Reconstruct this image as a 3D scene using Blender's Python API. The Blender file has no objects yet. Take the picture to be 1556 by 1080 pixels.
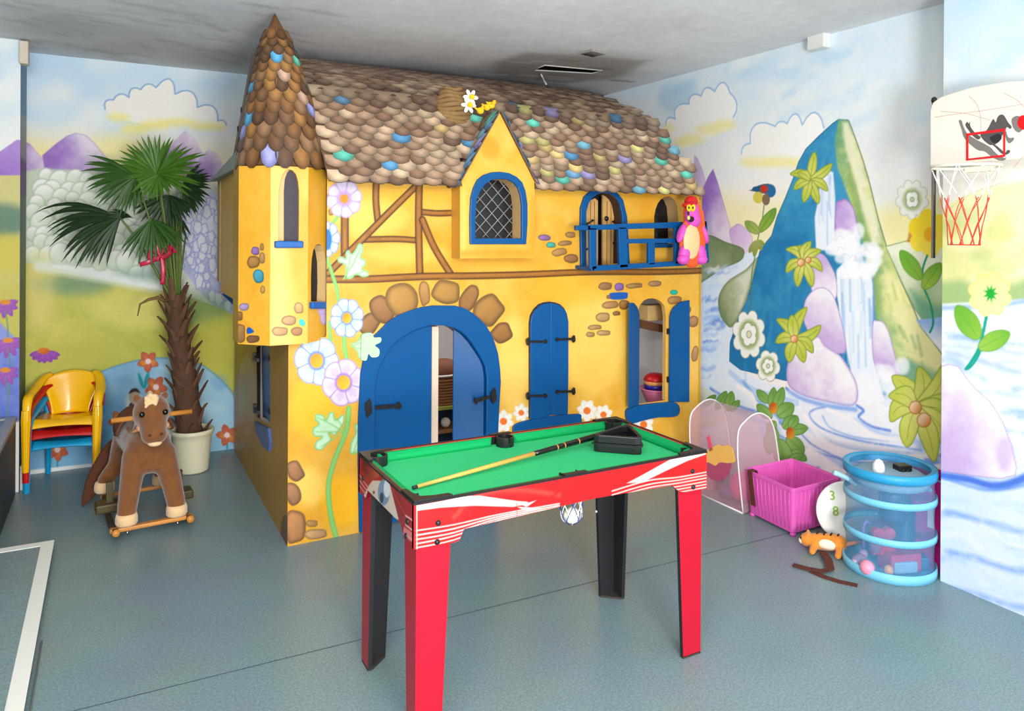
import bpy, math, random
import numpy as np
from mathutils import Vector, Matrix

random.seed(7)
scene = bpy.context.scene
COL = scene.collection
PI = math.pi

# ------------------------------------------------------------------ camera
FOC, CX, CY = 1128.7, 778.0, 354.5          # focal length and principal point, in pixels of the 1556x1080 frame
YAW, PITCH, ROLL, EYE = 0.49513, -0.0016, 0.00567, 1.5
fwd = np.array([math.sin(YAW) * math.cos(PITCH), math.cos(YAW) * math.cos(PITCH), math.sin(PITCH)])
rgt = np.array([math.cos(YAW), -math.sin(YAW), 0.0])
upv = np.cross(rgt, fwd)
rgt, upv = rgt * math.cos(ROLL) + upv * math.sin(ROLL), -rgt * math.sin(ROLL) + upv * math.cos(ROLL)
CAM = np.array([0.0, 0.0, EYE])

cam_data = bpy.data.cameras.new('camera')
cam = bpy.data.objects.new('camera', cam_data)
COL.objects.link(cam)
cam_data.sensor_width = 36.0
cam_data.lens = 36.0 * FOC / 1556.0
cam_data.shift_y = -(540.0 - CY) / 1556.0
cam_data.clip_start = 0.05
m = Matrix.Identity(4)
for i in range(3):
    m[i][0], m[i][1], m[i][2], m[i][3] = rgt[i], upv[i], -fwd[i], CAM[i]
cam.matrix_world = m
scene.camera = cam


def on(px, py, axis, val):
    """the point of the plane axis=val that the photograph shows at a pixel"""
    d = fwd + (px - CX) / FOC * rgt - (py - CY) / FOC * upv
    t = (val - CAM[axis]) / d[axis]
    return CAM + t * d


def proj(p):
    q = np.array(p, float) - CAM
    z = q @ fwd
    return CX + FOC * (q @ rgt) / z, CY - FOC * (q @ upv) / z


def V(*a):
    return Vector(a)


def fl(px, py, z=0.0):
    p = on(px, py, 2, z)
    return Vector(p)


def fy(px, py, y):
    return Vector(on(px, py, 1, y))


def fx(px, py, x):
    return Vector(on(px, py, 0, x))


# ------------------------------------------------------------------ colour and materials
def lin(c):
    out = []
    for v in c[:3]:
        v = v / 255.0
        out.append(v / 12.92 if v <= 0.04045 else ((v + 0.055) / 1.055) ** 2.4)
    return out


def lin_arr(a):
    a = np.clip(a / 255.0, 0, 1)
    return np.where(a <= 0.04045, a / 12.92, ((a + 0.055) / 1.055) ** 2.4)


MATS = {}


def mat(name, rgb, rough=0.5, var=0.10, scale=18.0, spec=0.5, metal=0.0, coat=0.0, bump=0.0, alpha=1.0, trans=0.0, sheen=0.0, ior=1.45):
    if name in MATS:
        return MATS[name]
    M = bpy.data.materials.new(name)
    M.use_nodes = True
    nt = M.node_tree
    b = nt.nodes['Principled BSDF']
    tc = nt.nodes.new('ShaderNodeTexCoord')
    nz = nt.nodes.new('ShaderNodeTexNoise')
    nz.inputs['Scale'].default_value = scale
    nz.inputs['Detail'].default_value = 3.0
    nt.links.new(tc.outputs['Object'], nz.inputs['Vector'])
    mx = nt.nodes.new('ShaderNodeMix')
    mx.data_type = 'RGBA'
    c = lin(rgb)
    mx.inputs['A'].default_value = [min(1, x * (1 - var)) for x in c] + [1]
    mx.inputs['B'].default_value = [min(1, x * (1 + var)) for x in c] + [1]
    nt.links.new(nz.outputs['Fac'], mx.inputs['Factor'])
    nt.links.new(mx.outputs['Result'], b.inputs['Base Color'])
    b.inputs['Roughness'].default_value = rough
    b.inputs['Specular IOR Level'].default_value = spec
    b.inputs['Metallic'].default_value = metal
    b.inputs['Coat Weight'].default_value = coat
    b.inputs['Alpha'].default_value = alpha
    b.inputs['Transmission Weight'].default_value = trans
    b.inputs['Sheen Weight'].default_value = sheen
    b.inputs['IOR'].default_value = ior
    if bump:
        bp = nt.nodes.new('ShaderNodeBump')
        bp.inputs['Strength'].default_value = bump
        bp.inputs['Distance'].default_value = 0.004
        n2 = nt.nodes.new('ShaderNodeTexNoise')
        n2.inputs['Scale'].default_value = scale * 6
        n2.inputs['Detail'].default_value = 4
        nt.links.new(tc.outputs['Object'], n2.inputs['Vector'])
        nt.links.new(n2.outputs['Fac'], bp.inputs['Height'])
        nt.links.new(bp.outputs['Normal'], b.inputs['Normal'])
    MATS[name] = M
    return M


def mat_vc(name, rough=0.6, spec=0.35, bump=0.15, scale=90.0, coat=0.0):
    """paint whose colours come from the mesh's own colour attribute"""
    if name in MATS:
        return MATS[name]
    M = bpy.data.materials.new(name)
    M.use_nodes = True
    nt = M.node_tree
    b = nt.nodes['Principled BSDF']
    at = nt.nodes.new('ShaderNodeAttribute')
    at.attribute_name = 'Col'
    tc = nt.nodes.new('ShaderNodeTexCoord')
    nz = nt.nodes.new('ShaderNodeTexNoise')
    nz.inputs['Scale'].default_value = scale
    nz.inputs['Detail'].default_value = 5
    nt.links.new(tc.outputs['Object'], nz.inputs['Vector'])
    mr = nt.nodes.new('ShaderNodeMapRange')
    mr.inputs['To Min'].default_value = 0.94
    mr.inputs['To Max'].default_value = 1.06
    nt.links.new(nz.outputs['Fac'], mr.inputs['Value'])
    mul = nt.nodes.new('ShaderNodeVectorMath')
    mul.operation = 'SCALE'
    nt.links.new(at.outputs['Color'], mul.inputs[0])
    nt.links.new(mr.outputs['Result'], mul.inputs['Scale'])
    nt.links.new(mul.outputs['Vector'], b.inputs['Base Color'])
    b.inputs['Roughness'].default_value = rough
    b.inputs['Specular IOR Level'].default_value = spec
    b.inputs['Coat Weight'].default_value = coat
    if bump:
        bp = nt.nodes.new('ShaderNodeBump')
        bp.inputs['Strength'].default_value = bump
        bp.inputs['Distance'].default_value = 0.003
        nt.links.new(nz.outputs['Fac'], bp.inputs['Height'])
        nt.links.new(bp.outputs['Normal'], b.inputs['Normal'])
    MATS[name] = M
    return M


# ------------------------------------------------------------------ objects
def wloc(o):
    p = Vector((0, 0, 0))
    while o is not None:
        p += Vector(o.location)
        o = o.parent
    return p


def tag(o, label=None, cat=None, group=None, kind=None):
    if label:
        o['label'] = label
    if cat:
        o['category'] = cat
    if group:
        o['group'] = group
    if kind:
        o['kind'] = kind
    return o


def thing(name, label, cat, loc=(0, 0, 0), rotz=0.0, group=None):
    o = bpy.data.objects.new(name, None)
    o.empty_display_size = 0.1
    COL.objects.link(o)
    o.location = loc
    o.rotation_euler = (0, 0, rotz)
    return tag(o, label, cat, group)


def kids(o):
    return [c for c in bpy.data.objects if c.parent == o]


def copy_tree(o, parent=None):
    c = o.copy()
    COL.objects.link(c)
    if parent is not None:
        c.parent = parent
    for ch in kids(o):
        copy_tree(ch, c)
    return c


def link_mesh(name, me, mats, parent=None, label=None):
    o = bpy.data.objects.new(name, me)
    for mm in (mats if isinstance(mats, (list, tuple)) else [mats]):
        me.materials.append(mm)
    COL.objects.link(o)
    if parent is not None:
        o.parent = parent
    if label:
        o['label'] = label
    return o


def bevel(o, w=0.004, seg=2, ang=35):
    b = o.modifiers.new('bevel', 'BEVEL')
    b.width = w
    b.segments = seg
    b.limit_method = 'ANGLE'
    b.angle_limit = math.radians(ang)
    return o


def remesh(o, size, smooth=6, factor=0.5):
    r = o.modifiers.new('remesh', 'REMESH')
    r.mode = 'VOXEL'
    r.voxel_size = size
    r.use_smooth_shade = True
    if smooth:
        s = o.modifiers.new('smooth', 'SMOOTH')
        s.iterations = smooth
        s.factor = factor
    return o


class MB:
    """collects solids and links them as ONE mesh object"""

    def __init__(s):
        s.v, s.f, s.m, s.sm, s.c = [], [], [], [], []
        s.T = None
        s.mi = 0
        s.col = None

    def add(s, vs, fs, smooth=False, mi=None, cols=None):
        k = len(s.v)
        for i, p in enumerate(vs):
            p = Vector(p)
            if s.T is not None:
                p = s.T @ p
            s.v.append(p)
            s.c.append(cols[i] if cols else (s.col or (200, 200, 200)))
        for f in fs:
            s.f.append([i + k for i in f])
            s.m.append(s.mi if mi is None else mi)
            s.sm.append(smooth)

    def box(s, c, d, rz=0.0, R=None, mi=None):
        c = Vector(c)
        R = R if R is not None else Matrix.Rotation(rz, 3, 'Z')
        vs = []
        for z in (-1, 1):
            for y in (-1, 1):
                for x in (-1, 1):
                    vs.append(c + R @ Vector((x * d[0] / 2, y * d[1] / 2, z * d[2] / 2)))
        s.add(vs, [(0, 2, 3, 1), (4, 5, 7, 6), (0, 1, 5, 4), (2, 6, 7, 3), (0, 4, 6, 2), (1, 3, 7, 5)], mi=mi)

    def hexa(s, b, t, mi=None, smooth=False):
        """solid between two rings of equal length, bottom ring and top ring"""
        n = len(b)
        fs = [list(range(n))[::-1], [n + i for i in range(n)]]
        for i in range(n):
            j = (i + 1) % n
            fs.append((i, j, n + j, n + i))
        s.add(list(b) + list(t), fs, mi=mi, smooth=smooth)

    def loft(s, rings, closed=True, cap=True, smooth=True, mi=None):
        n = len(rings[0])
        vs, fs = [], []
        for r in rings:
            vs += list(r)
        for k in range(len(rings) - 1):
            for i in range(n if closed else n - 1):
                j = (i + 1) % n
                fs.append((k * n + i, k * n + j, (k + 1) * n + j, (k + 1) * n + i))
        if cap and closed:
            fs.append(list(range(n))[::-1])
            fs.append([(len(rings) - 1) * n + i for i in range(n)])
        s.add(vs, fs, smooth=smooth, mi=mi)

    def tube(s, path, r, n=8, cap=True, smooth=True, mi=None, flat=1.0, up=None):
        path = [Vector(p) for p in path]
        rr = r if isinstance(r, (list, tuple)) else [r] * len(path)
        rings = []
        t0 = (path[1] - path[0]).normalized()
        a = Vector(up) if up else (Vector((0, 0, 1)) if abs(t0.z) < 0.9 else Vector((1, 0, 0)))
        u = (a - t0 * a.dot(t0)).normalized()
        for i, p in enumerate(path):
            if i == 0:
                t = path[1] - path[0]
            elif i == len(path) - 1:
                t = path[-1] - path[-2]
            else:
                t = path[i + 1] - path[i - 1]
            t.normalize()
            u = (u - t * u.dot(t)).normalized()
            w = t.cross(u)
            rings.append([p + (u * math.cos(2 * PI * k / n) * flat + w * math.sin(2 * PI * k / n)) * rr[i] for k in range(n)])
        s.loft(rings, cap=cap, smooth=smooth, mi=mi)

    def lathe(s, prof, c=(0, 0, 0), n=32, smooth=True, mi=None, sx=1.0, sy=1.0, cap=False):
        c = Vector(c)
        rings = [[c + Vector((math.cos(2 * PI * k / n) * r * sx, math.sin(2 * PI * k / n) * r * sy, z)) for k in range(n)] for r, z in prof]
        s.loft(rings, cap=cap, smooth=smooth, mi=mi)

    def ell(s, c, r, nu=16, nv=10, R=None, mi=None):
        c = Vector(c)
        r = r if isinstance(r, (list, tuple)) else (r, r, r)
        R = R if R is not None else Matrix.Identity(3)
        vs, fs = [], []
        for j in range(nv + 1):
            th = PI * j / nv
            for i in range(nu):
                ph = 2 * PI * i / nu
                vs.append(c + R @ Vector((r[0] * math.sin(th) * math.cos(ph), r[1] * math.sin(th) * math.sin(ph), r[2] * math.cos(th))))
        for j in range(nv):
            for i in range(nu):
                k = (i + 1) % nu
                fs.append((j * nu + i, (j + 1) * nu + i, (j + 1) * nu + k, j * nu + k))
        s.add(vs, fs, smooth=True, mi=mi)

    def capsule(s, p0, p1, r0, r1, n=14, mi=None):
        p0, p1 = Vector(p0), Vector(p1)
        d = (p1 - p0)
        L = d.length
        d.normalize()
        path, rr = [], []
        for k in range(5):
            a = PI / 2 * k / 4
            path.append(p0 - d * r0 * math.cos(a))
            rr.append(max(1e-4, r0 * math.sin(a)))
        for k in range(5):
            a = PI / 2 * k / 4
            path.append(p1 + d * r1 * math.sin(a))
            rr.append(max(1e-4, r1 * math.cos(a)))
        s.tube(path, rr, n=n, mi=mi)

    def prism(s, pts, ext, mi=None, smooth=False):
        """outline (3D points of a plane) pushed along a vector"""
        pts = [Vector(p) for p in pts]
        e = Vector(ext)
        n = len(pts)
        fs = [list(range(n)), [n + i for i in range(n)][::-1]]
        for i in range(n):
            j = (i + 1) % n
            fs.append((i, n + i, n + j, j))
        s.add(pts + [p + e for p in pts], fs, mi=mi, smooth=smooth)

    def ring(s, outer, inner, ext, mi=None, closed=True):
        """flat frame between two outlines of the same length, pushed along a vector"""
        n = len(outer)
        e = Vector(ext)
        o, i_ = [Vector(p) for p in outer], [Vector(p) for p in inner]
        vs = o + i_ + [p + e for p in o] + [p + e for p in i_]
        fs = []
        for k in range(n if closed else n - 1):
            j = (k + 1) % n
            fs += [(k, j, n + j, n + k), (2 * n + k, 3 * n + k, 3 * n + j, 2 * n + j),
                   (k, 2 * n + k, 2 * n + j, j), (n + k, n + j, 3 * n + j, 3 * n + k)]
        if not closed:
            fs += [(0, n, 3 * n, 2 * n), (n - 1, 3 * n - 1, 4 * n - 1, 2 * n - 1)]
        s.add(vs, fs, mi=mi)

    def build(s, name, mats, parent=None, label=None, world=True, colors=False):
        off = wloc(parent) if (parent is not None and world) else Vector((0, 0, 0))
        me = bpy.data.meshes.new(name)
        me.from_pydata([tuple(p - off) for p in s.v], [], s.f)
        me.polygons.foreach_set('material_index', s.m)
        me.polygons.foreach_set('use_smooth', s.sm)
        if colors:
            at = me.color_attributes.new('Col', 'FLOAT_COLOR', 'POINT')
            a = np.ones((len(s.v), 4), np.float32)
            a[:, :3] = lin_arr(np.array(s.c, np.float32))
            at.data.foreach_set('color', a.ravel())
        me.validate()
        me.update()
        o = link_mesh(name, me, mats, parent, label)
        bm_fix(me)
        return o


def bm_fix(me):
    import bmesh
    bm = bmesh.new()
    bm.from_mesh(me)
    bmesh.ops.recalc_face_normals(bm, faces=bm.faces)
    bm.to_mesh(me)
    bm.free()


def catmull(pts, closed=True, n=6):
    pts = [np.array(p, float) for p in pts]
    N = len(pts)
    out = []
    for i in range(N if closed else N - 1):
        p0 = pts[(i - 1) % N] if closed or i > 0 else pts[0]
        p1 = pts[i]
        p2 = pts[(i + 1) % N]
        p3 = pts[(i + 2) % N] if closed or i + 2 < N else pts[-1]
        for k in range(n):
            t = k / n
            out.append(0.5 * ((2 * p1) + (-p0 + p2) * t + (2 * p0 - 5 * p1 + 4 * p2 - p3) * t * t + (-p0 + 3 * p1 - 3 * p2 + p3) * t ** 3))
    if not closed:
        out.append(pts[-1])
    return out


# ------------------------------------------------------------------ brush work on a wall
def value_noise(ny, nx, cell, rng, octv=4):
    out = np.zeros((ny, nx), np.float32)
    amp, tot = 1.0, 0.0
    for o in range(octv):
        c = max(2.0, cell / 2 ** o)
        gy, gx = int(ny / c) + 3, int(nx / c) + 3
        g = rng.random((gy, gx)).astype(np.float32)
        y = np.arange(ny) / c
        x = np.arange(nx) / c
        y0, x0 = y.astype(int), x.astype(int)
        fy_, fx_ = (y - y0)[:, None], (x - x0)[None, :]
        fy_, fx_ = fy_ * fy_ * (3 - 2 * fy_), fx_ * fx_ * (3 - 2 * fx_)
        a = g[y0][:, x0] * (1 - fx_) + g[y0][:, x0 + 1] * fx_
        b = g[y0 + 1][:, x0] * (1 - fx_) + g[y0 + 1][:, x0 + 1] * fx_
        out += amp * (a * (1 - fy_) + b * fy_)
        tot += amp
        amp *= 0.55
    out /= tot
    return np.clip((out - 0.5) * 2.0 + 0.5, 0, 1)


class Canvas:
    def __init__(s, O, U, W, w, h, res, seed=1, base=(255, 255, 255)):
        s.O, s.U, s.W = np.array(O, float), np.array(U, float), np.array(W, float)
        s.N = np.cross(s.U, s.W)
        s.res = res
        s.nx, s.ny = int(round(w / res)) + 1, int(round(h / res)) + 1
        s.dx, s.dy = w / (s.nx - 1), h / (s.ny - 1)
        s.a = np.empty((s.ny, s.nx, 3), np.float32)
        s.a[:] = base
        rng = np.random.default_rng(seed)
        s.n1 = value_noise(s.ny, s.nx, 0.35 / res, rng)
        s.n2 = value_noise(s.ny, s.nx, 0.09 / res, rng)
        s.n3 = value_noise(s.ny, s.nx, 0.03 / res, rng, 3)
        s.holes = []

    def uv(s, pts):
        P = np.array([p[:2] for p in pts], float)
        d = fwd[None] + ((P[:, 0] - CX) / FOC)[:, None] * rgt[None] - ((P[:, 1] - CY) / FOC)[:, None] * upv[None]
        t = ((s.O - CAM) @ s.N) / (d @ s.N)
        Q = CAM[None] + t[:, None] * d - s.O[None]
        return np.stack([Q @ s.U / s.dx, Q @ s.W / s.dy], 1)

    def k(s, p):
        """raster units per photograph pixel (vertical) near p"""
        q = s.uv([p, (p[0], p[1] + 4)])
        return abs(q[1, 1] - q[0, 1]) / 4

    def window(s, P, mrg):
        x0, y0 = np.floor(P.min(0) - mrg).astype(int)
        x1, y1 = np.ceil(P.max(0) + mrg).astype(int) + 1
        x0, y0, x1, y1 = max(0, x0), max(0, y0), min(s.nx, x1), min(s.ny, y1)
        if x1 <= x0 or y1 <= y0:
            return None
        return x0, y0, x1, y1

    @staticmethod
    def sdist(P, X, Y, closed=True, inside=True):
        d2 = np.full(X.shape, 1e9, np.float32)
        ins = np.zeros(X.shape, bool)
        n = len(P)
        for i in range(n if closed else n - 1):
            ax, ay = P[i]
            bx, by = P[(i + 1) % n]
            ex, ey = bx - ax, by - ay
            L = ex * ex + ey * ey + 1e-9
            t = np.clip(((X - ax) * ex + (Y - ay) * ey) / L, 0, 1)
            dd = (X - ax - t * ex) ** 2 + (Y - ay - t * ey) ** 2
            np.minimum(d2, dd, out=d2)
            if inside and (ay > by or by > ay):
                c = ((ay > Y) != (by > Y))
                xc = ex * (Y - ay) / (by - ay) + ax
                ins ^= c & (X < xc)
        d = np.sqrt(d2)
        return np.where(ins, d, -d) if inside else d

    def raw(s, P, col, col2=None, ga=None, gb=None, nz=0.0, soft=1.0, alpha=1.0, edge=None, ew=2.0, ea=1.0, mot=0.0, raw_pts=None):
        w = s.window(P, soft + 1)
        if w is None:
            return
        x0, y0, x1, y1 = w
        X, Y = np.meshgrid(np.arange(x0, x1, dtype=np.float32), np.arange(y0, y1, dtype=np.float32))
        sd = s.sdist(P, X, Y)
        cov = np.clip(0.5 + sd / max(soft, 0.5), 0, 1)
        if soft > 3:
            cov = cov * cov * (3 - 2 * cov)
        c = np.empty(X.shape + (3,), np.float32)
        c[:] = col
        n1, n2, n3 = s.n1[y0:y1, x0:x1], s.n2[y0:y1, x0:x1], s.n3[y0:y1, x0:x1]
        if col2 is not None:
            if ga is not None:
                A, B = s.uv([ga, gb])
                e = B - A
                t = ((X - A[0]) * e[0] + (Y - A[1]) * e[1]) / (e @ e + 1e-9)
            else:
                t = np.full(X.shape, 0.5, np.float32)
            t = np.clip(t + nz * 2 * (0.45 * n1 + 0.4 * n2 + 0.15 * n3 - 0.5), 0, 1)[..., None]
            c = c * (1 - t) + np.array(col2, np.float32) * t
        if mot:
            c = c * (1 + mot * 2 * ((0.5 * n2 + 0.5 * n3) - 0.5))[..., None]
        if edge is not None:
            e = np.exp(-(np.maximum(sd, 0) / ew) ** 2)[..., None] * ea
            c = c * (1 - e) + np.array(edge, np.float32) * e
        A_ = (cov * alpha)[..., None]
        s.a[y0:y1, x0:x1] = s.a[y0:y1, x0:x1] * (1 - A_) + c * A_

    def poly(s, pts, col, smooth=True, ew=1.5, soft=1.0, **kw):
        P = s.uv(catmull(pts) if smooth else pts)
        k = s.k(pts[0])
        s.raw(P, col, ew=max(0.8, ew * k), soft=max(1.0, soft * k), **kw)

    def stroke(s, pts, wd, col, alpha=1.0, soft=1.0, smooth=True, taper=False, broken=0.0):
        if smooth and len(pts) > 2:
            pts = catmull(pts, closed=False, n=5)
        P = s.uv(pts)
        k = s.k(pts[0])
        r, sf = wd * k / 2, max(0.8, soft * k)
        w = s.window(P, r + sf + 1)
        if w is None:
            return
        x0, y0, x1, y1 = w
        X, Y = np.meshgrid(np.arange(x0, x1, dtype=np.float32), np.arange(y0, y1, dtype=np.float32))
        d = s.sdist(P, X, Y, closed=False, inside=False)
        cov = np.clip(0.5 + (r - d) / sf, 0, 1) * min(1.0, r / 0.5)
        if broken:
            cov = cov * np.clip(1 - broken + 2 * broken * s.n3[y0:y1, x0:x1], 0, 1)
        A_ = (cov * alpha)[..., None]
        s.a[y0:y1, x0:x1] = s.a[y0:y1, x0:x1] * (1 - A_) + np.array(col, np.float32) * A_

    def oval(s, cx, cy, rx, ry, col, rot=0.0, n=16, **kw):
        pts = []
        for i in range(n):
            a = 2 * PI * i / n
            x, y = rx * math.cos(a), ry * math.sin(a)
            pts.append((cx + x * math.cos(rot) - y * math.sin(rot), cy + x * math.sin(rot) + y * math.cos(rot)))
        s.poly(pts, col, smooth=False, **kw)

    def grid(s, inside=None):
        """vertices, quads and colours; holes (outlines in raster units) are cut out; inside: outline to keep"""
        nx, ny = s.nx, s.ny
        X, Y = np.meshgrid(np.arange(nx, dtype=np.float64), np.arange(ny, dtype=np.float64))
        U2, V2 = X.copy(), Y.copy()
        bad = np.zeros((ny, nx), bool)
        near = np.full((ny, nx), 1e9)
        jobs = [(h, False) for h in s.holes] + ([(inside, True)] if inside is not None else [])
        for P, inv in jobs:
            sd = s.sdist(P, X.astype(np.float32), Y.astype(np.float32))
            b = (sd < 0) if inv else (sd > 0)
            bad |= b
            pts = P
            for j, i in zip(*np.nonzero(b & (np.abs(sd) < 1.6))):
                best = None
                for q in range(len(pts)):
                    a, c = pts[q], pts[(q + 1) % len(pts)]
                    e = c - a
                    t = np.clip(((i - a[0]) * e[0] + (j - a[1]) * e[1]) / (e @ e + 1e-9), 0, 1)
                    x, y = a[0] + t * e[0], a[1] + t * e[1]
                    d = (x - i) ** 2 + (y - j) ** 2
                    if best is None or d < best[0]:
                        best = (d, x, y)
                U2[j, i], V2[j, i] = best[1], best[2]
        idx = np.arange(nx * ny).reshape(ny, nx)
        q = np.stack([idx[:-1, :-1], idx[:-1, 1:], idx[1:, 1:], idx[1:, :-1]], -1).reshape(-1, 4)
        bq = bad.ravel()[q].all(1)
        q = q[~bq]
        P3 = s.O[None] + (U2.ravel() * s.dx)[:, None] * s.U[None] + (V2.ravel() * s.dy)[:, None] * s.W[None]
        used, invx = np.unique(q.ravel(), return_inverse=True)
        return P3[used], invx.reshape(-1, 4), lin_arr(s.a.reshape(-1, 3)[used])

    def hole(s, pts, smooth=False):
        P = s.uv(catmull(pts) if smooth else pts)
        s.holes.append(P)


def grids_mesh(name, grids, mats, parent=None, extra=None, label=None):
    """one mesh out of painted grids (and an MB of plain solids with colours)"""
    off = wloc(parent) if parent is not None else Vector((0, 0, 0))
    Vs, Fs, Cs, k = [], [], [], 0
    for v, f, c in grids:
        Vs.append(v)
        Fs.append(f + k)
        Cs.append(c)
        k += len(v)
    v = np.concatenate(Vs)
    f = np.concatenate(Fs)
    c = np.concatenate(Cs)
    loops = list()
    nl = f.size
    starts = np.arange(0, nl, 4)
    flat = f.ravel()
    if extra is not None and extra.v:
        ev = np.array([tuple(p) for p in extra.v])
        v = np.concatenate([v, ev])
        c = np.concatenate([c, lin_arr(np.array(extra.c, np.float32))])
        add, st = [], []
        pos = nl
        for ff in extra.f:
            st.append(pos)
            add += [i + k for i in ff]
            pos += len(ff)
        flat = np.concatenate([flat, np.array(add)])
        starts = np.concatenate([starts, np.array(st)])
    me = bpy.data.meshes.new(name)
    me.vertices.add(len(v))
    me.vertices.foreach_set('co', (v - np.array(off)[None]).astype(np.float32).ravel())
    me.loops.add(len(flat))
    me.loops.foreach_set('vertex_index', flat.astype(np.int32))
    me.polygons.add(len(starts))
    me.polygons.foreach_set('loop_start', starts.astype(np.int32))
    me.update(calc_edges=True)
    at = me.color_attributes.new('Col', 'FLOAT_COLOR', 'POINT')
    a = np.ones((len(v), 4), np.float32)
    a[:, :3] = c
    at.data.foreach_set('color', a.ravel())
    return link_mesh(name, me, mats, parent, label)


def U_px(pts, f, arg):
    return [f(p[0], p[1], arg) for p in pts]


# --------- brush motifs shared by the murals
def leaf(cv, x0, y0, x1, y1, wd, col, col2=None, rib=None, edge=None, bend=0.0, nz=0.3, ew=1.6):
    dx, dy = x1 - x0, y1 - y0
    L = math.hypot(dx, dy)
    nxv, nyv = -dy / L, dx / L
    A, B = [], []
    for t in (0.0, 0.2, 0.45, 0.7, 0.9):
        w = wd * 1.12 * math.sin(PI * min(1, (0.06 + t * 0.90)) ** 0.95) ** .75
        bx = bend * math.sin(PI * t)
        A.append((x0 + dx * t + nxv * (bx + w / 2), y0 + dy * t + nyv * (bx + w / 2)))
        B.append((x0 + dx * t + nxv * (bx - w / 2), y0 + dy * t + nyv * (bx - w / 2)))
    cv.poly(A + [(x1, y1)] + B[::-1], col, col2=col2, ga=(x0, y0), gb=(x1, y1), nz=nz, edge=edge, ew=ew, ea=0.75)
    if rib:
        cv.stroke([(x0 + dx * t + nxv * bend * math.sin(PI * t), y0 + dy * t + nyv * bend * math.sin(PI * t)) for t in (0.05, 0.3, 0.55, 0.8)], 1.0, rib, alpha=0.8)


def stone(cv, cx, cy, w, h, rot=0.0, col=(175, 125, 75), seed=0):
    r = random.Random(seed * 7 + int(cx) * 13 + int(cy))
    col = tuple(v * .72 + w * .12 for v, w in zip(col, (130, 112, 96)))
    pts = []
    n = 9
    for i in range(n):
        a = 2 * PI * i / n
        e = 3.0
        c_, s_ = math.cos(a), math.sin(a)
        k = (abs(c_) ** e + abs(s_) ** e) ** (-1 / e) * r.uniform(0.9, 1.06)
        x, y = w / 2 * k * c_, h / 2 * k * s_
        pts.append((cx + x * math.cos(rot) - y * math.sin(rot), cy + x * math.sin(rot) + y * math.cos(rot)))
    dk = tuple(v * 0.62 for v in col)
    lt = tuple(min(255, v * 1.18 + 8) for v in col)
    cv.poly(pts, lt, col2=col, ga=(cx - w * .2, cy - h * .4), gb=(cx + w * .2, cy + h * .5), nz=0.3, edge=dk, ew=max(1.6, min(w, h) * 0.13), ea=0.8)


def bloom(cv, cx, cy, rx, ry, n, rot, col, edge, tint, heart, hr, tilt=0.0, start=0.0, span=2 * PI):
    """round flower of broad overlapping petals"""
    pts = []
    for i in range(n * 8):
        a = rot + 2 * PI * i / (n * 8)
        k = .90 + .12 * abs(math.sin(n * (a - rot) / 2)) ** .6
        pts.append((cx + math.cos(a) * rx * k, cy + math.sin(a) * ry * k))
    cv.poly(pts, col, smooth=False, edge=edge, ew=2.0, ea=.95)
    for i in range(n):
        am = rot + 2 * PI * (i + .5) / n
        for d_, q in ((0, .74), (.16, .62), (-.16, .6)):
            cv.stroke([(cx + math.cos(am + d_) * rx * .22, cy + math.sin(am + d_) * ry * .22), (cx + math.cos(am + d_ * 1.3) * rx * q, cy + math.sin(am + d_ * 1.3) * ry * q)], rx * .15, tint, alpha=.55, soft=rx * .14)
        a0 = rot + 2 * PI * i / n
        cv.stroke([(cx + math.cos(a0) * rx * .2, cy + math.sin(a0) * ry * .2), (cx + math.cos(a0 + .04) * rx * .55, cy + math.sin(a0 + .04) * ry * .55), (cx + math.cos(a0) * rx * .92, cy + math.sin(a0) * ry * .92)], 1.7, edge, alpha=.95)
    cv.oval(cx, cy, hr * 1.35, hr * 1.35 * ry / rx, edge, soft=2.5)
    cv.oval(cx, cy, hr, hr * ry / rx, heart, col2=tuple(min(255, v * 1.25 + 15) for v in heart), ga=(cx - hr, cy - hr), gb=(cx + hr, cy + hr), nz=.3)
# ================================================================== the room
WALL_X, PIER_X, PIER_Y, BACK_Y, CEIL = 3.42, 3.17, 1.945, 5.40, 2.58
PAINT = mat_vc('wall_paint', rough=0.62, spec=0.25, bump=0.12, scale=70)
PLAIN = mat('plain_plaster', (222, 226, 226), rough=0.8, var=0.04, scale=6)
SK_T, SK_M, CREAM = (206, 226, 240), (222, 232, 238), (244, 238, 228)
WHT = (244, 243, 238)
PALEB = (196, 220, 243)
BLUE_ST = (112, 152, 226)


def sky(cv, x0, x1, ytop, ymid, ylow, seed):
    rr = random.Random(seed)
    cv.a[:] = CREAM
    cv.poly([(x0 - 90, ytop - 260), (x1 + 90, ytop - 260), (x1 + 90, ymid), (x0 - 90, ymid)], SK_T, smooth=False, soft=70, col2=CREAM, ga=((x0 + x1) / 2, ytop), gb=((x0 + x1) / 2, ymid), nz=0.35)
    for i in range(26):
        x, y = rr.uniform(x0, x1), rr.uniform(ytop - 30, ymid)
        k = 1 - (y - ytop) / (ymid - ytop + 1)
        cv.oval(x, y, rr.uniform(15, 60), rr.uniform(8, 26), (180, 214, 238) if rr.random() < .5 else (242, 241, 236), rot=rr.uniform(-.5, .1), soft=26, alpha=0.14 + 0.28 * max(0, k))


def cloud(cv, top, bottom, yellow, line):
    cv.poly(top + bottom, (243, 238, 228), smooth=False, soft=2, col2=(250, 247, 240), ga=top[0], gb=bottom[0], nz=0.3)
    for blob in yellow:
        cv.oval(*blob, (247, 231, 130), soft=16, alpha=0.8)
    cv.stroke(top, 2.2, line, alpha=0.85, smooth=False)


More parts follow.
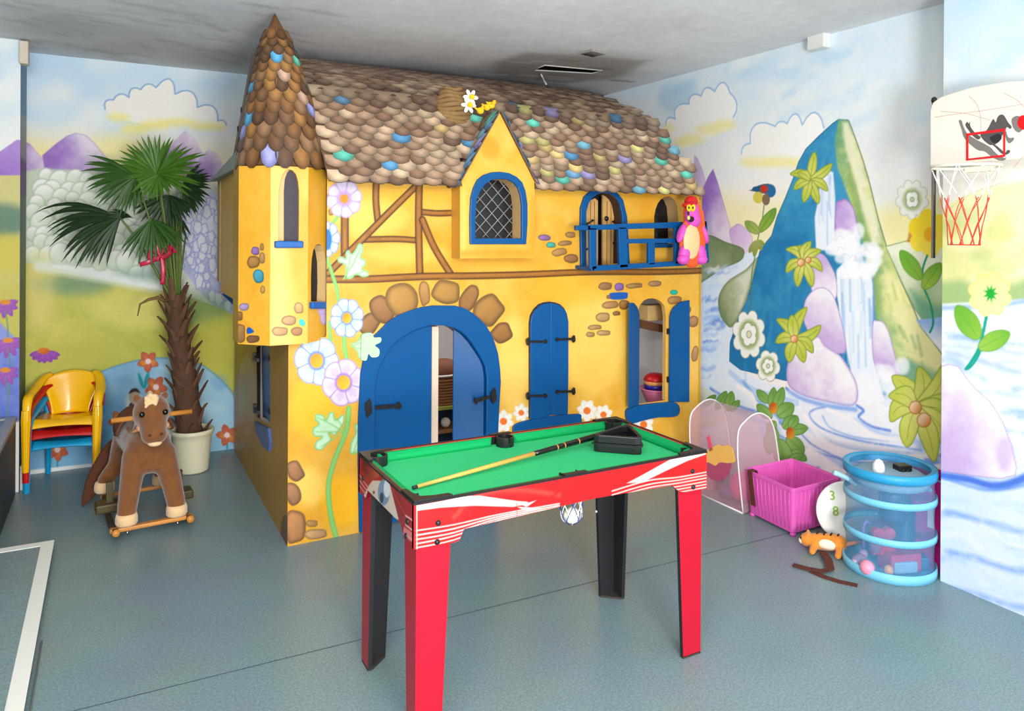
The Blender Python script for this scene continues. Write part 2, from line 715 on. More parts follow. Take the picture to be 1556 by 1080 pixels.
def arc_pts(lobes, n=7):
    """outline of bumps: each lobe (x0,y0,x1,y1,bulge)"""
    out = []
    for x0, y0, x1, y1, b in lobes:
        dx, dy = x1 - x0, y1 - y0
        for i in range(n):
            t = i / (n - 1)
            h = math.sin(PI * t) ** 0.75 * b
            out.append((x0 + dx * t + dy * h, y0 + dy * t - dx * h))
    return out


# ---------------------------------------------------------------- wall_right
cvR = Canvas((WALL_X, BACK_Y, 0), (0, -1, 0), (0, 0, 1), BACK_Y - 1.70, CEIL, 0.0042, seed=3)
c = cvR
sky(c, 930, 1440, 60, 330, 380, 5)
rr = random.Random(19)
c.poly([(1060, 285), (1130, 300), (1190, 300), (1240, 320), (1240, 420), (1060, 420)], (244, 232, 150), soft=40, alpha=.75, smooth=False)
c.poly([(1330, 320), (1440, 290), (1440, 420), (1350, 420)], (247, 234, 140), soft=40, alpha=.9, smooth=False)
for i in range(46):
    x, y = rr.uniform(1000, 1430), rr.uniform(15, 190)
    if y < 140 - (x - 940) * .26:
        continue
    L = rr.uniform(12, 40)
    c.stroke([(x - L / 2, y + L * .22), (x, y), (x + L / 2, y - L * .25)], rr.uniform(6, 22), rr.choice([(150, 202, 236), (166, 210, 238), (246, 246, 240)]), alpha=rr.uniform(.2, .5), soft=12, broken=.5)
c.oval(1030, 150, 30, 26, (140, 190, 222), soft=26, alpha=.5)
# clouds
top = arc_pts([(1012, 190, 1026, 181, .45), (1026, 181, 1047, 158, .35), (1047, 158, 1066, 146, .4), (1066, 146, 1086, 139, .45), (1086, 139, 1109, 141, .65), (1109, 141, 1114, 178, .22)])
cloud(c, top, [(1108, 196), (1085, 205), (1062, 215), (1040, 226), (1015, 222), (1000, 205)], [(1100, 190, 17, 8), (1077, 197, 20, 8), (1052, 212, 17, 8), (1036, 216, 11, 6), (1015, 195, 8, 6)], (128, 176, 226))
top = arc_pts([(1127, 234, 1140, 218, .25), (1140, 218, 1178, 192, .42), (1178, 192, 1196, 188, .3), (1196, 188, 1219, 190, .7), (1219, 190, 1252, 194, .65)])
cloud(c, top, [(1240, 225), (1215, 250), (1170, 252), (1130, 250)], [(1150, 247, 26, 8), (1185, 246, 25, 8), (1215, 248, 18, 7)], (128, 176, 226))
# violet peaks
c.poly([(1055, 235), (1060, 240), (1068, 258), (1080, 300), (1080, 345), (1050, 345)], (196, 165, 214), smooth=False, col2=(230, 218, 232), ga=(1058, 250), gb=(1066, 345), nz=.3)
c.poly([(1055, 300), (1067, 288), (1076, 268), (1083.6, 256), (1091, 277), (1102, 316), (1110, 345), (1119, 374), (1050, 362)], (160, 118, 196), smooth=False, col2=(226, 208, 228), ga=(1070, 300), gb=(1106, 345), nz=.35, edge=(170, 140, 200), ew=1)
c.poly([(1108, 352), (1116, 343), (1122.5, 340), (1132, 346), (1143, 360), (1140, 385), (1118, 380)], (196, 150, 214), col2=(226, 200, 228), ga=(1110, 345), gb=(1140, 380), nz=.3, edge=(180, 140, 200), ew=1)
# river and banks
c.poly([(1050, 395), (1120, 395), (1142, 378), (1152, 388), (1150, 400), (1128, 415), (1115, 440), (1120, 480), (1110, 520), (1108, 550), (1150, 575), (1220, 600), (1440, 640), (1440, 960), (1050, 960)], (206, 226, 246), smooth=False, col2=(238, 242, 246), ga=(1060, 480), gb=(1300, 700), nz=.5)
c.poly([(1050, 362), (1078, 357), (1102, 367), (1127, 376), (1131, 386), (1124, 397), (1096, 410), (1068, 428), (1050, 436)], (118, 138, 96), col2=(176, 186, 150), ga=(1120, 385), gb=(1066, 420), nz=.4, edge=(96, 120, 78), ew=3, ea=.6)
rr = random.Random(11)
for i in range(46):
    t = rr.random()
    x = 1068 + 70 * (1 - t) ** 1.4 * rr.uniform(.1, 1)
    y = 400 + 180 * t
    ln = rr.uniform(10, 32)
    c.stroke([(x - ln / 2, y + rr.uniform(1, 4)), (x - ln * .1, y - 1), (x + ln * .2, y + 1), (x + ln / 2, y - rr.uniform(1, 4))], rr.uniform(2, 7), rr.choice([BLUE_ST, (146, 180, 236), (88, 128, 214), WHT, (178, 206, 242)]), alpha=rr.uniform(.4, .75), soft=4, broken=.4)
c.poly([(1151, 390), (1133, 409), (1106, 427), (1092, 450), (1093, 474), (1101, 490), (1112, 497), (1127, 474), (1140, 437), (1150, 400)], (128, 146, 104), col2=(206, 210, 184), ga=(1094, 470), gb=(1132, 440), nz=.35, edge=(92, 122, 72), ew=4, ea=.6)
c.poly([(1050, 600), (1068, 586), (1092, 612), (1100, 640), (1050, 650)], (168, 188, 130), col2=(226, 230, 212), ga=(1066, 640), gb=(1090, 620), nz=.3, soft=4)
# the blue mountain
outline = [(1287, 182), (1274, 181), (1265, 187), (1243, 207), (1224, 226), (1213, 246), (1205, 270), (1192.6, 301), (1180, 330), (1172, 358), (1165, 366), (1154, 382), (1143, 427), (1133, 460), (1122, 481), (1109, 520), (1108, 549), (1125, 562), (1190, 578), (1260, 590), (1320, 600), (1380, 640), (1445, 640), (1445, 556), (1419, 521), (1399, 496), (1388, 468), (1369, 427), (1347, 374), (1334, 330), (1321, 276), (1312, 245), (1301, 213), (1290, 184)]
c.poly(outline, (28, 118, 172), smooth=False, col2=(66, 154, 196), ga=(1130, 520), gb=(1290, 200), nz=.6, edge=(24, 96, 140), ew=1.5)
for i in range(40):
    y = rr.uniform(220, 560)
    x = 1262 - (y - 190) * .36 + rr.uniform(0, 40)
    c.stroke([(x, y), (x + rr.uniform(-6, 6), y + rr.uniform(15, 40))], rr.uniform(2, 8), rr.choice([(20, 104, 158), (70, 160, 200), (40, 130, 180), (92, 172, 204)]), alpha=.35, soft=6)
# its sunlit green side
c.poly([(1274, 181), (1287, 182), (1290, 184), (1301, 213), (1312, 245), (1321, 276), (1334, 330), (1347, 374), (1369, 427), (1388, 468), (1399, 496), (1419, 521), (1445, 556), (1445, 640), (1372, 625), (1350, 560), (1332, 500), (1326, 440), (1314, 380), (1300, 330), (1286, 290), (1272, 254), (1268, 215)],
       (96, 160, 120), smooth=False, col2=(234, 228, 142), ga=(1300, 420), gb=(1372, 400), nz=.55, soft=5)
c.poly([(1280, 186), (1289, 186), (1305, 235), (1318, 280), (1331, 330), (1340, 370), (1325, 370), (1310, 320), (1298, 270), (1285, 225)], (240, 234, 190), smooth=False, soft=9, alpha=.85)
c.poly([(1290, 250), (1302, 290), (1316, 350), (1332, 400), (1340, 470), (1330, 480), (1318, 400), (1302, 330), (1288, 280)], (120, 160, 80), smooth=False, soft=14, alpha=.55)
c.poly([(1338, 400), (1368, 440), (1390, 490), (1405, 520), (1385, 530), (1355, 470)], (238, 228, 150), smooth=False, soft=14, alpha=.7)
for i in range(26):
    t = rr.random()
    x, y = 1300 + 100 * t + rr.uniform(-14, 14), 260 + 300 * t
    c.stroke([(x, y), (x + 6, y + rr.uniform(14, 30))], rr.uniform(2, 6), rr.choice([(160, 190, 90), (240, 234, 180), (90, 150, 120), (202, 206, 96)]), alpha=.35, soft=5)
c.poly([(1350, 560), (1380, 545), (1445, 575), (1445, 640), (1372, 625)], (70, 150, 150), smooth=False, soft=16, alpha=.55)
c.stroke(outline[-12:] + [outline[0]], 1.6, (96, 110, 70), smooth=False, alpha=.8)
# green hills and flowers at the pier edge
c.poly([(1345, 374), (1375, 366), (1400, 360), (1445, 352), (1445, 490), (1400, 484), (1390, 470), (1369, 427)], (150, 186, 130), smooth=False, col2=(232, 232, 196), ga=(1400, 480), gb=(1390, 370), nz=.4, edge=(110, 140, 100), ew=1.2)
c.poly([(1383, 440), (1410, 462), (1445, 470), (1445, 492), (1402, 488)], (90, 160, 140), smooth=False, soft=14, alpha=.6)
c.poly([(1392, 486), (1445, 480), (1445, 548), (1419, 521), (1400, 497)], (232, 238, 246), smooth=False, col2=(140, 176, 232), ga=(1420, 520), gb=(1420, 486), nz=.4)
c.poly([(1378, 368), (1386, 330), (1392, 368)], (206, 120, 60), smooth=False, soft=4, alpha=.8)
# waterfalls
c.poly([(1247, 262), (1256, 257), (1266, 262), (1269, 300), (1268, 380), (1240, 380), (1238, 330), (1244, 300)], (226, 236, 248), smooth=False, soft=4)
for i in range(16):
    x = rr.uniform(1240, 1267)
    y0 = rr.uniform(262, 310)
    c.stroke([(x, y0), (x + rr.uniform(-2, 2), y0 + rr.uniform(30, 70))], rr.uniform(1, 3), rr.choice([(150, 184, 236), WHT, (180, 204, 244), (120, 160, 226)]), alpha=.6, soft=3)
c.poly([(1270, 312), (1277, 304), (1283, 302), (1290, 306), (1298, 318), (1302, 338), (1304, 362), (1290, 368), (1270, 360)], (168, 122, 206), col2=(222, 200, 236), ga=(1272, 310), gb=(1300, 350), nz=.5, edge=(166, 128, 200), ew=2)
c.poly([(1272, 410), (1285, 395), (1318, 400), (1326, 430), (1328, 490), (1330, 560), (1345, 610), (1300, 612), (1292, 560), (1284, 520), (1276, 470), (1270, 440)], (224, 236, 248), smooth=False, soft=4)
for i in range(34):
    x = rr.uniform(1274, 1327)
    y0 = rr.uniform(400, 520)
    c.stroke([(x, y0), (x + rr.uniform(-1, 2), y0 + rr.uniform(30, 70))], rr.uniform(1.2, 4), rr.choice([(140, 180, 234), WHT, WHT, (170, 206, 240), (116, 164, 226)]), alpha=.6, soft=3.5)
c.stroke([(1325, 404), (1328, 450), (1327, 500)], 3, (110, 150, 220), alpha=.7, soft=3)
for i in range(34):
    a, q = rr.uniform(0, 6.28), rr.random() ** .5
    c.oval(1300 + 34 * q * math.cos(a), 384 + 36 * q * math.sin(a), rr.uniform(7, 14), rr.uniform(7, 13), (246, 247, 250), soft=7, alpha=.75)
for i in range(10):
    x, y = rr.uniform(1275, 1325), rr.uniform(360, 410)
    c.stroke(arc_pts([(x - 6, y, x + 6, y - 2, .5)]), 1.2, (190, 206, 240), smooth=False, alpha=.7)
# violet rocks
ROCK, ROCK2 = (196, 164, 218), (240, 232, 240)
c.poly([(1236, 392), (1242, 384), (1253, 388), (1262, 402), (1270, 420), (1272, 447), (1262, 460), (1240, 450), (1232, 434)], ROCK, col2=ROCK2, ga=(1240, 400), gb=(1268, 440), nz=.4, edge=(176, 140, 200), ew=1.5)
c.poly([(1222, 462), (1230, 446), (1243, 437), (1255, 438), (1267, 450), (1277, 480), (1285, 517), (1284, 535), (1268, 536), (1240, 520), (1222, 490)], ROCK, col2=ROCK2, ga=(1232, 500), gb=(1256, 450), nz=.45, edge=(176, 140, 200), ew=1.5)
c.poly([(1326, 492), (1334, 487), (1343, 490), (1351, 505), (1358, 531), (1366, 562), (1372, 590), (1345, 580), (1327, 548)], ROCK, col2=ROCK2, ga=(1330, 540), gb=(1344, 500), nz=.4, edge=(176, 140, 200), ew=1.5)
for i in range(22):
    c.oval(rr.uniform(1310, 1372), rr.uniform(556, 640), rr.uniform(8, 16), rr.uniform(8, 18), (245, 246, 250), soft=8, alpha=.7)
c.poly([(1237, 510), (1226, 516), (1212, 527), (1200, 541), (1195, 567), (1200, 588), (1223, 602), (1262, 612), (1290, 617), (1301, 612), (1304, 598), (1301, 580), (1292, 562), (1277, 540), (1262, 530), (1252, 522), (1246, 512)], ROCK, col2=(246, 240, 242), ga=(1200, 590), gb=(1262, 546), nz=.45, edge=(178, 146, 206), ew=3)
# pool
for pts, w, col in (
        ([(1195, 590), (1215, 604), (1255, 616), (1300, 622)], 5, (96, 134, 222)),
        ([(1300, 622), (1255, 618), (1230, 628), (1248, 650), (1300, 668), (1360, 678), (1400, 684)], 3.5, (104, 150, 224)),
        ([(1250, 632), (1262, 650), (1300, 664), (1350, 670)], 3, (126, 170, 230)),
        ([(1302, 616), (1312, 624), (1305, 634), (1325, 648), (1352, 654)], 4.5, (84, 128, 220)),
        ([(1160, 640), (1195, 668), (1250, 690), (1330, 706), (1400, 706), (1435, 700)], 4, (106, 146, 224)),
        ([(1080, 590), (1125, 618), (1165, 630), (1190, 645)], 5, (94, 138, 220)),
        ([(1215, 655), (1235, 676), (1280, 700), (1275, 716)], 3, (104, 140, 216)),
        ([(1205, 690), (1235, 696), (1250, 704), (1240, 712)], 4, (110, 146, 220)),
        ([(1380, 690), (1415, 700), (1440, 690), (1440, 740)], 7, (112, 150, 226)),
        ([(1110, 566), (1140, 590), (1180, 603), (1210, 612)], 9, (160, 198, 240)),
        ([(1130, 580), (1150, 606), (1190, 640)], 7, (120, 168, 230))):
    c.stroke(pts, w, col, alpha=.85, soft=3, broken=.3)
for pts, w in (([(1090, 606), (1130, 628), (1180, 652)], 12), ([(1160, 655), (1215, 684), (1300, 712), (1400, 716)], 14), ([(1230, 650), (1262, 672), (1320, 686), (1400, 690)], 8), ([(1300, 640), (1340, 660), (1400, 672)], 10), ([(1200, 596), (1240, 612), (1300, 622)], 9), ([(1400, 680), (1440, 676)], 14)):
    c.stroke(pts, w, (150, 188, 240), alpha=.7, soft=7)
for pts, w in (([(1122, 588), (1142, 600), (1150, 618), (1180, 640)], 8), ([(1222, 632), (1260, 676), (1330, 694), (1400, 694)], 9), ([(1290, 634), (1330, 662), (1380, 668)], 7), ([(1258, 622), (1290, 636)], 6), ([(1200, 676), (1240, 690), (1270, 712)], 8), ([(1232, 690), (1290, 730), (1330, 760)], 20)):
    c.stroke(pts, w, (248, 244, 240), alpha=.9, soft=4)
# bird and sprig
c.poly([(1142, 288), (1152, 282), (1166, 279), (1176, 283), (1170, 292), (1160, 294), (1144, 290)], (40, 92, 120), smooth=True)
c.poly([(1137, 289), (1146, 288), (1146, 291)], (90, 90, 90), smooth=False)
c.oval(1171, 290, 8, 10, (36, 110, 160))
c.oval(1152, 300, 8, 9, (216, 202, 82))
c.oval(1164, 303, 6, 9, (130, 108, 84))
c.oval(1161, 287, 6, 6, (196, 56, 36))
c.oval(1149, 287, 6, 4, (30, 90, 130))
c.stroke([(1161, 312), (1158, 335), (1153, 356), (1147, 390), (1142, 420), (1140, 480)], 1.8, (84, 130, 80))
leaf(c, 1154, 352, 1179, 316, 15, (150, 180, 70), (110, 160, 60), (84, 130, 50), (90, 130, 60))
leaf(c, 1153, 354, 1132, 336, 14, (176, 190, 96), (140, 170, 80), (100, 140, 60), (110, 140, 70))
for x, y in ((1138, 384), (1146, 390), (1158, 380), (1162, 372)):
    leaf(c, 1149, 366, x, y, 8, (170, 176, 100), (130, 150, 70))


# palm sprays on the mountain
def spray(cx, cy, tips, wd, fruit=(), col=(222, 220, 112), col2=(186, 198, 70)):
    for x, y, b in tips:
        leaf(c, cx, cy, x, y, wd, col, col2, (112, 140, 46), (110, 138, 50), bend=b, nz=.3)
    for x, y, r in fruit:
        c.oval(x, y, r, r * 1.05, (240, 200, 150), col2=(206, 120, 50), ga=(x - r * .3, y - r * .3), gb=(x + r, y + r), nz=.15, edge=(176, 96, 40), ew=1.2)


spray(1231, 273, [(1238, 230, 0), (1265, 248, 3), (1258, 290, -4), (1244, 310, 0), (1221, 308, 0), (1206, 288, 3), (1200, 264, 5), (1212, 262, 3)], 13)
spray(1221, 396, [(1194, 378, 7), (1214, 372, 4), (1232, 366, -4), (1248, 380, -4), (1250, 412, -6), (1234, 436, -2), (1212, 436, 3), (1194, 414, 5)], 14, [(1217, 399, 6), (1228, 395, 5)])
spray(1207, 515, [(1180, 484, 6), (1226, 466, -6), (1248, 494, 6), (1236, 536, -6), (1222, 551, -2), (1199, 551, 2), (1178, 520, 5), (1203, 478, 0)], 16, [(1207, 515, 6)])
spray(1392, 618, [(1356, 570, 6), (1397, 556, 10), (1436, 552, 12), (1442, 598, 8), (1446, 632, -6), (1440, 682, -12), (1420, 702, -5), (1378, 680, 4), (1352, 640, 12), (1350, 600, 10)], 27, [(1391, 619, 10), (1404, 638, 11)], (226, 222, 112), (196, 206, 82))


def daisy_outline(cx, cy, rx, ry, n, rot=0.0, w=(240, 240, 226)):
    pts = []
    for i in range(n * 6):
        a = 2 * PI * i / (n * 6) + rot
        k = 0.80 + 0.20 * abs(math.cos(n * (a - rot) / 2)) ** .7
        pts.append((cx + rx * k * math.cos(a), cy + ry * k * math.sin(a)))
    return pts


for cx, cy, rx, ry, n, ro in ((1138, 508, 26, 38, 8, .3), (1167, 556, 19, 25, 6, .2)):
    c.poly(daisy_outline(cx, cy, rx, ry, n, ro), (244, 243, 232), smooth=False, edge=(150, 160, 120), ew=1.3)
    c.oval(cx, cy, rx * .62, ry * .62, (150, 172, 100), soft=8, alpha=.8)
    c.poly(daisy_outline(cx, cy, rx * .5, ry * .5, 5, ro + .4), (246, 245, 236), smooth=False, edge=(120, 140, 90), ew=1.2)
    c.oval(cx, cy, rx * .16, ry * .16, (216, 216, 180), edge=(120, 140, 90), ew=1.2)
cx, cy = 1386, 303
c.poly(daisy_outline(cx, cy, 26, 31, 9, .2), (240, 236, 224), smooth=False, edge=(176, 180, 160), ew=1.2)
c.oval(cx, cy, 15, 18, (160, 182, 118), soft=8, alpha=.8)
c.poly(daisy_outline(cx, cy, 11, 14, 4, .7), (246, 245, 236), smooth=False, edge=(120, 140, 90), ew=1.2)
c.oval(cx, cy, 3.5, 4, (200, 210, 160), edge=(110, 130, 80), ew=1)
c.poly(daisy_outline(1412, 354, 33, 37, 6, .4), (250, 218, 40), smooth=False, col2=(252, 226, 70), ga=(1390, 330), gb=(1430, 390), nz=.4)
c.oval(1413, 356, 9, 11, (246, 176, 30), soft=3)
c.stroke([(1409, 388), (1402, 410), (1404, 436), (1414, 462), (1418, 490), (1413, 505)], 3, (24, 140, 108))
leaf(c, 1399, 424, 1368, 380, 22, (150, 186, 66), (104, 168, 54), (84, 140, 40), (100, 150, 60))
leaf(c, 1403, 438, 1430, 399, 22, (164, 194, 70), (120, 176, 56), (84, 140, 40), (100, 150, 60))
# leafy bush with orange buds
for x0, y0, x1, y1, w in ((1070, 616, 1088, 600, 10), (1088, 622, 1104, 594, 13), (1106, 624, 1112, 594, 14), (1110, 624, 1124, 608, 10), (1168, 612, 1150, 592, 13), (1172, 620, 1176, 588, 13), (1178, 622, 1190, 588, 15), (1182, 632, 1206, 614, 22), (1172, 636, 1150, 614, 15), (1190, 650, 1212, 632, 18), (1176, 650, 1168, 690, 22), (1196, 654, 1228, 650, 17), (1200, 650, 1212, 632, 14), (1196, 664, 1222, 688, 20), (1184, 668, 1196, 716, 26), (1204, 684, 1226, 700, 13), (1178, 640, 1166, 656, 14), (1196, 700, 1222, 690, 12)):
    leaf(c, x0, y0, x1, y1, w, (150, 190, 104), (110, 160, 70), (80, 130, 50), (76, 128, 56))
for x, y in ((1175, 620), (1201, 658)):
    c.oval(x, y, 6.5, 9, (226, 160, 50), col2=(196, 84, 30), ga=(x + 3, y + 5), gb=(x - 4, y - 6), nz=.3)
for x in (1240, 1300):
    pass
lu_ = np.clip((cvR.a.mean(2) - 165) / 60, 0, 1)[..., None]
cvR.a = 255 - (255 - cvR.a) * (1 - .32 * lu_)  # pale paint lifted in place of more light on this wall
v, f, cc = cvR.grid()
ex = MB()
ex.col = (230, 232, 232)
ex.box((WALL_X + .03, 1.85, CEIL / 2), (0.05, 7.1, CEIL))
ex.c = [(230, 232, 232)] * len(ex.v)
o = grids_mesh('wall_right', [(v, f, cc)], PAINT, None, ex)
tag(o, 'right wall painted with a blue mountain, waterfall and clouds', 'wall', kind='structure')

# ---------------------------------------------------------------- pier on the right
cvP = Canvas((PIER_X, PIER_Y, 0), (0, -1, 0), (0, 0, 1), 0.80, CEIL, 0.0045, seed=9)
c = cvP
sky(c, 1430, 1700, -20, 260, 320, 15)
c.poly([(1425, 328), (1450, 305), (1500, 285), (1560, 275), (2400, 240), (2400, 480), (1425, 480)], (222, 222, 150), smooth=False, col2=(242, 238, 186), ga=(1440, 420), gb=(1540, 300), nz=.5)
c.stroke([(1436, 325), (1465, 300), (1510, 282), (1570, 272), (1800, 260)], 1.2, (180, 190, 110), alpha=.6)
for i in range(22):
    c.oval(rr.uniform(1430, 1700), rr.uniform(300, 440), rr.uniform(15, 40), rr.uniform(8, 18), rr.choice([(236, 234, 220), (206, 212, 120), (250, 240, 190), (196, 208, 140)]), soft=16, alpha=.5)
c.poly([(1425, 430), (1460, 425), (1500, 440), (1560, 425), (2400, 430), (2400, 470), (1425, 475)], (126, 170, 110), smooth=False, soft=18, alpha=.6)
c.poly([(1425, 462), (1600, 452), (2400, 440), (2400, 1600), (1425, 980)], (240, 242, 244), smooth=False, col2=(214, 228, 246), ga=(1440, 500), gb=(1540, 900), nz=.7, soft=5)
for i in range(90):
    x, y = rr.uniform(1430, 1760), rr.uniform(466, 1000)
    L = rr.uniform(30, 90)
    c.stroke([(x - L / 2, y - rr.uniform(-4, 8)), (x, y), (x + L / 2, y + rr.uniform(2, 20))], rr.uniform(2, 10), rr.choice([(170, 200, 240), WHT, (196, 218, 244), (140, 178, 234), WHT]), alpha=.5, soft=6, broken=.4)
c.stroke([(1432, 468), (1480, 466), (1530, 462), (1590, 452)], 7, (134, 172, 226), alpha=.7, soft=6)
for y0, al in ((520, .35), (548, .4), (640, .35), (790, .5), (850, .7), (905, .6)):
    c.stroke([(1440, y0 - 12), (1490, y0), (1540, y0 + 16), (1590, y0 + 20)], 8, (118, 158, 228), alpha=al, soft=8, broken=.5)
c.poly([(1430, 556), (1442, 553), (1456, 556), (1466, 570), (1482, 590), (1505, 610), (1524, 640), (1537, 675), (1545, 708), (1544, 722), (1520, 728), (1470, 722), (1425, 716)], (206, 176, 224), smooth=False, col2=(250, 244, 246), ga=(1440, 680), gb=(1500, 640), nz=.55, edge=(176, 156, 200), ew=1.4)
c.oval(1526, 690, 14, 26, (196, 164, 216), soft=16, alpha=.6)
c.oval(1460, 650, 22, 60, (206, 178, 224), soft=20, alpha=.5)
c.stroke([(1430, 722), (1470, 728), (1510, 738), (1542, 732), (1580, 715)], 10, (66, 110, 214), alpha=.9, soft=5)
c.stroke([(1436, 726), (1500, 744), (1560, 736)], 5, (90, 140, 226), alpha=.7, soft=5)
c.stroke([(1492, 528), (1484, 545), (1474, 558), (1467, 561)], 3.5, (20, 164, 140))
c.stroke([(1499, 480), (1494, 505), (1487, 530), (1477, 548), (1468, 560)], 4.5, (20, 164, 140))
leaf(c, 1487, 514, 1453, 464, 30, (150, 196, 74), (112, 182, 56), (84, 150, 50), (96, 160, 64))
leaf(c, 1488, 529, 1535, 505, 26, (164, 202, 84), (112, 182, 56), (84, 150, 50), (96, 160, 64))
c.poly(daisy_outline(1504, 447, 34, 35, 8, .3), (250, 242, 150), smooth=False, col2=(250, 246, 176), ga=(1480, 420), gb=(1530, 480), nz=.4, edge=(244, 232, 130), ew=2)
st = []
for i in range(18):
    a = 2 * PI * i / 18
    r_ = 15 if i % 2 == 0 else 7
    st.append((1505 + r_ * .8 * math.cos(a), 446 + r_ * math.sin(a)))
c.poly(st, (30, 170, 60), smooth=False)
cvP.a *= .965
g = cvP.grid()
ex = MB()
ex.box(((PIER_X + WALL_X) / 2 + .005, (PIER_Y - 1.7) / 2, CEIL / 2), (WALL_X - PIER_X - .01, PIER_Y + 1.7, CEIL))
ex.c = [(228, 230, 228)] * len(ex.v)
o = grids_mesh('wall_right_front', [g], PAINT, None, ex)
tag(o, 'projecting wall pier painted with a pale yellow flower and violet rock', 'wall', kind='structure')

# ---------------------------------------------------------------- wall_back
cvB = Canvas((-0.75, BACK_Y, 0), (1, 0, 0), (0, 0, 1), 1.85, CEIL, 0.0048, seed=21)
c = cvB
rr = random.Random(4)
sky(c, -20, 380, 95, 270, 300, 8)
c.poly([(-60, 190), (120, 200), (400, 230), (400, 300), (-60, 300)], (240, 228, 190), soft=50, alpha=.7, smooth=False)
c.oval(50, 245, 60, 26, (246, 226, 140), soft=36, alpha=.7)
c.oval(180, 225, 40, 20, (246, 232, 150), soft=30, alpha=.7)
top = arc_pts([(160, 166, 172, 152, .4), (172, 152, 196, 148, .3), (196, 148, 214, 136, .4), (214, 136, 237, 133, .3), (237, 133, 266, 143, .62), (266, 143, 300, 163, .4), (300, 163, 331, 184, .38), (331, 184, 344, 190, .3)])
cloud(c, top, [(335, 194), (300, 190), (265, 186), (230, 190), (195, 184), (170, 176)], [(180, 178, 16, 6), (205, 196, 20, 8), (235, 190, 20, 7), (270, 186, 26, 6), (315, 192, 26, 5)], (122, 166, 214))
PUR, PUR2 = (150, 108, 190), (226, 214, 226)
c.poly([(-40, 262), (0, 230), (28, 210), (45, 218), (62, 238), (82, 258), (60, 268), (-40, 275)], PUR, smooth=False, col2=PUR2, ga=(10, 240), gb=(66, 240), nz=.4, edge=(176, 150, 200), ew=1)
c.poly([(64, 236), (85, 218), (102, 206), (115, 202), (130, 205), (146, 220), (160, 238), (178, 256), (182, 275), (70, 272)], PUR, smooth=False, col2=PUR2, ga=(90, 262), gb=(138, 222), nz=.45, edge=(170, 140, 200), ew=1)
for x, y, h in ((281, 198, 60), (318, 225, 50), (200, 240, 24)):
    c.poly([(x - h * .7, y + h), (x - h * .3, y + h * .3), (x, y), (x + h * .25, y + h * .2), (x + h * .7, y + h)], PUR, smooth=False, col2=PUR2, ga=(x - h * .4, y + h), gb=(x + h * .4, y + h * .3), nz=.4)
# hedge of pale scales
c.poly([(30, 262), (60, 256), (110, 258), (210, 266), (340, 282), (420, 300), (420, 470), (240, 432), (130, 404), (30, 402)], (200, 212, 188), smooth=False, col2=(226, 230, 218), ga=(60, 300), gb=(220, 400), nz=.6, soft=6)
for row in range(11):
    y0 = 268 + row * 14.5
    for k in range(11):
        x = 50 + k * 21 + (10 if row % 2 else 0) + rr.uniform(-4, 4)
        y = y0 + (x - 50) * .10 + rr.uniform(-4, 4)
        if y > 392 + (x - 60) * .17 or x > 262 or (x < 62 and y < 300):
            continue
        r_ = rr.uniform(12, 19)
        c.oval(x, y, r_, r_ * 1.02, (246, 246, 240), col2=(188, 206, 172), ga=(x - r_ * .2, y - r_ * .9), gb=(x + r_ * .5, y + r_ * 1.1), nz=.3, soft=2.5, edge=(176, 190, 168), ew=1.6)
# crystal blue cascade
c.poly([(270, 300), (322, 290), (360, 320), (362, 480), (335, 475), (300, 440), (272, 400)], (230, 233, 246), smooth=False, col2=(176, 184, 230), ga=(290, 320), gb=(330, 460), nz=.6)
for i in range(110):
    x, y = rr.uniform(272, 352), rr.uniform(300, 470)
    if y > 400 + (x - 270) * .95:
        continue
    r_ = rr.uniform(5, 11)
    a0 = rr.uniform(0, 3)
    c.poly([(x + r_ * rr.uniform(.6, 1) * math.cos(a0 + k), y + 1.4 * r_ * rr.uniform(.7, 1) * math.sin(a0 + k)) for k in (0, 1.2, 2.4, 3.8, 5)], (236, 238, 248), smooth=False, edge=(150, 160, 224), ew=1.4)
# meadow
c.poly([(-60, 395), (45, 400), (110, 412), (180, 428), (240, 440), (300, 455), (335, 468), (400, 500), (400, 640), (-60, 640)], (206, 198, 96), smooth=False, col2=(174, 178, 72), ga=(90, 420), gb=(200, 600), nz=.7)
for x, y, rx_, ry_, cl in ((110, 432, 60, 16, (84, 132, 130)), (300, 470, 50, 26, (100, 140, 92)), (60, 440, 24, 60, (222, 208, 130)), (200, 470, 60, 30, (220, 212, 120)), (330, 520, 40, 40, (196, 188, 70)), (220, 418, 50, 8, (120, 154, 146)), (120, 540, 60, 30, (190, 184, 78)), (300, 580, 60, 30, (206, 196, 84))):
    c.oval(x, y, rx_, ry_, cl, soft=26, alpha=.6)
c.stroke([(60, 404), (120, 414), (200, 430), (240, 437)], 16, (224, 232, 226), alpha=.8, soft=10)
# pond
c.poly([(40, 740), (40, 640), (90, 600), (150, 565), (210, 546), (255, 543), (300, 550), (335, 575), (362, 610), (400, 700), (400, 760)], (112, 168, 206), smooth=True, col2=(160, 200, 220), ga=(80, 620), gb=(320, 620), nz=.6, edge=(104, 148, 160), ew=2.5)
c.poly([(30, 600), (150, 590), (180, 640), (150, 720), (30, 740)], (110, 168, 214), smooth=False, soft=30, alpha=.8)
for i in range(24):
    x, y = rr.uniform(60, 350), rr.uniform(580, 690)
    c.oval(x, y, rr.uniform(8, 30), rr.uniform(5, 14), rr.choice([(150, 192, 220), (86, 146, 200), (188, 212, 224)]), soft=12, alpha=.35)
c.poly([(40, 690), (400, 660), (400, 760), (40, 760)], (128, 178, 208), smooth=False, soft=14, alpha=.6)


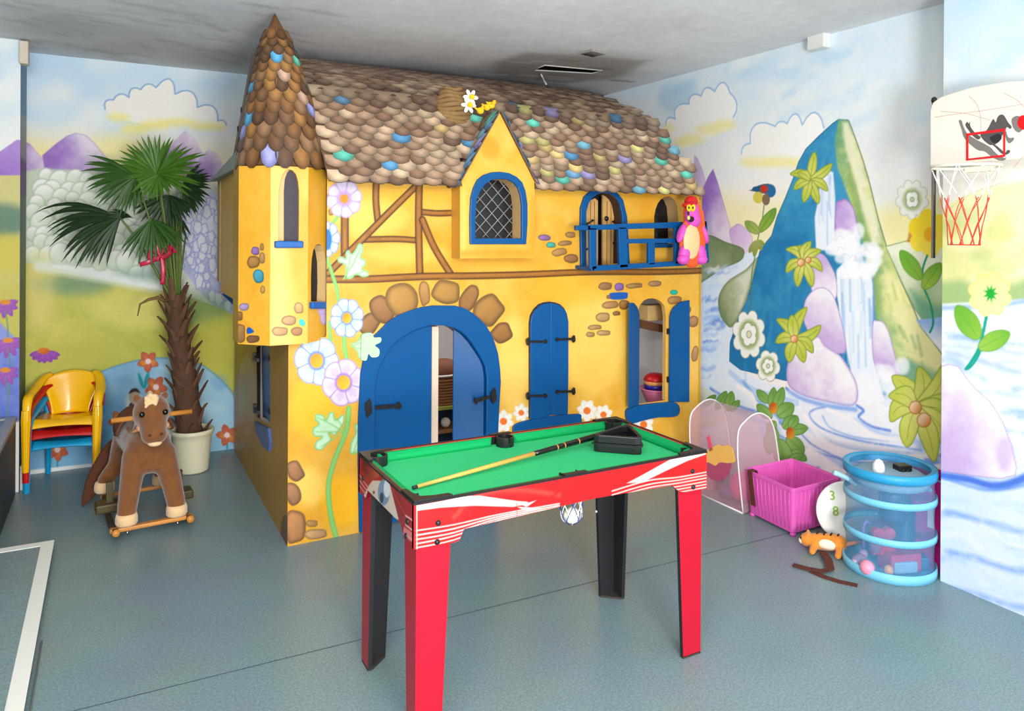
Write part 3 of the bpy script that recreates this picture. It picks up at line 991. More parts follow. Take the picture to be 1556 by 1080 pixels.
def star_flower(cv, x, y, r_, n=5, rot=0.0, col=(206, 110, 72), heart=(238, 214, 214), stem=None, col2=(226, 160, 60)):
    if stem:
        cv.stroke([(x, y + r_ * .5), (x + stem * .3, y + r_ * 2), (x, y + r_ * 3)], 2.5, (44, 150, 160))
    for i in range(n):
        a = 2 * PI * i / n + rot
        leaf(cv, x, y, x + r_ * math.cos(a), y + r_ * math.sin(a), r_ * .62, col if i % 2 == 0 else col2, (186, 88, 60), None, (160, 70, 50), ew=1.2)
    cv.oval(x, y, r_ * .25, r_ * .25, heart)


star_flower(c, 225, 549, 17, 5, -.9, stem=4)
star_flower(c, 237, 588, 18, 5, .2, stem=0)
star_flower(c, 181, 640, 17, 5, .5, stem=3)
star_flower(c, 345, 661, 17, 5, -.6, (206, 110, 70), stem=2)
star_flower(c, 87, 683, 18, 6, .4, stem=2)
leaf(c, 218, 590, 210, 566, 5, (30, 150, 160))
leaf(c, 220, 590, 224, 566, 5, (30, 150, 160))
for a in (2.5, 2.9, .6, .2, 1.6, 1.1, 2.0):
    leaf(c, 68, 536, 68 + 24 * math.cos(a), 536 + 16 * math.sin(a), 9, (170, 90, 190), (140, 70, 170), None, (130, 60, 150))
c.oval(66, 533, 9, 5, (222, 130, 40), col2=(200, 90, 30), ga=(60, 528), gb=(72, 538))
# little winged bug by the flowers
c.oval(204, 612, 13, 16, (206, 212, 216), soft=8, alpha=.9)
c.oval(204, 603, 8.5, 11, (176, 160, 130), soft=2)
c.poly([(196, 598), (200, 591), (208, 590), (213, 597), (205, 595)], (56, 46, 40))
c.stroke([(199, 614), (196, 626), (192, 630)], 4, (44, 50, 50))
c.stroke([(204, 620), (203, 632), (204, 640)], 3.5, (38, 44, 46))
c.oval(197, 624, 4, 5, (220, 190, 80))
c.stroke([(40, 719), (200, 702), (400, 683)], 9, (226, 230, 230), soft=2)
g = cvB.grid()
ex = MB()
ex.box((0.4, BACK_Y + .035, CEIL / 2), (6.2, 0.05, CEIL))
ex.c = [(190, 200, 210)] * len(ex.v)
o = grids_mesh('wall_back', [g], PAINT, None, ex)
tag(o, 'back wall painted with violet hills, cloud, meadow and pond', 'wall', kind='structure')

# ---------------------------------------------------------------- pier on the left
LP_Y = 5.07
LP_X = fy(30, 400, LP_Y).x
cvL = Canvas((LP_X - 0.5, LP_Y, 0), (1, 0, 0), (0, 0, 1), 0.5, CEIL, 0.0048, seed=31)
c = cvL
sky(c, -120, 40, 80, 250, 270, 3)
c.poly([(-140, 262), (-60, 262), (0, 230), (26, 212), (40, 214), (40, 270), (-140, 280)], (150, 108, 190), smooth=False, col2=(176, 140, 206), ga=(-20, 260), gb=(30, 220), nz=.5)
c.poly([(-140, 268), (40, 266), (40, 640), (-140, 640)], (206, 196, 130), smooth=False, col2=(196, 186, 90), ga=(0, 280), gb=(0, 480), nz=.5)
c.oval(0, 335, 50, 26, (84, 120, 110), soft=20, alpha=.8)
c.oval(10, 385, 46, 30, (206, 190, 80), soft=20, alpha=.8)
c.poly([(-140, 440), (-20, 470), (0, 490), (30, 520), (40, 640), (-140, 640)], (140, 150, 214), smooth=False, col2=(90, 110, 196), ga=(0, 480), gb=(0, 630), nz=.6, soft=6)
for x, y, k in ((8, 462, 1), (12, 520, 1.1), (8, 565, 1), (-40, 500, 1)):
    for a in (0.3, 1.0, 1.7, 2.4, 3.0, -.2):
        leaf(c, x, y, x + 20 * k * math.cos(a), y + 22 * k * math.sin(a), 9, (178, 110, 190), (150, 80, 170), None, (140, 70, 160))
    c.oval(x, y - 3, 8, 4, (222, 140, 50))
    c.stroke([(x, y + 8), (x + 4, y + 40), (x + 2, y + 80)], 2, (90, 140, 110), alpha=.7)
g = cvL.grid()
ex = MB()
ex.col = (120, 150, 180)
ex.box((LP_X - 1.13, (LP_Y + BACK_Y) / 2 + .003, CEIL / 2), (2.26 - .0, BACK_Y - LP_Y - .004, CEIL))
# the narrow return of the pier carries the hill painting round the corner
nb = 60
vs, fs, cs = [], [], []
for i in range(nb + 1):
    z = CEIL * i / nb
    zz = z / CEIL
    cl = (84, 100, 90) if zz < .2 else (112, 124, 96) if zz < .56 else (104, 124, 114) if zz < .66 else (116, 88, 138) if zz < .75 else (156, 164, 166) if zz < .84 else (110, 150, 178)
    for y in (LP_Y, BACK_Y):
        vs.append((LP_X + .002, y, z))
        cs.append(cl)
for i in range(nb):
    fs.append((2 * i, 2 * i + 1, 2 * i + 3, 2 * i + 2))
ex.add(vs, fs, cols=cs)
o = grids_mesh('wall_left', [g], PAINT, None, ex)
tag(o, 'projecting wall pier with violet hill at the left end of the back wall', 'wall', kind='structure')
b = MB()
b.box((LP_X + .012, (LP_Y + BACK_Y) / 2 - .02, .07), (.016, .25, .14))
tag(bevel(b.build('baseboard_left', mat('white_gloss', (226, 226, 222), .4)), .003), 'white strip down the foot of the projecting wall pier', 'baseboard', kind='structure')

b = MB()
b.box((-2.68, 1.85, CEIL / 2), (.05, 7.1, CEIL))  # unseen wall, added to hold back ambient light from the left
tag(b.build('wall_left_added', mat('grey_plaster', (120, 128, 136), .8, var=.04, scale=4)), 'plain grey unseen wall added at the far left to cut ambient light', 'wall', kind='structure')

# ---------------------------------------------------------------- floor
M = bpy.data.materials.new('grey_blue_lino')
M.use_nodes = True
nt = M.node_tree
bs = nt.nodes['Principled BSDF']
tc = nt.nodes.new('ShaderNodeTexCoord')
n1 = nt.nodes.new('ShaderNodeTexNoise')
n1.inputs['Scale'].default_value = 130
n1.inputs['Detail'].default_value = 6
n2 = nt.nodes.new('ShaderNodeTexNoise')
n2.inputs['Scale'].default_value = 3.0
n2.inputs['Detail'].default_value = 4
cr = nt.nodes.new('ShaderNodeValToRGB')
cr.color_ramp.elements[0].position = .36
cr.color_ramp.elements[0].color = lin((112, 136, 142)) + [1]
cr.color_ramp.elements[1].position = .66
cr.color_ramp.elements[1].color = lin((140, 163, 168)) + [1]
mx = nt.nodes.new('ShaderNodeMix')
mx.data_type = 'RGBA'
mx.blend_type = 'MULTIPLY'
mx.inputs['Factor'].default_value = .25
nt.links.new(tc.outputs['Object'], n1.inputs['Vector'])
nt.links.new(tc.outputs['Object'], n2.inputs['Vector'])
nt.links.new(n1.outputs['Fac'], cr.inputs['Fac'])
nt.links.new(cr.outputs['Color'], mx.inputs['A'])
nt.links.new(n2.outputs['Color'], mx.inputs['B'])
nt.links.new(mx.outputs['Result'], bs.inputs['Base Color'])
rg = nt.nodes.new('ShaderNodeMapRange')
rg.inputs['To Min'].default_value = .26
rg.inputs['To Max'].default_value = .40
nt.links.new(n2.outputs['Fac'], rg.inputs['Value'])
nt.links.new(rg.outputs['Result'], bs.inputs['Roughness'])
bs.inputs['Specular IOR Level'].default_value = .5
LINO = M
b = MB()
b.box((0.4, 1.85, -.03), (6.2, 7.1, .06))
# the welded seam in the lino
sm_ = mat('seam', (66, 86, 94), .6)
p0, p1 = fl(100, 1083), fl(1150, 822)
s_dir = (p1 - p0).normalized()
a_, e_ = p0 - s_dir * .6, p0 + s_dir * 6
w_ = Vector((-s_dir.y, s_dir.x, 0)) * .0022
e2 = p0 + s_dir * ((WALL_X - p0.x) / s_dir.x)
b.add([a_ - w_ + V(0, 0, .0006), e2 - w_ + V(0, 0, .0006), e2 + w_ + V(0, 0, .0006), a_ + w_ + V(0, 0, .0006)], [(0, 1, 2, 3)], mi=1)
o = b.build('floor', [LINO, sm_])
tag(o, 'grey blue speckled lino floor with a welded seam', 'floor', kind='structure')

# ---------------------------------------------------------------- ceiling
class CeilCanvas(Canvas):
    pass


cvC = Canvas((-2.7, BACK_Y + .06, CEIL), (1, 0, 0), (0, -1, 0), 6.16, 7.1, 0.02, seed=41, base=(214, 214, 216))
c = cvC
c.a[:] = np.array((236, 237, 240)) * (0.955 + .075 * (0.6 * c.n1 + .4 * c.n3))[..., None]
rr = random.Random(15)
for i in range(110):
    x, y = rr.uniform(0, 520), rr.uniform(5, 95)
    L = rr.uniform(15, 50)
    c.stroke([(x - L / 2, y - 3), (x, y), (x + L / 2, y + 4)], rr.uniform(1.5, 4), rr.choice([(238, 238, 236), (196, 194, 196), (206, 206, 208)]), alpha=.5, soft=3)
# damp and soot stains
for px_, py_, rx_, ry_, al in ((120, 60, 130, 26, .3), (250, 85, 150, 18, .3), (60, 35, 70, 18, .25), (330, 95, 60, 10, .3), (560, 105, 110, 10, .3), (850, 100, 100, 20, .45), (790, 108, 60, 12, .4), (900, 112, 70, 8, .4), (930, 92, 60, 12, .25), (700, 112, 90, 7, .4), (460, 88, 40, 9, .3)):
    c.oval(px_, py_, rx_, ry_, (140, 134, 128), soft=22, alpha=al * .75)
c.poly([(752, 96), (800, 80), (870, 84), (985, 92), (940, 118), (860, 126), (790, 128), (752, 120)], (150, 142, 134), smooth=False, soft=7, alpha=.55)
for i in range(20):
    x, y = rr.uniform(740, 960), rr.uniform(88, 130)
    c.stroke([(x - 14, y), (x, y + 1), (x + 16, y + 2)], rr.uniform(1, 3), rr.choice([(236, 234, 230), (120, 114, 110), (170, 160, 150)]), alpha=.5, soft=2)
c.hole([(811, 107), (828, 99.5), (915, 107.5), (900, 112)])
g = cvC.grid()
ex = MB()
ex.add([(-2.7, -1.7, CEIL + .05), (3.46, -1.7, CEIL + .05), (3.46, 5.46, CEIL + .05), (-2.7, 5.46, CEIL + .05)], [(0, 1, 2, 3)])
ex.c = [(30, 30, 30)] * 4
o = grids_mesh('ceiling', [g], mat_vc('ceiling_paint', rough=.8, spec=.2, bump=.3, scale=30), None, ex)
tag(o, 'stained white plaster ceiling with a broken dark opening', 'ceiling', kind='structure')
# torn rim of the opening and the small vent
b = MB()
rim = U_px([(811, 107), (828, 99.5), (915, 107.5), (900, 112)], lambda a, q, z: fl(a, q, z), CEIL - .004)
b.tube([p + V(0, 0, .003) for p in rim + [rim[0]]], .005, n=6)
t = thing('ceiling_hatch', 'dark rectangular opening in the ceiling above the playhouse roof', 'hatch', (rim[0] + rim[2]) / 2)
b.build('rim', mat('torn_plaster', (206, 202, 196), .8), t)
b = MB()
b.add([p + V(0, 0, .045) for p in rim], [(0, 1, 2, 3)])
b.build('void_panel', mat('black_void', (8, 8, 8), .9), t)
b = MB()
b.tube([fl(822, 113, CEIL - .01), fl(826, 120, CEIL - .03), fl(830, 128, CEIL - .1)], .006, n=6)
b.build('hanging_wire', mat('dirty_white', (198, 194, 188), .7), t)
q = U_px([(880, 79), (899, 74.5), (921, 79.5), (902, 84)], lambda a, q_, z: fl(a, q_, z), CEIL - .001)
b = MB()
b.prism(q, (0, 0, -.012))
cq = sum(q, Vector()) / 4
t = thing('ceiling_vent', 'small grey vent plate beside the larger ceiling opening', 'vent', cq)
b.build('vent_frame', mat('vent_grey', (150, 142, 134), .7), t)
b = MB()
for k in range(5):
    f0 = q[0].lerp(q[3], (k + .7) / 6)
    f1 = q[1].lerp(q[2], (k + .7) / 6)
    b.tube([f0.lerp(f1, .1) + V(0, 0, -.014), f0.lerp(f1, .9) + V(0, 0, -.014)], .004, n=4)
b.build('louvres', mat('vent_dark', (92, 86, 82), .7), t)

# cable trunking boxes under the ceiling
b = MB()
p = fx(1250, 64, WALL_X)
b.box((WALL_X - .03, p.y, p.z), (.06, .11, .085))
o = bevel(b.build('junction_box', mat('white_gloss', (226, 226, 222), .4)), .006)
tag(o, 'white box high on the mural wall under the ceiling', 'junction box')
b = MB()
b.box((LP_X + .018, LP_Y - .005, CEIL - .075), (.045, .09, .13))
o = bevel(b.build('conduit_cap', mat('cream_plastic', (214, 200, 182), .5)), .006)
tag(o, 'cream plastic cap at the ceiling end of the projecting wall pier', 'junction box')
# ================================================================== the playhouse
HX0, HX1, HY, HB = 0.745, 3.33, 3.61, 5.36
YEL, YEL2, YELD = (236, 190, 90), (222, 154, 28), (204, 134, 16)
BLUE = mat('blue_gloss', (0, 80, 140), .34, var=.05, spec=.32)
BLACK = mat('black_iron', (26, 24, 26), .38, var=.1)
HPAINT = mat_vc('house_paint', rough=.42, spec=.4, bump=.06, scale=60)
INNER = mat('inner_white', (214, 212, 216), .6, var=.03)
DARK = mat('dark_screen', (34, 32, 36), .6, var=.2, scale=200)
REVEAL = mat('reveal_ochre', (214, 168, 92), .6, var=.12)
TIMB, TIMBD = (148, 92, 28), (70, 38, 10)
SOIL = (150, 104, 20)


def F(px, py):
    return fy(px, py, HY)


def wash(cv, seed, deep=.5):
    rr = random.Random(seed)
    n = (0.5 * cv.n1 + .35 * cv.n2 + .15 * cv.n3)[..., None]
    cv.a[:] = np.array(YEL) * (1 - n) + np.array(YEL2) * n
    cv.a[:] = cv.a * (1 - deep * .25 * np.clip(cv.n1 - .55, 0, 1)[..., None]) + np.array(YELD) * deep * .25 * np.clip(cv.n1 - .55, 0, 1)[..., None]


house = thing('playhouse', 'yellow wooden playhouse with a turret, shingled roof and blue doors', 'playhouse', (2.0, HY, 0))
cvH = Canvas((HX0, HY, 0), (1, 0, 0), (0, 0, 1), HX1 - HX0, 1.80, 0.004, seed=51)
c = cvH
wash(c, 1)
rr = random.Random(77)
for x, y, rx_, ry_, cl, al in ((580, 500, 50, 30, YEL, .6), (620, 300, 70, 14, (240, 170, 20), .5), (560, 330, 60, 30, (252, 214, 110), .5), (900, 520, 50, 80, (250, 210, 110), .5), (780, 560, 24, 80, (252, 214, 120), .5), (870, 440, 60, 24, (238, 176, 40), .5), (480, 620, 40, 50, (252, 190, 30), .6), (520, 760, 30, 40, (255, 186, 10), .7), (470, 740, 24, 30, (255, 214, 110), .7), (750, 400, 80, 8, (230, 160, 30), .6), (620, 385, 60, 18, (254, 214, 110), .5), (1050, 540, 14, 90, (226, 186, 90), .5), (850, 300, 40, 10, (242, 180, 40), .5)):
    c.oval(x, y, rx_, ry_, cl, soft=22, alpha=al)
c.stroke([(694, 262), (694, 390)], 9, (196, 140, 60), alpha=.0)


def timber(pts, w):
    c.stroke(pts, w + 2.5, TIMBD, soft=1.5, smooth=len(pts) > 2)
    c.stroke(pts, w - 1.5, TIMB, soft=2, smooth=len(pts) > 2)
    c.stroke([(x, y - .5) for x, y in pts], w * .35, (186, 126, 50), soft=3, alpha=.7, smooth=len(pts) > 2, broken=.7)


timber([(525, 250), (524, 330), (524, 385)], 10)
timber([(573, 255), (571, 300), (574, 334)], 8.5)
timber([(555, 364), (600, 363), (633, 365)], 7.5)
timber([(641, 322), (665, 324), (695, 323)], 7.5)
timber([(498, 416), (540, 374), (600, 314), (641, 274)], 9)
timber([(637, 280), (636, 340), (638, 418)], 9.5)
timber([(642, 334), (660, 376), (686, 418)], 9)
timber([(496, 424), (560, 424), (640, 420), (720, 419), (800, 417), (900, 413), (1000, 413), (1067, 411)], 9.5)
ARCHST = [(560, 492, 34, 26, -.9, (166, 112, 58)), (580, 470, 30, 40, -.7, (170, 112, 58)), (611, 455, 44, 48, -.45, (206, 146, 62)), (645, 446, 16, 34, -.1, (200, 140, 66)), (678, 443, 40, 34, .05, (198, 140, 56)), (713, 453, 24, 38, .45, (170, 112, 50)), (743, 471, 38, 42, .7, (184, 126, 52)), (762, 506, 27, 30, 1.0, (164, 106, 44))]
for i, (x, y, w, h, r_, cl) in enumerate(ARCHST):
    c.oval(x, y, w * .57, h * .57, (246, 204, 104), rot=r_, soft=5, alpha=.5)
    stone(c, x, y, w * 1.1, h * 1.1, r_, cl, i)
for x, y, w, h, r_, cl in ((920, 435, 20, 12, 0, (170, 116, 66)), (941, 436, 14, 12, 0, (150, 100, 190)), (964, 434, 25, 8, -.05, (186, 134, 70)), (995, 431, 21, 9, -.05, (190, 140, 84)), (925, 451, 7, 6, 0, (170, 120, 60)), (927, 463, 24, 12, -.1, (196, 140, 76)), (948, 463, 16, 14, 0, (170, 112, 50)), (916, 482, 22, 15, -.05, (206, 156, 92)), (937, 476, 12, 7, 0, (160, 108, 54)), (904, 497, 21, 8, -.05, (200, 150, 84)), (897, 508, 13, 8, 0, (196, 146, 80)), (917, 505.5, 21, 8, 0, (206, 156, 92)), (1025, 456, 22, 12, 0, (186, 130, 64)), (1054, 488, 15, 17, .1, (186, 132, 80)), (1056, 537, 10, 24, .15, (196, 142, 84)), (1046, 470, 8, 10, 0, (180, 126, 70)), (827, 361, 19, 9, 0, (156, 110, 176)), (837, 372, 14, 9, 0, (60, 196, 180)), (867, 356.5, 15, 9, 0, (190, 136, 78)), (858, 369.5, 21, 8, -.1, (194, 138, 74)), (850, 383, 22, 12, -.2, (196, 142, 76)), (868, 392.5, 21, 14, -.05, (170, 114, 60)),
                          (448, 716, 24, 32, -.5, (180, 120, 74)), (445, 750, 24, 34, -.3, (184, 124, 78)), (448, 800, 34, 52, 0, (206, 138, 78)), (474, 795, 18, 10, 0, (206, 148, 78)), (480, 811, 34, 15, -.1, (220, 168, 106)), (503, 322, 8, 10, 0, (200, 140, 50)), (500, 300, 6, 14, 0, (196, 136, 50))):
    stone(c, x, y, w, h, r_, cl, int(w))
c.poly([(928, 445), (951, 444), (954, 448), (951, 454), (930, 455), (927, 450)], (20, 84, 168), smooth=True)
c.oval(1024, 444, 6, 4, (30, 180, 150), edge=(20, 140, 120), ew=1.5)

VIOL, VIOE = (216, 206, 228), (160, 130, 192)
BLU, BLE = (212, 221, 236), (122, 142, 204)
# creeping flower: stems
STEM = (134, 200, 110)
for pts, w in (([(508, 326), (500, 345), (500, 380), (512, 415), (514, 450), (506, 520), (520, 470)], 0.1), ([(520, 322), (506, 338)], 2.6), ([(497, 392), (506, 420), (512, 440), (514, 455)], 4), ([(523, 508), (524, 530), (528, 550)], 5), ([(530, 620), (526, 655), (508, 700), (499, 740), (503, 785), (511, 816)], 6), ([(500, 490), (503, 522)], 3)):
    if w > .5:
        c.stroke(pts, w + 1.6, (96, 168, 80), soft=1.5)
        c.stroke(pts, w, STEM, soft=1.5)
bloom(c, 523, 302, 27, 29, 8, .2, VIOL, (172, 146, 200), (212, 190, 232), (240, 140, 20), 6.5)
c.oval(523, 302, 12, 13, (176, 146, 208), soft=5, alpha=.75)
c.oval(523, 302, 6.5, 7, (242, 140, 20), soft=1.5)
bloom(c, 497, 363, 20, 27, 8, .3, BLU, BLE, (170, 204, 238), (40, 110, 180), 5)
c.oval(498, 364, 6, 16, (30, 110, 186), soft=4)


def lobed(cv, pts, base, tips):
    cv.poly(pts, (212, 236, 204), smooth=True, col2=(186, 222, 182), ga=base, gb=tips[0], nz=.4, edge=(112, 184, 112), ew=2.2, ea=.9)
    for x, y in tips:
        cv.stroke([base, ((base[0] + x) / 2 + 2, (base[1] + y) / 2), (x, y)], 1.8, (132, 200, 112), alpha=.85, soft=1.5)


LEAF1 = [(545, 370), (551, 372), (552, 381), (549, 391), (556, 395), (555, 403), (551, 408), (559.5, 413), (560.5, 419), (551, 421), (541, 417), (535, 423), (528, 424), (526, 419), (524, 403), (515, 399), (512.6, 393), (518, 389), (525, 392), (525, 383), (530, 379.5), (534, 385), (539, 380)]
LEAF2 = [(533.6, 522), (543, 518), (550, 507), (563.6, 505.4), (567, 512), (577, 512), (577, 519), (568.6, 524), (575, 530.5), (573.6, 540.5), (563.6, 542), (558.6, 537), (555, 547), (545, 544), (542, 534), (537, 529)]
LEAF3 = [(523.5, 631), (522, 644), (512, 657.5), (508.5, 662.5), (500, 657.5), (503.5, 667.5), (495, 677.5), (487, 684), (478.4, 681), (480, 671), (488.5, 664), (477, 662.5), (475, 651), (483.5, 644), (478.4, 637.5), (480, 629), (492, 631), (495, 637.5), (500, 627.5), (507, 626), (510, 637.5), (518.5, 631)]
LEAF4 = [(533.6, 671), (540, 657.5), (538.6, 646), (547, 642.5), (552, 651), (560, 652.5), (562, 659), (555, 667.5), (563.7, 674), (562, 681), (553.6, 686), (533.6, 689), (532, 681)]
lobed(c, LEAF1, (522, 424), [(547, 378), (552, 412), (532, 390)])
bloom(c, 527, 483, 26, 30, 8, .1, BLU, BLE, (166, 206, 240), (240, 146, 20), 7)
lobed(c, LEAF2, (534, 526), [(568, 512), (566, 536)])
lobed(c, LEAF3, (522, 656), [(482, 634), (480, 656), (488, 678), (510, 634)])
lobed(c, LEAF4, (536, 690), [(546, 650), (558, 662), (558, 680)])
bloom(c, 481, 548, 34, 38, 6, -.35, BLU, BLE, (170, 206, 236), (240, 132, 24), 10)
bloom(c, 522, 581, 33, 36, 6, .25, (218, 204, 228), (160, 128, 190), (190, 164, 214), (244, 146, 24), 10)
# daisies along the bottom
for x, y, k in ((765, 640, 1.0), (792, 627, .8), (892, 624, 1.0), (917, 630, .9), (978, 645, 1.0), (640, 720, 1.0), (940, 700, 1.1)):
    for i in range(7):
        a = 2 * PI * i / 7 + x
        leaf(c, x, y, x + 16 * k * math.cos(a), y + 18 * k * math.sin(a), 11 * k, (246, 244, 238), (236, 228, 214), None, (226, 206, 160), ew=1)
    c.oval(x, y, 5.5 * k, 5.5 * k, (238, 116, 40), soft=1.5)

# -------------------------------------------------- openings of the front
DOOR_O = [(545, 803), (543, 700), (543.6, 634), (547, 567), (553, 535), (567, 510), (587, 490), (603, 479), (620.5, 472), (640, 466), (657, 463.7), (690.6, 464), (705, 468), (717, 475), (728, 484), (737.5, 494), (745, 506), (751, 520.5), (756, 537), (759, 560), (760, 580), (758, 614), (756, 654), (755, 700), (755, 762)]
DOOR_I = [(569, 800), (568, 700), (568, 682), (569, 587), (572, 570), (577, 554), (590, 530), (601, 519), (614, 510), (627, 502), (641, 497), (657, 493.7), (672, 494), (687, 497), (698, 503), (707, 510), (716, 521), (724, 534), (731, 546), (736, 557), (738.5, 574), (738, 614), (737.5, 661), (737, 700), (736.5, 766)]


def dn(pts):
    out = [F(*p) for p in pts]
    out[0].z = 0.004
    out[-1].z = 0.004
    return out


do3, di3 = dn(DOOR_O), dn(DOOR_I)


def cut(cv, P3):
    cv.holes.append(np.array([((np.array(p) - cv.O) @ cv.U / cv.dx, (np.array(p) - cv.O) @ cv.W / cv.dy) for p in P3]))


hd = [p.copy() for p in di3]
hd[0].z = hd[-1].z = -.05
cut(c, hd)
WIN3 = [(967, 614), (968, 540), (969, 474), (972, 464), (978, 456.7), (984, 453.8), (990, 453), (996, 453.8), (1002, 456.7), (1007, 461), (1010, 466), (1012, 481), (1011.5, 540), (1011, 608)]
BAL_I = [(889, 405), (889, 350), (889, 322), (893, 308), (898, 301), (904, 296.6), (911, 293.5), (917.6, 293), (925, 294.5), (931, 298), (936, 303), (940, 310), (943.5, 329), (943, 360), (942, 400)]
BAL_O = [(881, 405), (880, 350), (880.5, 316), (886, 299), (891, 294), (897, 289.5), (909, 285.5), (917.6, 284.5), (926, 286), (933, 289.5), (939, 296), (945, 304), (951, 329), (953, 360), (955, 402)]
SMALL = [(994, 376), (994, 350), (994, 329), (996, 318), (999, 310), (1003, 304), (1008, 300), (1016, 298), (1021, 300), (1025, 304), (1029, 314), (1031, 338), (1031, 360), (1031, 374)]
for w_ in (WIN3, BAL_I, SMALL):
    cut(c, [F(*p) for p in w_])
xt = .925
cut(c, [V(HX0 - .05, HY, .985), V(xt, HY, .985), V(xt, HY, 1.85), V(HX0 - .05, HY, 1.85)])
g = cvH.grid()
ex = MB()
bx0, bx1 = HX0, HX1
ex.col = (226, 220, 208)
grids_mesh('front_wall', [g], HPAINT, house, None)

# ceiling floor slab, inner walls and rear walls
b = MB()
b.box(((HX0 + HX1) / 2 + .09, (HY + HB) / 2 + .01, 1.24), (HX1 - HX0 - .22, HB - HY - .05, .03))
b.build('upper_floor', mat('inner_wood', (150, 104, 70), .6), house)
b = MB()
b.box(((HX0 + HX1) / 2, HB - .01, .9), (HX1 - HX0, .02, 1.8))
b.box((HX1 - .012, (HY + HB) / 2, .9), (.02, HB - HY, 1.78))
b.box(((HX0 + HX1) / 2 + .02, HY + 1.1, .61), (HX1 - HX0 - .08, .02, 1.2))
b.build('inner_wall', INNER, house)

# left side wall with its window
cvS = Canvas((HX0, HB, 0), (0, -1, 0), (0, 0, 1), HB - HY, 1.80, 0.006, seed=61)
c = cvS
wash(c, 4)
c.a[:] = c.a * .25 + np.array((158, 118, 42)) * .75  # yellow mixed down to dark ochre, so the wall's shade sits in its colour
c.oval(375, 600, 14, 60, (206, 186, 140), soft=12, alpha=.5)
c.oval(370, 640, 12, 10, (196, 120, 60), soft=8, alpha=.5)
stone(c, 433, 812, 12, 60, 0, (120, 84, 40), 3)
SW = [(391, 634), (389, 590), (388.5, 540), (389, 528), (409.5, 520), (409.5, 560), (409.5, 644)]
cut(c, [fx(p[0], p[1], HX0) for p in [(391, 634), (389.5, 527), (410, 520), (410.5, 645)]])
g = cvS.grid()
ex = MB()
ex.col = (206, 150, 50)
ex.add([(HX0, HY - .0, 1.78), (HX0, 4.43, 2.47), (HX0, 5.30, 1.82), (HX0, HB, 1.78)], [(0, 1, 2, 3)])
grids_mesh('side_wall', [g], HPAINT, house, ex, label='side wall with shade painted into its ochre and a small blue shuttered window')
sw = [fx(391, 634, HX0), fx(389.5, 527, HX0), fx(410, 520, HX0), fx(410.5, 645, HX0)]
b = MB()
mid0, mid1 = sw[0].lerp(sw[3], .5), sw[1].lerp(sw[2], .5)
b.prism([sw[0] + V(.03, 0, 0), sw[1] + V(.03, 0, 0), mid1 + V(.03, 0, 0), mid0 + V(.03, 0, 0)], (.018, 0, 0))
sh = b.build('shutter', mat('blue_shade', (10, 56, 110), .35), house)
for q in (.12, .85):
    b = MB()
    p = sw[0].lerp(sw[1], q)
    b.box(p + V(-.008, -.04, 0), (.014, .12, .02))
    b.box(p + V(-.01, .02, 0), (.016, .03, .05))
    b.build('hinge', BLACK, sh)
b = MB()
b.prism([sw[3] + V(.004, .02, 0), sw[2] + V(.004, .02, 0), sw[2] + V(.02, .33, -.0), sw[3] + V(.02, .33, 0)], (.016, 0, 0))
sh = b.build('shutter', BLUE, house)
for q in (.15, .8):
    b = MB()
    p = sw[3].lerp(sw[2], q)
    b.ell(p + V(0, .03, 0), (.006, .016, .016))
    b.build('hinge', BLACK, sh)
b = MB()
s0, s1 = fx(391, 640, HX0), fx(413, 660, HX0)
b.prism([fx(390, 640, HX0), fx(411, 650, HX0), fx(413.5, 672, HX0), fx(412, 685, HX0), fx(402, 676, HX0), fx(392, 655, HX0)], (-.014, 0, 0))
b.build('window_sill', mat('blue_sill', (70, 96, 150), .45), house)

# oriel on the left side towards the back
b = MB()
b.col = (228, 180, 92)
b.box((.665, 4.39, 1.48), (.16, .80, .70))
orl = b.build('oriel', mat_vc('house_paint', .42), house, colors=True, label='small projecting bay on the side of the playhouse')
b = MB()
b.box((.645, 4.86, 1.50), (.13, .11, .62))
b.build('corner_post', mat('pale_wood', (190, 160, 110), .6), orl)
b = MB()
b.hexa([V(.56, 3.95, 1.82), V(.76, 3.95, 1.82), V(.76, 4.90, 1.82), V(.53, 4.93, 1.80)], [V(.70, 4.0, 2.02), V(.77, 4.0, 2.04), V(.77, 4.8, 2.04), V(.70, 4.8, 2.02)])
b.build('oriel_roof', mat('grey_green_slate', (116, 138, 126), .55, var=.3, scale=12), orl)
b = MB()
b.prism([(.74, 4.3, 1.12), (.60, 4.3, 1.12), (.74, 4.3, .98)], (0, .05, 0))
b.build('bracket', BLUE, orl)
b = MB()
b.prism([(.74, 4.72, 1.12), (.585, 4.72, 1.12), (.74, 4.72, .96)], (0, .05, 0))
b.build('bracket', BLUE, orl)


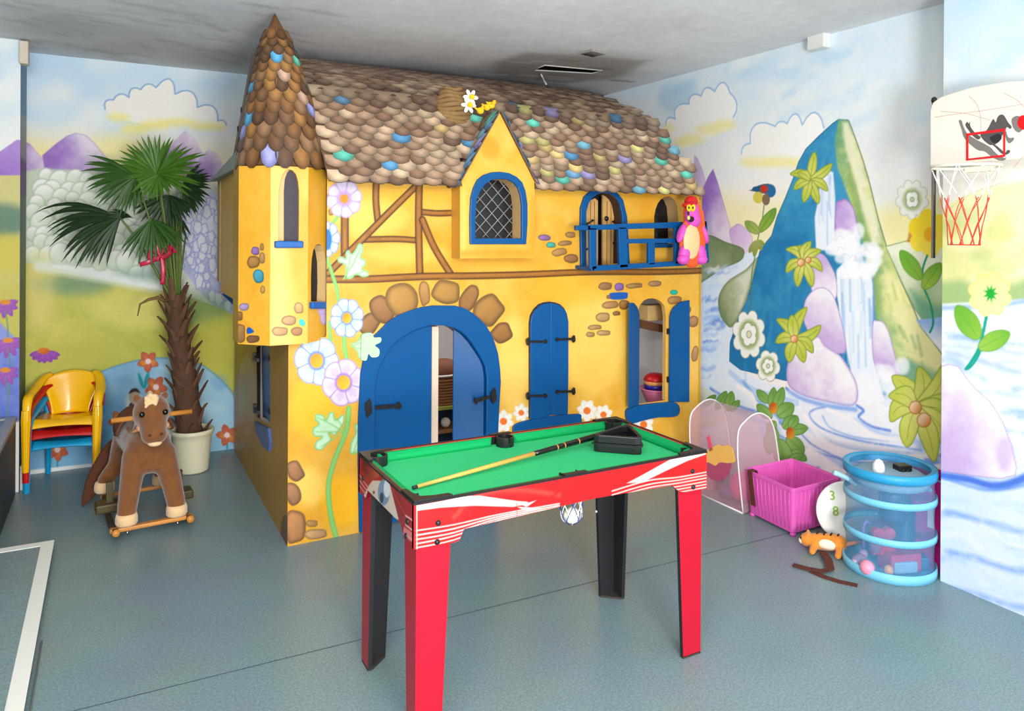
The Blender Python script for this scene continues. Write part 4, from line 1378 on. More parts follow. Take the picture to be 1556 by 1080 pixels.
# -------------------------------------------------- hinges and doors
def hinge(name, parent, p_plate, p_tip, yf, plate=.055, th=.010, w=.017):
    """strap hinge: fleur plate, long strap with a spear end, nails"""
    a, t_ = Vector(p_plate), Vector(p_tip)
    a.y = t_.y = yf
    d = (t_ - a)
    L = d.length
    d.normalize()
    n = V(-d.z, 0, d.x)
    b = MB()
    q = []
    prof = [(0, .5), (.25, .42), (.45, .5), (.72, .44), (.80, .34), (.84, .75), (.90, .95), (.95, .6), (1.0, 0)]
    for t, k in prof:
        q.append(a + d * (L * t) + n * (w * .5 * k * 1.25))
    for t, k in prof[::-1][1:]:
        q.append(a + d * (L * t) - n * (w * .5 * k * 1.25))
    b.prism(q, (0, -th, 0))
    pl = []
    for i in range(20):
        an = 2 * PI * i / 20
        r_ = plate * .5 * (.72 + .28 * abs(math.cos(an * 2 + PI / 4)))
        pl.append(a - d * plate * .12 + V(math.cos(an) * r_ * .42, 0, math.sin(an) * r_))
    b.prism(pl, (0, -th * 1.4, 0))
    b.tube([a + V(0, -th * .8, -plate * .3), a + V(0, -th * .8, plate * .3)], .006, n=8)
    for t in (.3, .6, .88):
        b.ell(a + d * L * t + V(0, -th, 0), (.004, .004, .004), 8, 6)
    return b.build(name, BLACK, parent)


b = MB()
b.ring([p + V(0, .004, 0) for p in do3], [p + V(0, .004, 0) for p in di3], (0, -.016, 0), closed=False)
bevel(b.build('door_frame', BLUE, house), .004)
b = MB()
for i in range(len(di3) - 1):
    a, d = di3[i], di3[i + 1]
    b.add([a + V(0, .0, 0), d + V(0, .0, 0), d + V(0, .14, 0), a + V(0, .14, 0)], [(0, 1, 2, 3)])
b.build('door_jamb', BLUE, house)
# leaf painted across the frame
b = MB()
b.prism([F(*p) + V(0, -.0135, 0) for p in catmull([p for p in LEAF2], n=4) if p[0] > 547], (0, -.002, 0))
b.build('painted_leaf', mat('leaf_paint', (184, 218, 176), .5, var=.12, scale=60), house)
# left leaf (closed)
sp_t, sp_b = 657, 657
lf = [p for p, q in zip(di3, DOOR_I) if q[0] <= 657.5]
xb = F(657, 600).x
leafp = [V(p.x + .003, HY + .012, p.z - .003) for p in lf]
leafp[0].z = .012
leafp.append(V(xb, HY + .012, .012))
b = MB()
b.prism(leafp, (0, .022, 0))
dl = bevel(b.build('door_leaf', BLUE, house, label='closed leaf of the arched blue door'), .003)
hinge('hinge', dl, F(562, 619), F(610, 615.5), HY - .002, plate=.10, w=.032)
# right leaf, pushed a little inwards about its right edge
rf = [p for p, q in zip(di3, DOOR_I) if q[0] >= 686]
hx = F(738, 600).x
ang = math.radians(20)
Rz = Matrix.Rotation(-ang, 3, 'Z')
pts = [V(p.x - .003, HY + .012, p.z - .003) for p in rf]
wmax = hx - pts[0].x
L_ = .1
while proj(V(hx, HY + .014, .6) + Rz @ V(-L_, 0, 0))[0] > 688.5:
    L_ += .002
sc = L_ / wmax
loc = [V((p.x - hx) * sc, 0, p.z) for p in pts]
loc[-1].z = .012
loc.append(V(loc[0].x, 0, .012))
piv = V(hx, HY + .014, 0)
b = MB()
b.prism([piv + Rz @ p for p in loc], Rz @ V(0, .024, 0))
dr = bevel(b.build('door_leaf', BLUE, house, label='leaf of the arched blue door standing ajar'), .003)
hinge('hinge', dr, F(745, 601), F(718, 609), HY - .010, plate=.09, w=.034)
# pale post seen in the gap
b = MB()
x0, x1 = F(656.5, 600).x, F(667, 600).x
b.box(((x0 + x1) / 2 + .012, HY + .06, .5), (x1 - x0, .05, 1.0))
bevel(b.build('door_post', mat('birch', (222, 200, 176), .5, var=.06), house), .003)

# window with closed shutters
W2 = [(804, 636), (804, 560), (804, 490), (806, 480), (811, 471), (818, 464), (826, 461), (834, 460), (842, 461), (850, 464), (856, 470), (860, 478), (862, 488), (862, 560), (861, 629)]
half = 7
for nm, idx in (('left', range(0, 8)), ('right', range(7, 15))):
    q = [F(*W2[i]) for i in idx]
    xm = F(834, 560).x
    if nm == 'left':
        q.append(V(xm - .001, HY, F(834, 633).z))
        q[-2].x = xm - .001
    else:
        q = [V(xm + .001, HY, F(834, 630).z)] + q
        q[1].x = xm + .001
    b = MB()
    b.prism([p + V(0, -.004 if nm == 'left' else -.001, 0) for p in q], (0, -.014, 0))
    s_ = bevel(b.build('shutter', BLUE, house), .003)
    for py in ((518, 600) if nm == 'left' else (514, 593)):
        if nm == 'left':
            hinge('hinge', s_, F(800, py), F(829, py), HY - .018, plate=.045, w=.021)
        else:
            hinge('hinge', s_, F(867, py), F(841, py + 1), HY - .018, plate=.045, w=.021)
b = MB()
W2O = [(p[0] + (p[0] - 833) * .03, p[1] - (2 if i in range(3, 12) else 0)) for i, p in enumerate(W2)]
b.ring([F(*p) + V(0, .002, 0) for p in W2O], [F(*p) + V(0, .002, 0) for p in W2], (0, -.006, 0), closed=False)
b.build('shutter_rim', mat('dark_outline', (40, 40, 60), .5), house)


def board(name, pts, th=.018, m_=None, parent=house, smooth=True, y=HY):
    q = catmull(pts, n=4) if smooth else pts
    b = MB()
    b.prism([fy(p[0], p[1], y) + V(0, .003, 0) for p in q], (0, -th, 0))
    return bevel(b.build(name, m_ or BLUE, parent), .004)


board('window_sill', [(778, 653), (782, 644), (804, 637), (835, 632), (862, 629), (880, 628.5), (882, 634), (880, 643), (850, 652), (800, 660), (782, 660)], .016)
# window with open shutters
b = MB()
P3 = [F(*p) for p in WIN3]
for i in range(len(P3) - 1):
    a, d = P3[i], P3[i + 1]
    b.add([a, d, d + V(0, .03, 0), a + V(0, .03, 0)], [(0, 1, 2, 3)])
b.build('window_reveal', REVEAL, house)
# left shutter stands out from the wall
hp = F(968.5, 540)
zb, zt = F(968, 614).z, F(969, 474).z
o_b = fl(955, 620.5, zb)
ov = V(o_b.x - hp.x, o_b.y - (HY - .006), 0)
q = []
prof = [(0, zb), (0, zt - .01), (.25, zt + .035), (.6, zt + .062), (1.0, zt + .066), (1.0, zb)]
for u_, z in prof:
    q.append(V(hp.x - .004 + ov.x * u_, HY - .006 + ov.y * u_, z))
b = MB()
b.prism(q, (.016, 0, 0))
s3 = bevel(b.build('shutter', BLUE, house, label='narrow blue shutter standing open towards the room'), .003)
b = MB()
b.prism([fy(p[0], p[1], HY - .012) for p in [(1015.5, 610), (1016.2, 540), (1016.7, 482), (1018.5, 474), (1022, 467), (1029, 461), (1036, 457.6), (1046, 455.6), (1046, 540), (1045.5, 610)]], (0, -.014, 0))
s4 = bevel(b.build('shutter', BLUE, house, label='blue shutter folded flat against the wall'), .003)
for py in (503, 576):
    b = MB()
    p = F(1014, py)
    b.box(p + V(0, -.010, 0), (.016, .014, .035))
    b.build('hinge', BLACK, s4)
board('window_sill', [(949, 628), (952, 620), (966, 615), (990, 612), (1013, 610), (1024, 611), (1029, 618), (1028, 627), (1020, 632), (996, 633), (973, 638), (958, 642), (951, 638)], .03)

# -------------------------------------------------- balcony
bal = MB()
BY = fx(900, 411, F(873, 405).x).y
BY = 3.44


def B(px, py):
    return fy(px, py, BY)


def bar(name, pts, parent, th=.022, y=None, m_=None):
    b = MB()
    b.prism([fy(p[0], p[1], BY if y is None else y) for p in pts], (0, th, 0))
    return bevel(b.build(name, m_ or BLUE, parent), .003)


bal_root = bar('balcony', [(900, 404), (1034, 396.5), (1074, 394), (1077, 399), (1034, 404), (900, 412)], house, .03)
bar('top_rail', [(876, 342.5), (880, 342.3), (1034, 337), (1074, 336), (1074, 345), (1034, 346), (880, 350), (876, 349.5)], bal_root)
bar('post', [(896, 346), (907, 346), (907, 409), (897, 409)], bal_root)
bar('post', [(940, 345), (952, 345), (955, 406), (942, 407)], bal_root)
bar('mid_rail', [(953, 363), (1032, 362), (1032, 369), (953, 370)], bal_root)
bar('post', [(985.5, 368), (995.5, 368), (995.5, 402), (985.5, 402)], bal_root)
bar('post', [(1026, 344), (1034, 344), (1034, 401), (1026, 401)], bal_root)
bar('end_panel', [(1065, 337), (1074.5, 336), (1078, 398), (1068, 399)], bal_root)
for (pa, pb, w) in (((872, 346), (893, 346), .028), ((874, 405.5), (899, 409), .02)):
    b = MB()
    a, d = F(*pa), B(*pb)
    b.hexa([a + V(0, 0, -w / 2), a + V(.02, 0, -w / 2), d + V(.02, 0, -w / 2), d + V(0, 0, -w / 2)], [a + V(0, 0, w / 2), a + V(.02, 0, w / 2), d + V(.02, 0, w / 2), d + V(0, 0, w / 2)])
    bevel(b.build('side_rail', BLUE, bal_root), .003)
b = MB()
a0, a1 = F(874, 404), F(1061, 396)
d0, d1 = B(898, 409), B(1076, 398)
b.hexa([a0 + V(0, 0, -.012), a1 + V(0, 0, -.012), d1 + V(0, .02, -.012), d0 + V(0, .02, -.012)], [a0 + V(0, 0, .0), a1 + V(0, 0, .0), d1 + V(0, .02, 0), d0 + V(0, .02, 0)])
b.build('floor_board', BLUE, bal_root)
# arched doorway behind the balcony
b = MB()
b.ring([F(*p) + V(0, .004, 0) for p in BAL_O], [F(*p) + V(0, .004, 0) for p in BAL_I], (0, -.02, 0), closed=False)
bevel(b.build('balcony_door_frame', BLUE, house), .004)
PLANK = mat('honey_plank', (206, 160, 96), .5, var=.16, scale=9)
DY = HY + .07


def D(px, py):
    return fy(px, py, DY)


b = MB()
q = [F(*p) for p in BAL_I]
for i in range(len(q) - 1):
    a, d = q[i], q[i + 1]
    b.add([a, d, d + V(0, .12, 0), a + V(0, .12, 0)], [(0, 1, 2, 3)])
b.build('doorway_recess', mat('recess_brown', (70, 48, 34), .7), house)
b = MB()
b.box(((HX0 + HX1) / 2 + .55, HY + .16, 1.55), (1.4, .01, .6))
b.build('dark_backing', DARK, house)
for pts, rid in (([(888, 404), (888, 318), (892, 309), (898, 304), (904, 301), (908.5, 305), (908.5, 404)], 0), ([(916, 404), (916, 296), (925, 296), (932, 300), (938, 306), (942, 316), (946, 330), (946, 404)], 1)):
    b = MB()
    b.prism([D(*p) for p in pts], (0, .014, 0))
    o = b.build('plank_door', PLANK, house)
    b = MB()
    for px in ((897, 903) if rid == 0 else (922, 928, 934, 940)):
        p0, p1 = D(px, 402), D(px, 306)
        b.box((p0 + p1) / 2 + V(0, -.001, 0), (.003, .003, (p1 - p0).length))
    b.build('plank_joint', mat('joint_brown', (120, 84, 44), .7), o)
    if rid == 0:
        hinge('hinge', o, D(890, 341), D(901, 334), DY - .002, plate=.03, w=.012)
        hinge('hinge', o, D(888, 381), D(896, 374), DY - .002, plate=.03, w=.012)
    else:
        hinge('hinge', o, D(945, 335), D(929, 337), DY - .002, plate=.03, w=.012)
        hinge('hinge', o, D(944, 368), D(930, 369), DY - .002, plate=.03, w=.012)
        b = MB()
        b.lathe([(0.004, -.004), (.014, -.004), (.016, 0), (.014, .004), (.004, .004)], (0, 0, 0), 16)
        R_ = Matrix.Rotation(PI / 2, 4, 'X')
        pc = D(921, 332)
        b.v = [R_ @ p + pc + V(0, -.004, 0) for p in b.v]
        b.build('ring_handle', BLACK, o)
# small arched window
b = MB()
q = [F(*p) for p in SMALL]
for i in range(len(q) - 1):
    a, d = q[i], q[i + 1]
    b.add([a, d, d + V(0, .10, 0), a + V(0, .10, 0)], [(0, 1, 2, 3)])
b.build('window_reveal', mat('reveal_pale', (216, 178, 120), .6), house)
board('window_sill', [(995, 370.5), (1021, 370), (1021, 376), (995, 376.5)], .012, smooth=False)


def clip_line(poly, p, d, L=2.0):
    """longest stretch of the line p+t*d inside a 2D outline"""
    ts = []
    for k in range(401):
        t = -L / 2 + L * k / 400
        x, y = p[0] + d[0] * t, p[1] + d[1] * t
        ins = False
        for i in range(len(poly)):
            (ax, ay), (bx, by) = poly[i], poly[(i + 1) % len(poly)]
            if (ay > y) != (by > y) and x < (bx - ax) * (y - ay) / (by - ay) + ax:
                ins = not ins
        if ins:
            ts.append(t)
    return (min(ts), max(ts)) if ts else None


def lattice(name, outline3, y, step, r, m_, parent):
    poly = [(p.x, p.z) for p in outline3]
    cx = sum(p[0] for p in poly) / len(poly)
    cz = sum(p[1] for p in poly) / len(poly)
    b = MB()
    for sgn in (1, -1):
        d = (math.cos(sgn * .80), math.sin(sgn * .80))
        nrm = (-d[1], d[0])
        for k in range(-9, 10):
            p = (cx + nrm[0] * step * k, cz + nrm[1] * step * k)
            tt = clip_line(poly, p, d)
            if tt and tt[1] - tt[0] > .02:
                b.tube([V(p[0] + d[0] * tt[0], y + sgn * .001, p[1] + d[1] * tt[0]), V(p[0] + d[0] * tt[1], y + sgn * .001, p[1] + d[1] * tt[1])], r, n=4)
    return b.build(name, m_, parent)


LEAD = mat('lead_grey', (150, 152, 158), .4)
q = [p + V(0, .10, 0) for p in [F(*p) for p in SMALL]]
b = MB()
b.prism([p + V(0, .002, 0) for p in q], (0, .004, 0))
pane = b.build('window_pane', mat('dark_pane', (26, 24, 28), .15), house)
lattice('lattice', q, HY + .098, .055, .0012, mat('lead_dark', (60, 60, 64), .4), pane)

# -------------------------------------------------- dormer
DFY = 3.50


def DD(px, py):
    return fy(px, py, DFY)


cvD = Canvas((1.56, DFY, 1.34), (1, 0, 0), (0, 0, 1), .50, .82, .004, seed=71)
wash(cvD, 8)
for x, y, rx_, ry_, cl in ((745, 225, 14, 18, YELD), (775, 210, 10, 20, YEL), (755, 385, 60, 8, YELD), (810, 340, 6, 40, YELD), (704, 330, 5, 50, (252, 214, 110))):
    cvD.oval(x, y, rx_, ry_, cl, soft=12, alpha=.5)
WD_O = [(713, 371), (712.5, 330), (714, 300), (718, 285), (724, 273), (733, 266), (745, 262), (757, 261), (772, 263), (784, 269), (792, 277), (797, 290), (800, 310), (800, 340), (798, 371)]
WD_I = [(721, 362), (721, 330), (723, 304), (728, 291), (735, 281), (743, 275), (750, 272.5), (759, 272), (770, 273), (779, 278), (785, 285), (789, 297), (791, 312), (791, 340), (791, 362)]
face = [DD(699, 392.5), DD(699, 277), DD(759, 171), DD(812.5, 277), DD(812, 392)]
cut(cvD, [DD(*p) for p in WD_I])
ins = np.array([((np.array(p) - cvD.O) @ cvD.U / cvD.dx, (np.array(p) - cvD.O) @ cvD.W / cvD.dy) for p in face])
g = cvD.grid(inside=ins)
ex = MB()
ex.col = (214, 160, 60)
for i in (0, 3, 4):
    a, d = face[i], face[(i + 1) % 5]
    ex.add([a, d, d + V(0, .4 if i == 99 else .115, 0), a + V(0, .115, 0)], [(0, 1, 2, 3)])
dorm = grids_mesh('dormer', [g], HPAINT, house, ex, label='gabled dormer with a blue arched lattice window')
b = MB()
b.ring([DD(*p) + V(0, .003, 0) for p in WD_O], [DD(*p) + V(0, .003, 0) for p in WD_I], (0, -.018, 0))
bevel(b.build('window_frame', BLUE, dorm), .004)
b = MB()
q = [DD(*p) for p in WD_I]
for i in range(len(q)):
    a, d = q[i], q[(i + 1) % len(q)]
    b.add([a, d, d + V(0, .095, 0), a + V(0, .095, 0)], [(0, 1, 2, 3)])
b.build('window_reveal', mat('reveal_pale', (216, 178, 120), .6), dorm)
q = [p + V(0, .092, 0) for p in q]
b = MB()
b.prism([p + V(0, .001, 0) for p in q], (0, .004, 0))
b.build('window_pane', mat('dark_pane', (26, 24, 28), .15), dorm)
lattice('lattice', q, DFY + .088, .052, .0028, LEAD, dorm)

# -------------------------------------------------- roofs
TC, AP = V(.730, 3.735, 0), .207
TZ0, TZ1 = .972, 1.80
OG = [(0, .220), (.06, .204), (.14, .188), (.25, .162), (.34, .142), (.46, .108), (.573, .080), (.66, .044), (.748, .003)]
TB = 1.805


def og(h):
    h = max(0, min(OG[-1][0], h))
    for (h0, r0), (h1, r1) in zip(OG, OG[1:]):
        if h <= h1:
            t = (h - h0) / (h1 - h0)
            return r0 + (r1 - r0) * t
    return .006


BROWN = [(150, 122, 100), (164, 136, 112), (134, 104, 84), (176, 148, 122), (122, 94, 76), (158, 128, 104), (186, 160, 132)]
ACC = [(112, 160, 196), (96, 186, 164), (160, 148, 196), (206, 176, 116), (196, 186, 120), (120, 176, 196), (86, 140, 180)]


def scale_tile(b, o, ux, dn, nr, w, h, col, rnd, lift=.012, long=.5):
    """one rounded shingle hanging down the slope: o top centre, ux along the row, dn down the slope, nr outward"""
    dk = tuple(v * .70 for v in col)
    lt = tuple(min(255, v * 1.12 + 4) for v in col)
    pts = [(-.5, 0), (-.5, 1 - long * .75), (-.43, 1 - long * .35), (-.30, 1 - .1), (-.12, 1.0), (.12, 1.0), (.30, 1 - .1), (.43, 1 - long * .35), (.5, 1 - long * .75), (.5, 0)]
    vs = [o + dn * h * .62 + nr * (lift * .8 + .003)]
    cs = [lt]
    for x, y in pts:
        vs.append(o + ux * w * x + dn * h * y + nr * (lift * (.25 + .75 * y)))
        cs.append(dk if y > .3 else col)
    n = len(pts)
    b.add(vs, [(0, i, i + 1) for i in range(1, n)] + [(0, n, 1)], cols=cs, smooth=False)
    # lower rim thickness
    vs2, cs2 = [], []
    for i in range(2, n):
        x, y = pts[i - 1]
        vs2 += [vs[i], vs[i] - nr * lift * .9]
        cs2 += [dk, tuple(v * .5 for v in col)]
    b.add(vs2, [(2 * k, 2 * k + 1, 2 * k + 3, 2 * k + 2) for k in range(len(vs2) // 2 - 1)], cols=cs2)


PROF = [(3.485, 1.735), (3.54, 1.86), (3.60, 1.99), (3.66, 2.12), (3.715, 2.225), (3.82, 2.285), (4.0, 2.365), (4.2, 2.435), (4.43, 2.505)]
XR = [(1.735, 3.225), (1.86, 3.185), (1.97, 3.125), (2.12, 3.045), (2.225, 2.96), (2.30, 2.92), (2.40, 2.95), (2.505, 3.02)]


def xr(z):
    for (z0, x0), (z1, x1) in zip(XR, XR[1:]):
        if z <= z1:
            t = max(0, (z - z0) / (z1 - z0))
            return x0 + (x1 - x0) * t
    return XR[-1][1]


ROOF_M = mat_vc('shingle_paint', .5, .35, .15, 120)
b = MB()
b.col = (104, 78, 60)
RL = .715
def rl(y, z):
    return max(RL, TC.x + og(z - TB) - .05) if y < 3.75 else RL


ring0 = [V(rl(y, z), y, z) for y, z in PROF]
ring1 = [V(xr(z), y, z) for y, z in PROF]
ring2 = [V(3.33, y + (3.33 - xr(z)) * .9 + .02, max(1.735, z - (3.33 - xr(z)) * .5)) for y, z in PROF]
n = len(PROF)
for (fa, fb, i0) in ((0, 1.59, 0), (1.59, 2.025, 3), (2.025, 9, 0)):
    ra = [V(max(p.x, fa), p.y, p.z) for p in ring0]
    rb_ = [V(min(p.x, fb), p.y, p.z) for p in ring1]
    b.add(ra + rb_, [(i, i + 1, n + i + 1, n + i) for i in range(i0, n - 1)], cols=[(104, 78, 60)] * (2 * n))
b.add(ring1 + ring2, [(i, i + 1, n + i + 1, n + i) for i in range(n - 1)], cols=[(104, 78, 60)] * (2 * n))
# rear slope and verge board
b.add([V(RL, 4.43, 2.505), V(RL, 5.22, 1.93), V(3.33, 5.22, 1.93), V(3.02, 4.43, 2.505)], [(0, 1, 2, 3)], cols=[(110, 84, 64)] * 4)
for xa_, xb_ in ((.94, 1.59), (2.025, xr(1.735))):
    b.add([V(xa_, 3.485, 1.735), V(xb_, 3.485, 1.735), V(xb_, 3.62, 1.745), V(xa_, 3.62, 1.745)], [(0, 1, 2, 3)], cols=[(90, 66, 50)] * 4)
rnd = random.Random(5)
# arc length table along the profile
S = [0]
for (y0, z0), (y1, z1) in zip(PROF, PROF[1:]):
    S.append(S[-1] + math.hypot(y1 - y0, z1 - z0))


def prof_at(s_):
    s_ = max(0, min(S[-1] - 1e-6, s_))
    for i in range(len(S) - 1):
        if s_ <= S[i + 1]:
            t = (s_ - S[i]) / (S[i + 1] - S[i])
            (y0, z0), (y1, z1) = PROF[i], PROF[i + 1]
            d = V(0, y1 - y0, z1 - z0).normalized()
            return V(0, y0 + (y1 - y0) * t, z0 + (z1 - z0) * t), d
    return V(0, *PROF[-1]), d


s_ = -.012
row = 0
while s_ < S[-1] - .02:
    steep = s_ < S[4]
    stepr = .040 if steep else .058
    hgt = .072 if steep else .10
    p, d = prof_at(s_ + hgt)
    p0, d0 = prof_at(max(0, s_))
    dnv = (p0 - p).normalized() if (p0 - p).length > .02 else -d
    nr = V(0, dnv.z, -dnv.y)
    if nr.y > 0:
        nr = -nr
    x = rl(p.y, p0.z) + .045 + (.0475 if row % 2 else 0) + rnd.uniform(-.01, .01)
    xe = xr(p0.z)
    while x < xe + .01:
        w = rnd.uniform(.088, .108)
        edge_ = rnd.random()
        if not (1.60 < x < 2.02 and p0.z < 1.74 + .36 * (1 - abs(x - 1.81) / .24)):
            cl = rnd.choice(BROWN)
            if steep and rnd.random() < (.06 + .10 * (x > 2.0)):
                cl = rnd.choice(ACC)
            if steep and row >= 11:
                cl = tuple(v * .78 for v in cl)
            k = rnd.uniform(.9, 1.1)
            cl = tuple(min(255, v * k) for v in cl)
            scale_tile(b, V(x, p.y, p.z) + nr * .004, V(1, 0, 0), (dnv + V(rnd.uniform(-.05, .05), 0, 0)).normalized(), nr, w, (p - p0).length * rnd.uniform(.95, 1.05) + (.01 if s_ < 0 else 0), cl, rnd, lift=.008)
        x += w * .95
    s_ += stepr
    row += 1
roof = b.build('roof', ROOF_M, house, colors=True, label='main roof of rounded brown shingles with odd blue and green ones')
b = MB()
b.prism([V(.722, 4.43, 2.52), V(.722, 5.24, 1.93), V(.722, 5.24, 1.87), V(.722, 4.43, 2.44)], (-.02, 0, 0))
b.build('verge_board', mat('verge_grey', (120, 112, 100), .6), roof)
for q in (.45, .62):
    b = MB()
    p = V(.705, 4.43 + .81 * q, 2.50 - .58 * q)
    b.box(p, (.018, .03, .03))
    b.build('hinge', BLACK, roof)

# dormer roof: two little slopes
b = MB()
b.col = (110, 84, 66)
ap, el, er = face[2], face[1], face[3]
apf, apb = ap + V(0, -.014, .006), V(ap.x, 3.86, ap.z + .02)
for side, ev in ((-1, el), (1, er)):
    ef, eb = ev + V(side * .012, -.014, -.02), V(ev.x + side * .012, 3.62, ev.z - .0)
    dx = (ef - apf)
    L = dx.length
    dnv = dx.normalized()
    nr = V(0, 1, 0).cross(dnv)
    if nr.z < 0:
        nr = -nr
    b.hexa([apf, apb, eb, ef], [apf + nr * .006, apb + nr * .006, eb + nr * .006, ef + nr * .006])
    k = 0
    t = L - .085
    while t > -.05:
        yy = ef.y + .028 + (.025 if k % 2 else 0)
        top_y = 3.62 + (L - t) / L * .22
        first = True
        while yy < top_y:
            cl = rnd.choice(BROWN[3:4] + ACC[:3] * 2 + ACC[5:] if first else BROWN[:4] + ACC[2:3])
            o_ = V(0, yy, 0) + V(apf.x, 0, apf.z) + dnv * max(0, t) + nr * .007
            scale_tile(b, o_, V(0, 1, 0), dnv, nr, .07, .10, cl, rnd)
            yy += .062
            first = False
        t -= .06
        k += 1
b.build('dormer_roof', ROOF_M, dorm, colors=True)

# -------------------------------------------------- turret
R8 = AP / math.cos(PI / 8)
oct_ = [TC + V(R8 * math.cos(PI / 8 + PI / 4 * k), R8 * math.sin(PI / 8 + PI / 4 * k), 0) for k in range(8)]
# faces from octant k to k+1; -Y face runs from k=5 to k=6
grids = []
holes3 = {}
side = (oct_[5] - oct_[6]).length
for k in (4, 5, 6):
    p, q = oct_[k], oct_[(k + 1) % 8]
    u_ = (q - p).normalized()
    cv = Canvas((p.x, p.y, TZ0), tuple(u_), (0, 0, 1), side, TZ1 - TZ0, .003, seed=80 + k)
    wash(cv, k)
    if k == 4:
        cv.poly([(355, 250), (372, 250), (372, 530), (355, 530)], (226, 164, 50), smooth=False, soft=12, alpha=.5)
        for x, y, w, h, cl in ((388, 381, 12, 13, (150, 110, 190)), (398, 375, 6, 11, (190, 140, 70)), (385, 398, 19, 19, (186, 130, 60)), (398, 392, 9, 17, (196, 144, 80)), (399, 440, 7, 12, (216, 160, 80)), (371, 466, 15, 11, (186, 160, 206)), (364, 480, 10, 14, (160, 110, 50)), (366, 506, 13, 28, (176, 124, 60)), (384, 515, 20, 12, (130, 84, 44))):
            stone(cv, x, y, w, h, 0, cl, k)
        stone(cv, 393, 420, 17, 21, 0, (60, 170, 200), 2)
        cv.poly([(379, 497), (386, 504), (376, 507), (375, 500)], (20, 84, 170))
    if k == 5:
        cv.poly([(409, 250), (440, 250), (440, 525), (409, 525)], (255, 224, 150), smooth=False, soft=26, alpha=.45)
        for x, y, w, h, cl in ((439, 487, 22, 15, (214, 160, 100)), (425, 503.5, 24, 14, (216, 160, 96)), (451, 503.5, 18, 13, (186, 124, 70)), (454, 468, 14, 17, (220, 166, 92))):
            stone(cv, x, y, w, h, 0, cl, k)
        cv.oval(459, 490, 4.5, 6, (60, 206, 190), rot=-.5, edge=(40, 170, 160), ew=1.5)
        yf = p.y
        TW = [(422.5, 366), (422.5, 330), (423, 295), (425, 278), (428.5, 266), (433, 259.5), (439, 257), (445, 259), (450, 265), (453, 275), (454.5, 290), (454.5, 330), (454, 366)]
        H3 = [fy(a, q_, yf) for a, q_ in TW]
        cut(cv, H3)
        holes3[k] = H3
    if k == 6:
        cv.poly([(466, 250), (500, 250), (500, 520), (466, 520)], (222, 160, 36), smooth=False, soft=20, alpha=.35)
        nrm = np.cross(np.array(u_), (0, 0, 1))

        def tf(px, py, P0=np.array(p), N=nrm):
            d = fwd + (px - CX) / FOC * rgt - (py - CY) / FOC * upv
            t = ((P0 - CAM) @ N) / (d @ N)
            return Vector(CAM + t * d)
        TW = [(472.5, 458), (472.5, 420), (473.5, 395), (476, 380), (480, 372), (484, 370.5), (489, 373), (493, 382), (495.5, 398), (496, 430), (495, 458)]
        H3 = [tf(a, q_) for a, q_ in TW]
        cut(cv, H3)
        holes3[k] = H3
        for i in range(5):
            a = PI + (i - 2) * .5
            leaf(cv, 500, 458, 500 + 17 * math.cos(a), 458 + 42 * math.sin(a), 16, (226, 206, 236), (206, 176, 220), None, (180, 140, 200))
        cv.oval(499, 450, 5, 12, (230, 120, 30), soft=2)
        cv.stroke([(499, 480), (502, 505), (503, 520)], 3, STEM)
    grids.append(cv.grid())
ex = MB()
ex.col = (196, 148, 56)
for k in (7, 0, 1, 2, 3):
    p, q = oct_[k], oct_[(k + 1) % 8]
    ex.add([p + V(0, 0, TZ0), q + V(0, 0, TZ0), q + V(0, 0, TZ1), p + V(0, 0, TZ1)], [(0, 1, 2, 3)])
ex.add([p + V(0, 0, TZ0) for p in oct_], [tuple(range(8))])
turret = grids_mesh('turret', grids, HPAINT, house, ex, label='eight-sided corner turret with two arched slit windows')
for k, H3 in holes3.items():
    p, q = oct_[k], oct_[(k + 1) % 8]
    u_ = (q - p).normalized()
    inw = V(-(u_.y), u_.x, 0)
    b = MB()
    for i in range(len(H3) - 1):
        a, d = H3[i], H3[i + 1]
        b.add([a, d, d + inw * .05, a + inw * .05], [(0, 1, 2, 3)])
    b.build('window_reveal', mat('reveal_pale', (216, 178, 120), .6), turret)
    b = MB()
    if k == 5:
        b.prism([h + inw * .028 for h in H3], inw * .004)
        b.build('window_board', mat('reveal_pale', (216, 178, 120), .6), turret)
        b = MB()
        b.prism([fy(a, q_, H3[0].y + .024) for a, q_ in ((431.5, 368), (431.5, 290), (433, 272), (436.5, 262), (441, 258), (446, 260), (450.5, 266), (453.5, 276), (456, 290), (456, 368))], (0, .003, 0))
    else:
        b.prism([h + inw * .05 for h in H3], inw * .004)
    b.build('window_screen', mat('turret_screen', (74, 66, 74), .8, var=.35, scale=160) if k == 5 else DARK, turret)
    b = MB()
    zc = H3[0].z
    a, d = H3[0] - u_ * .018, H3[-1] + u_ * .018
    if k == 6:
        d = H3[-1] - u_ * .03
    b.prism([a - inw * .001, d - inw * .001, d - inw * .001 + V(0, 0, -.032), a - inw * .001 + V(0, 0, -.032)], -inw * .022)
    bevel(b.build('window_sill', mat('bright_blue', (4, 92, 168), .5), turret), .006, 3)
# pointed roof: rings of long shingles on an ogive
APEX = V(.695, 3.72, 2.535)
def og_c(h):
    t = h / OG[-1][0]
    return V(TC.x + .018 + (APEX.x - TC.x - .018) * t, TC.y + (APEX.y - TC.y) * t, TB + h)


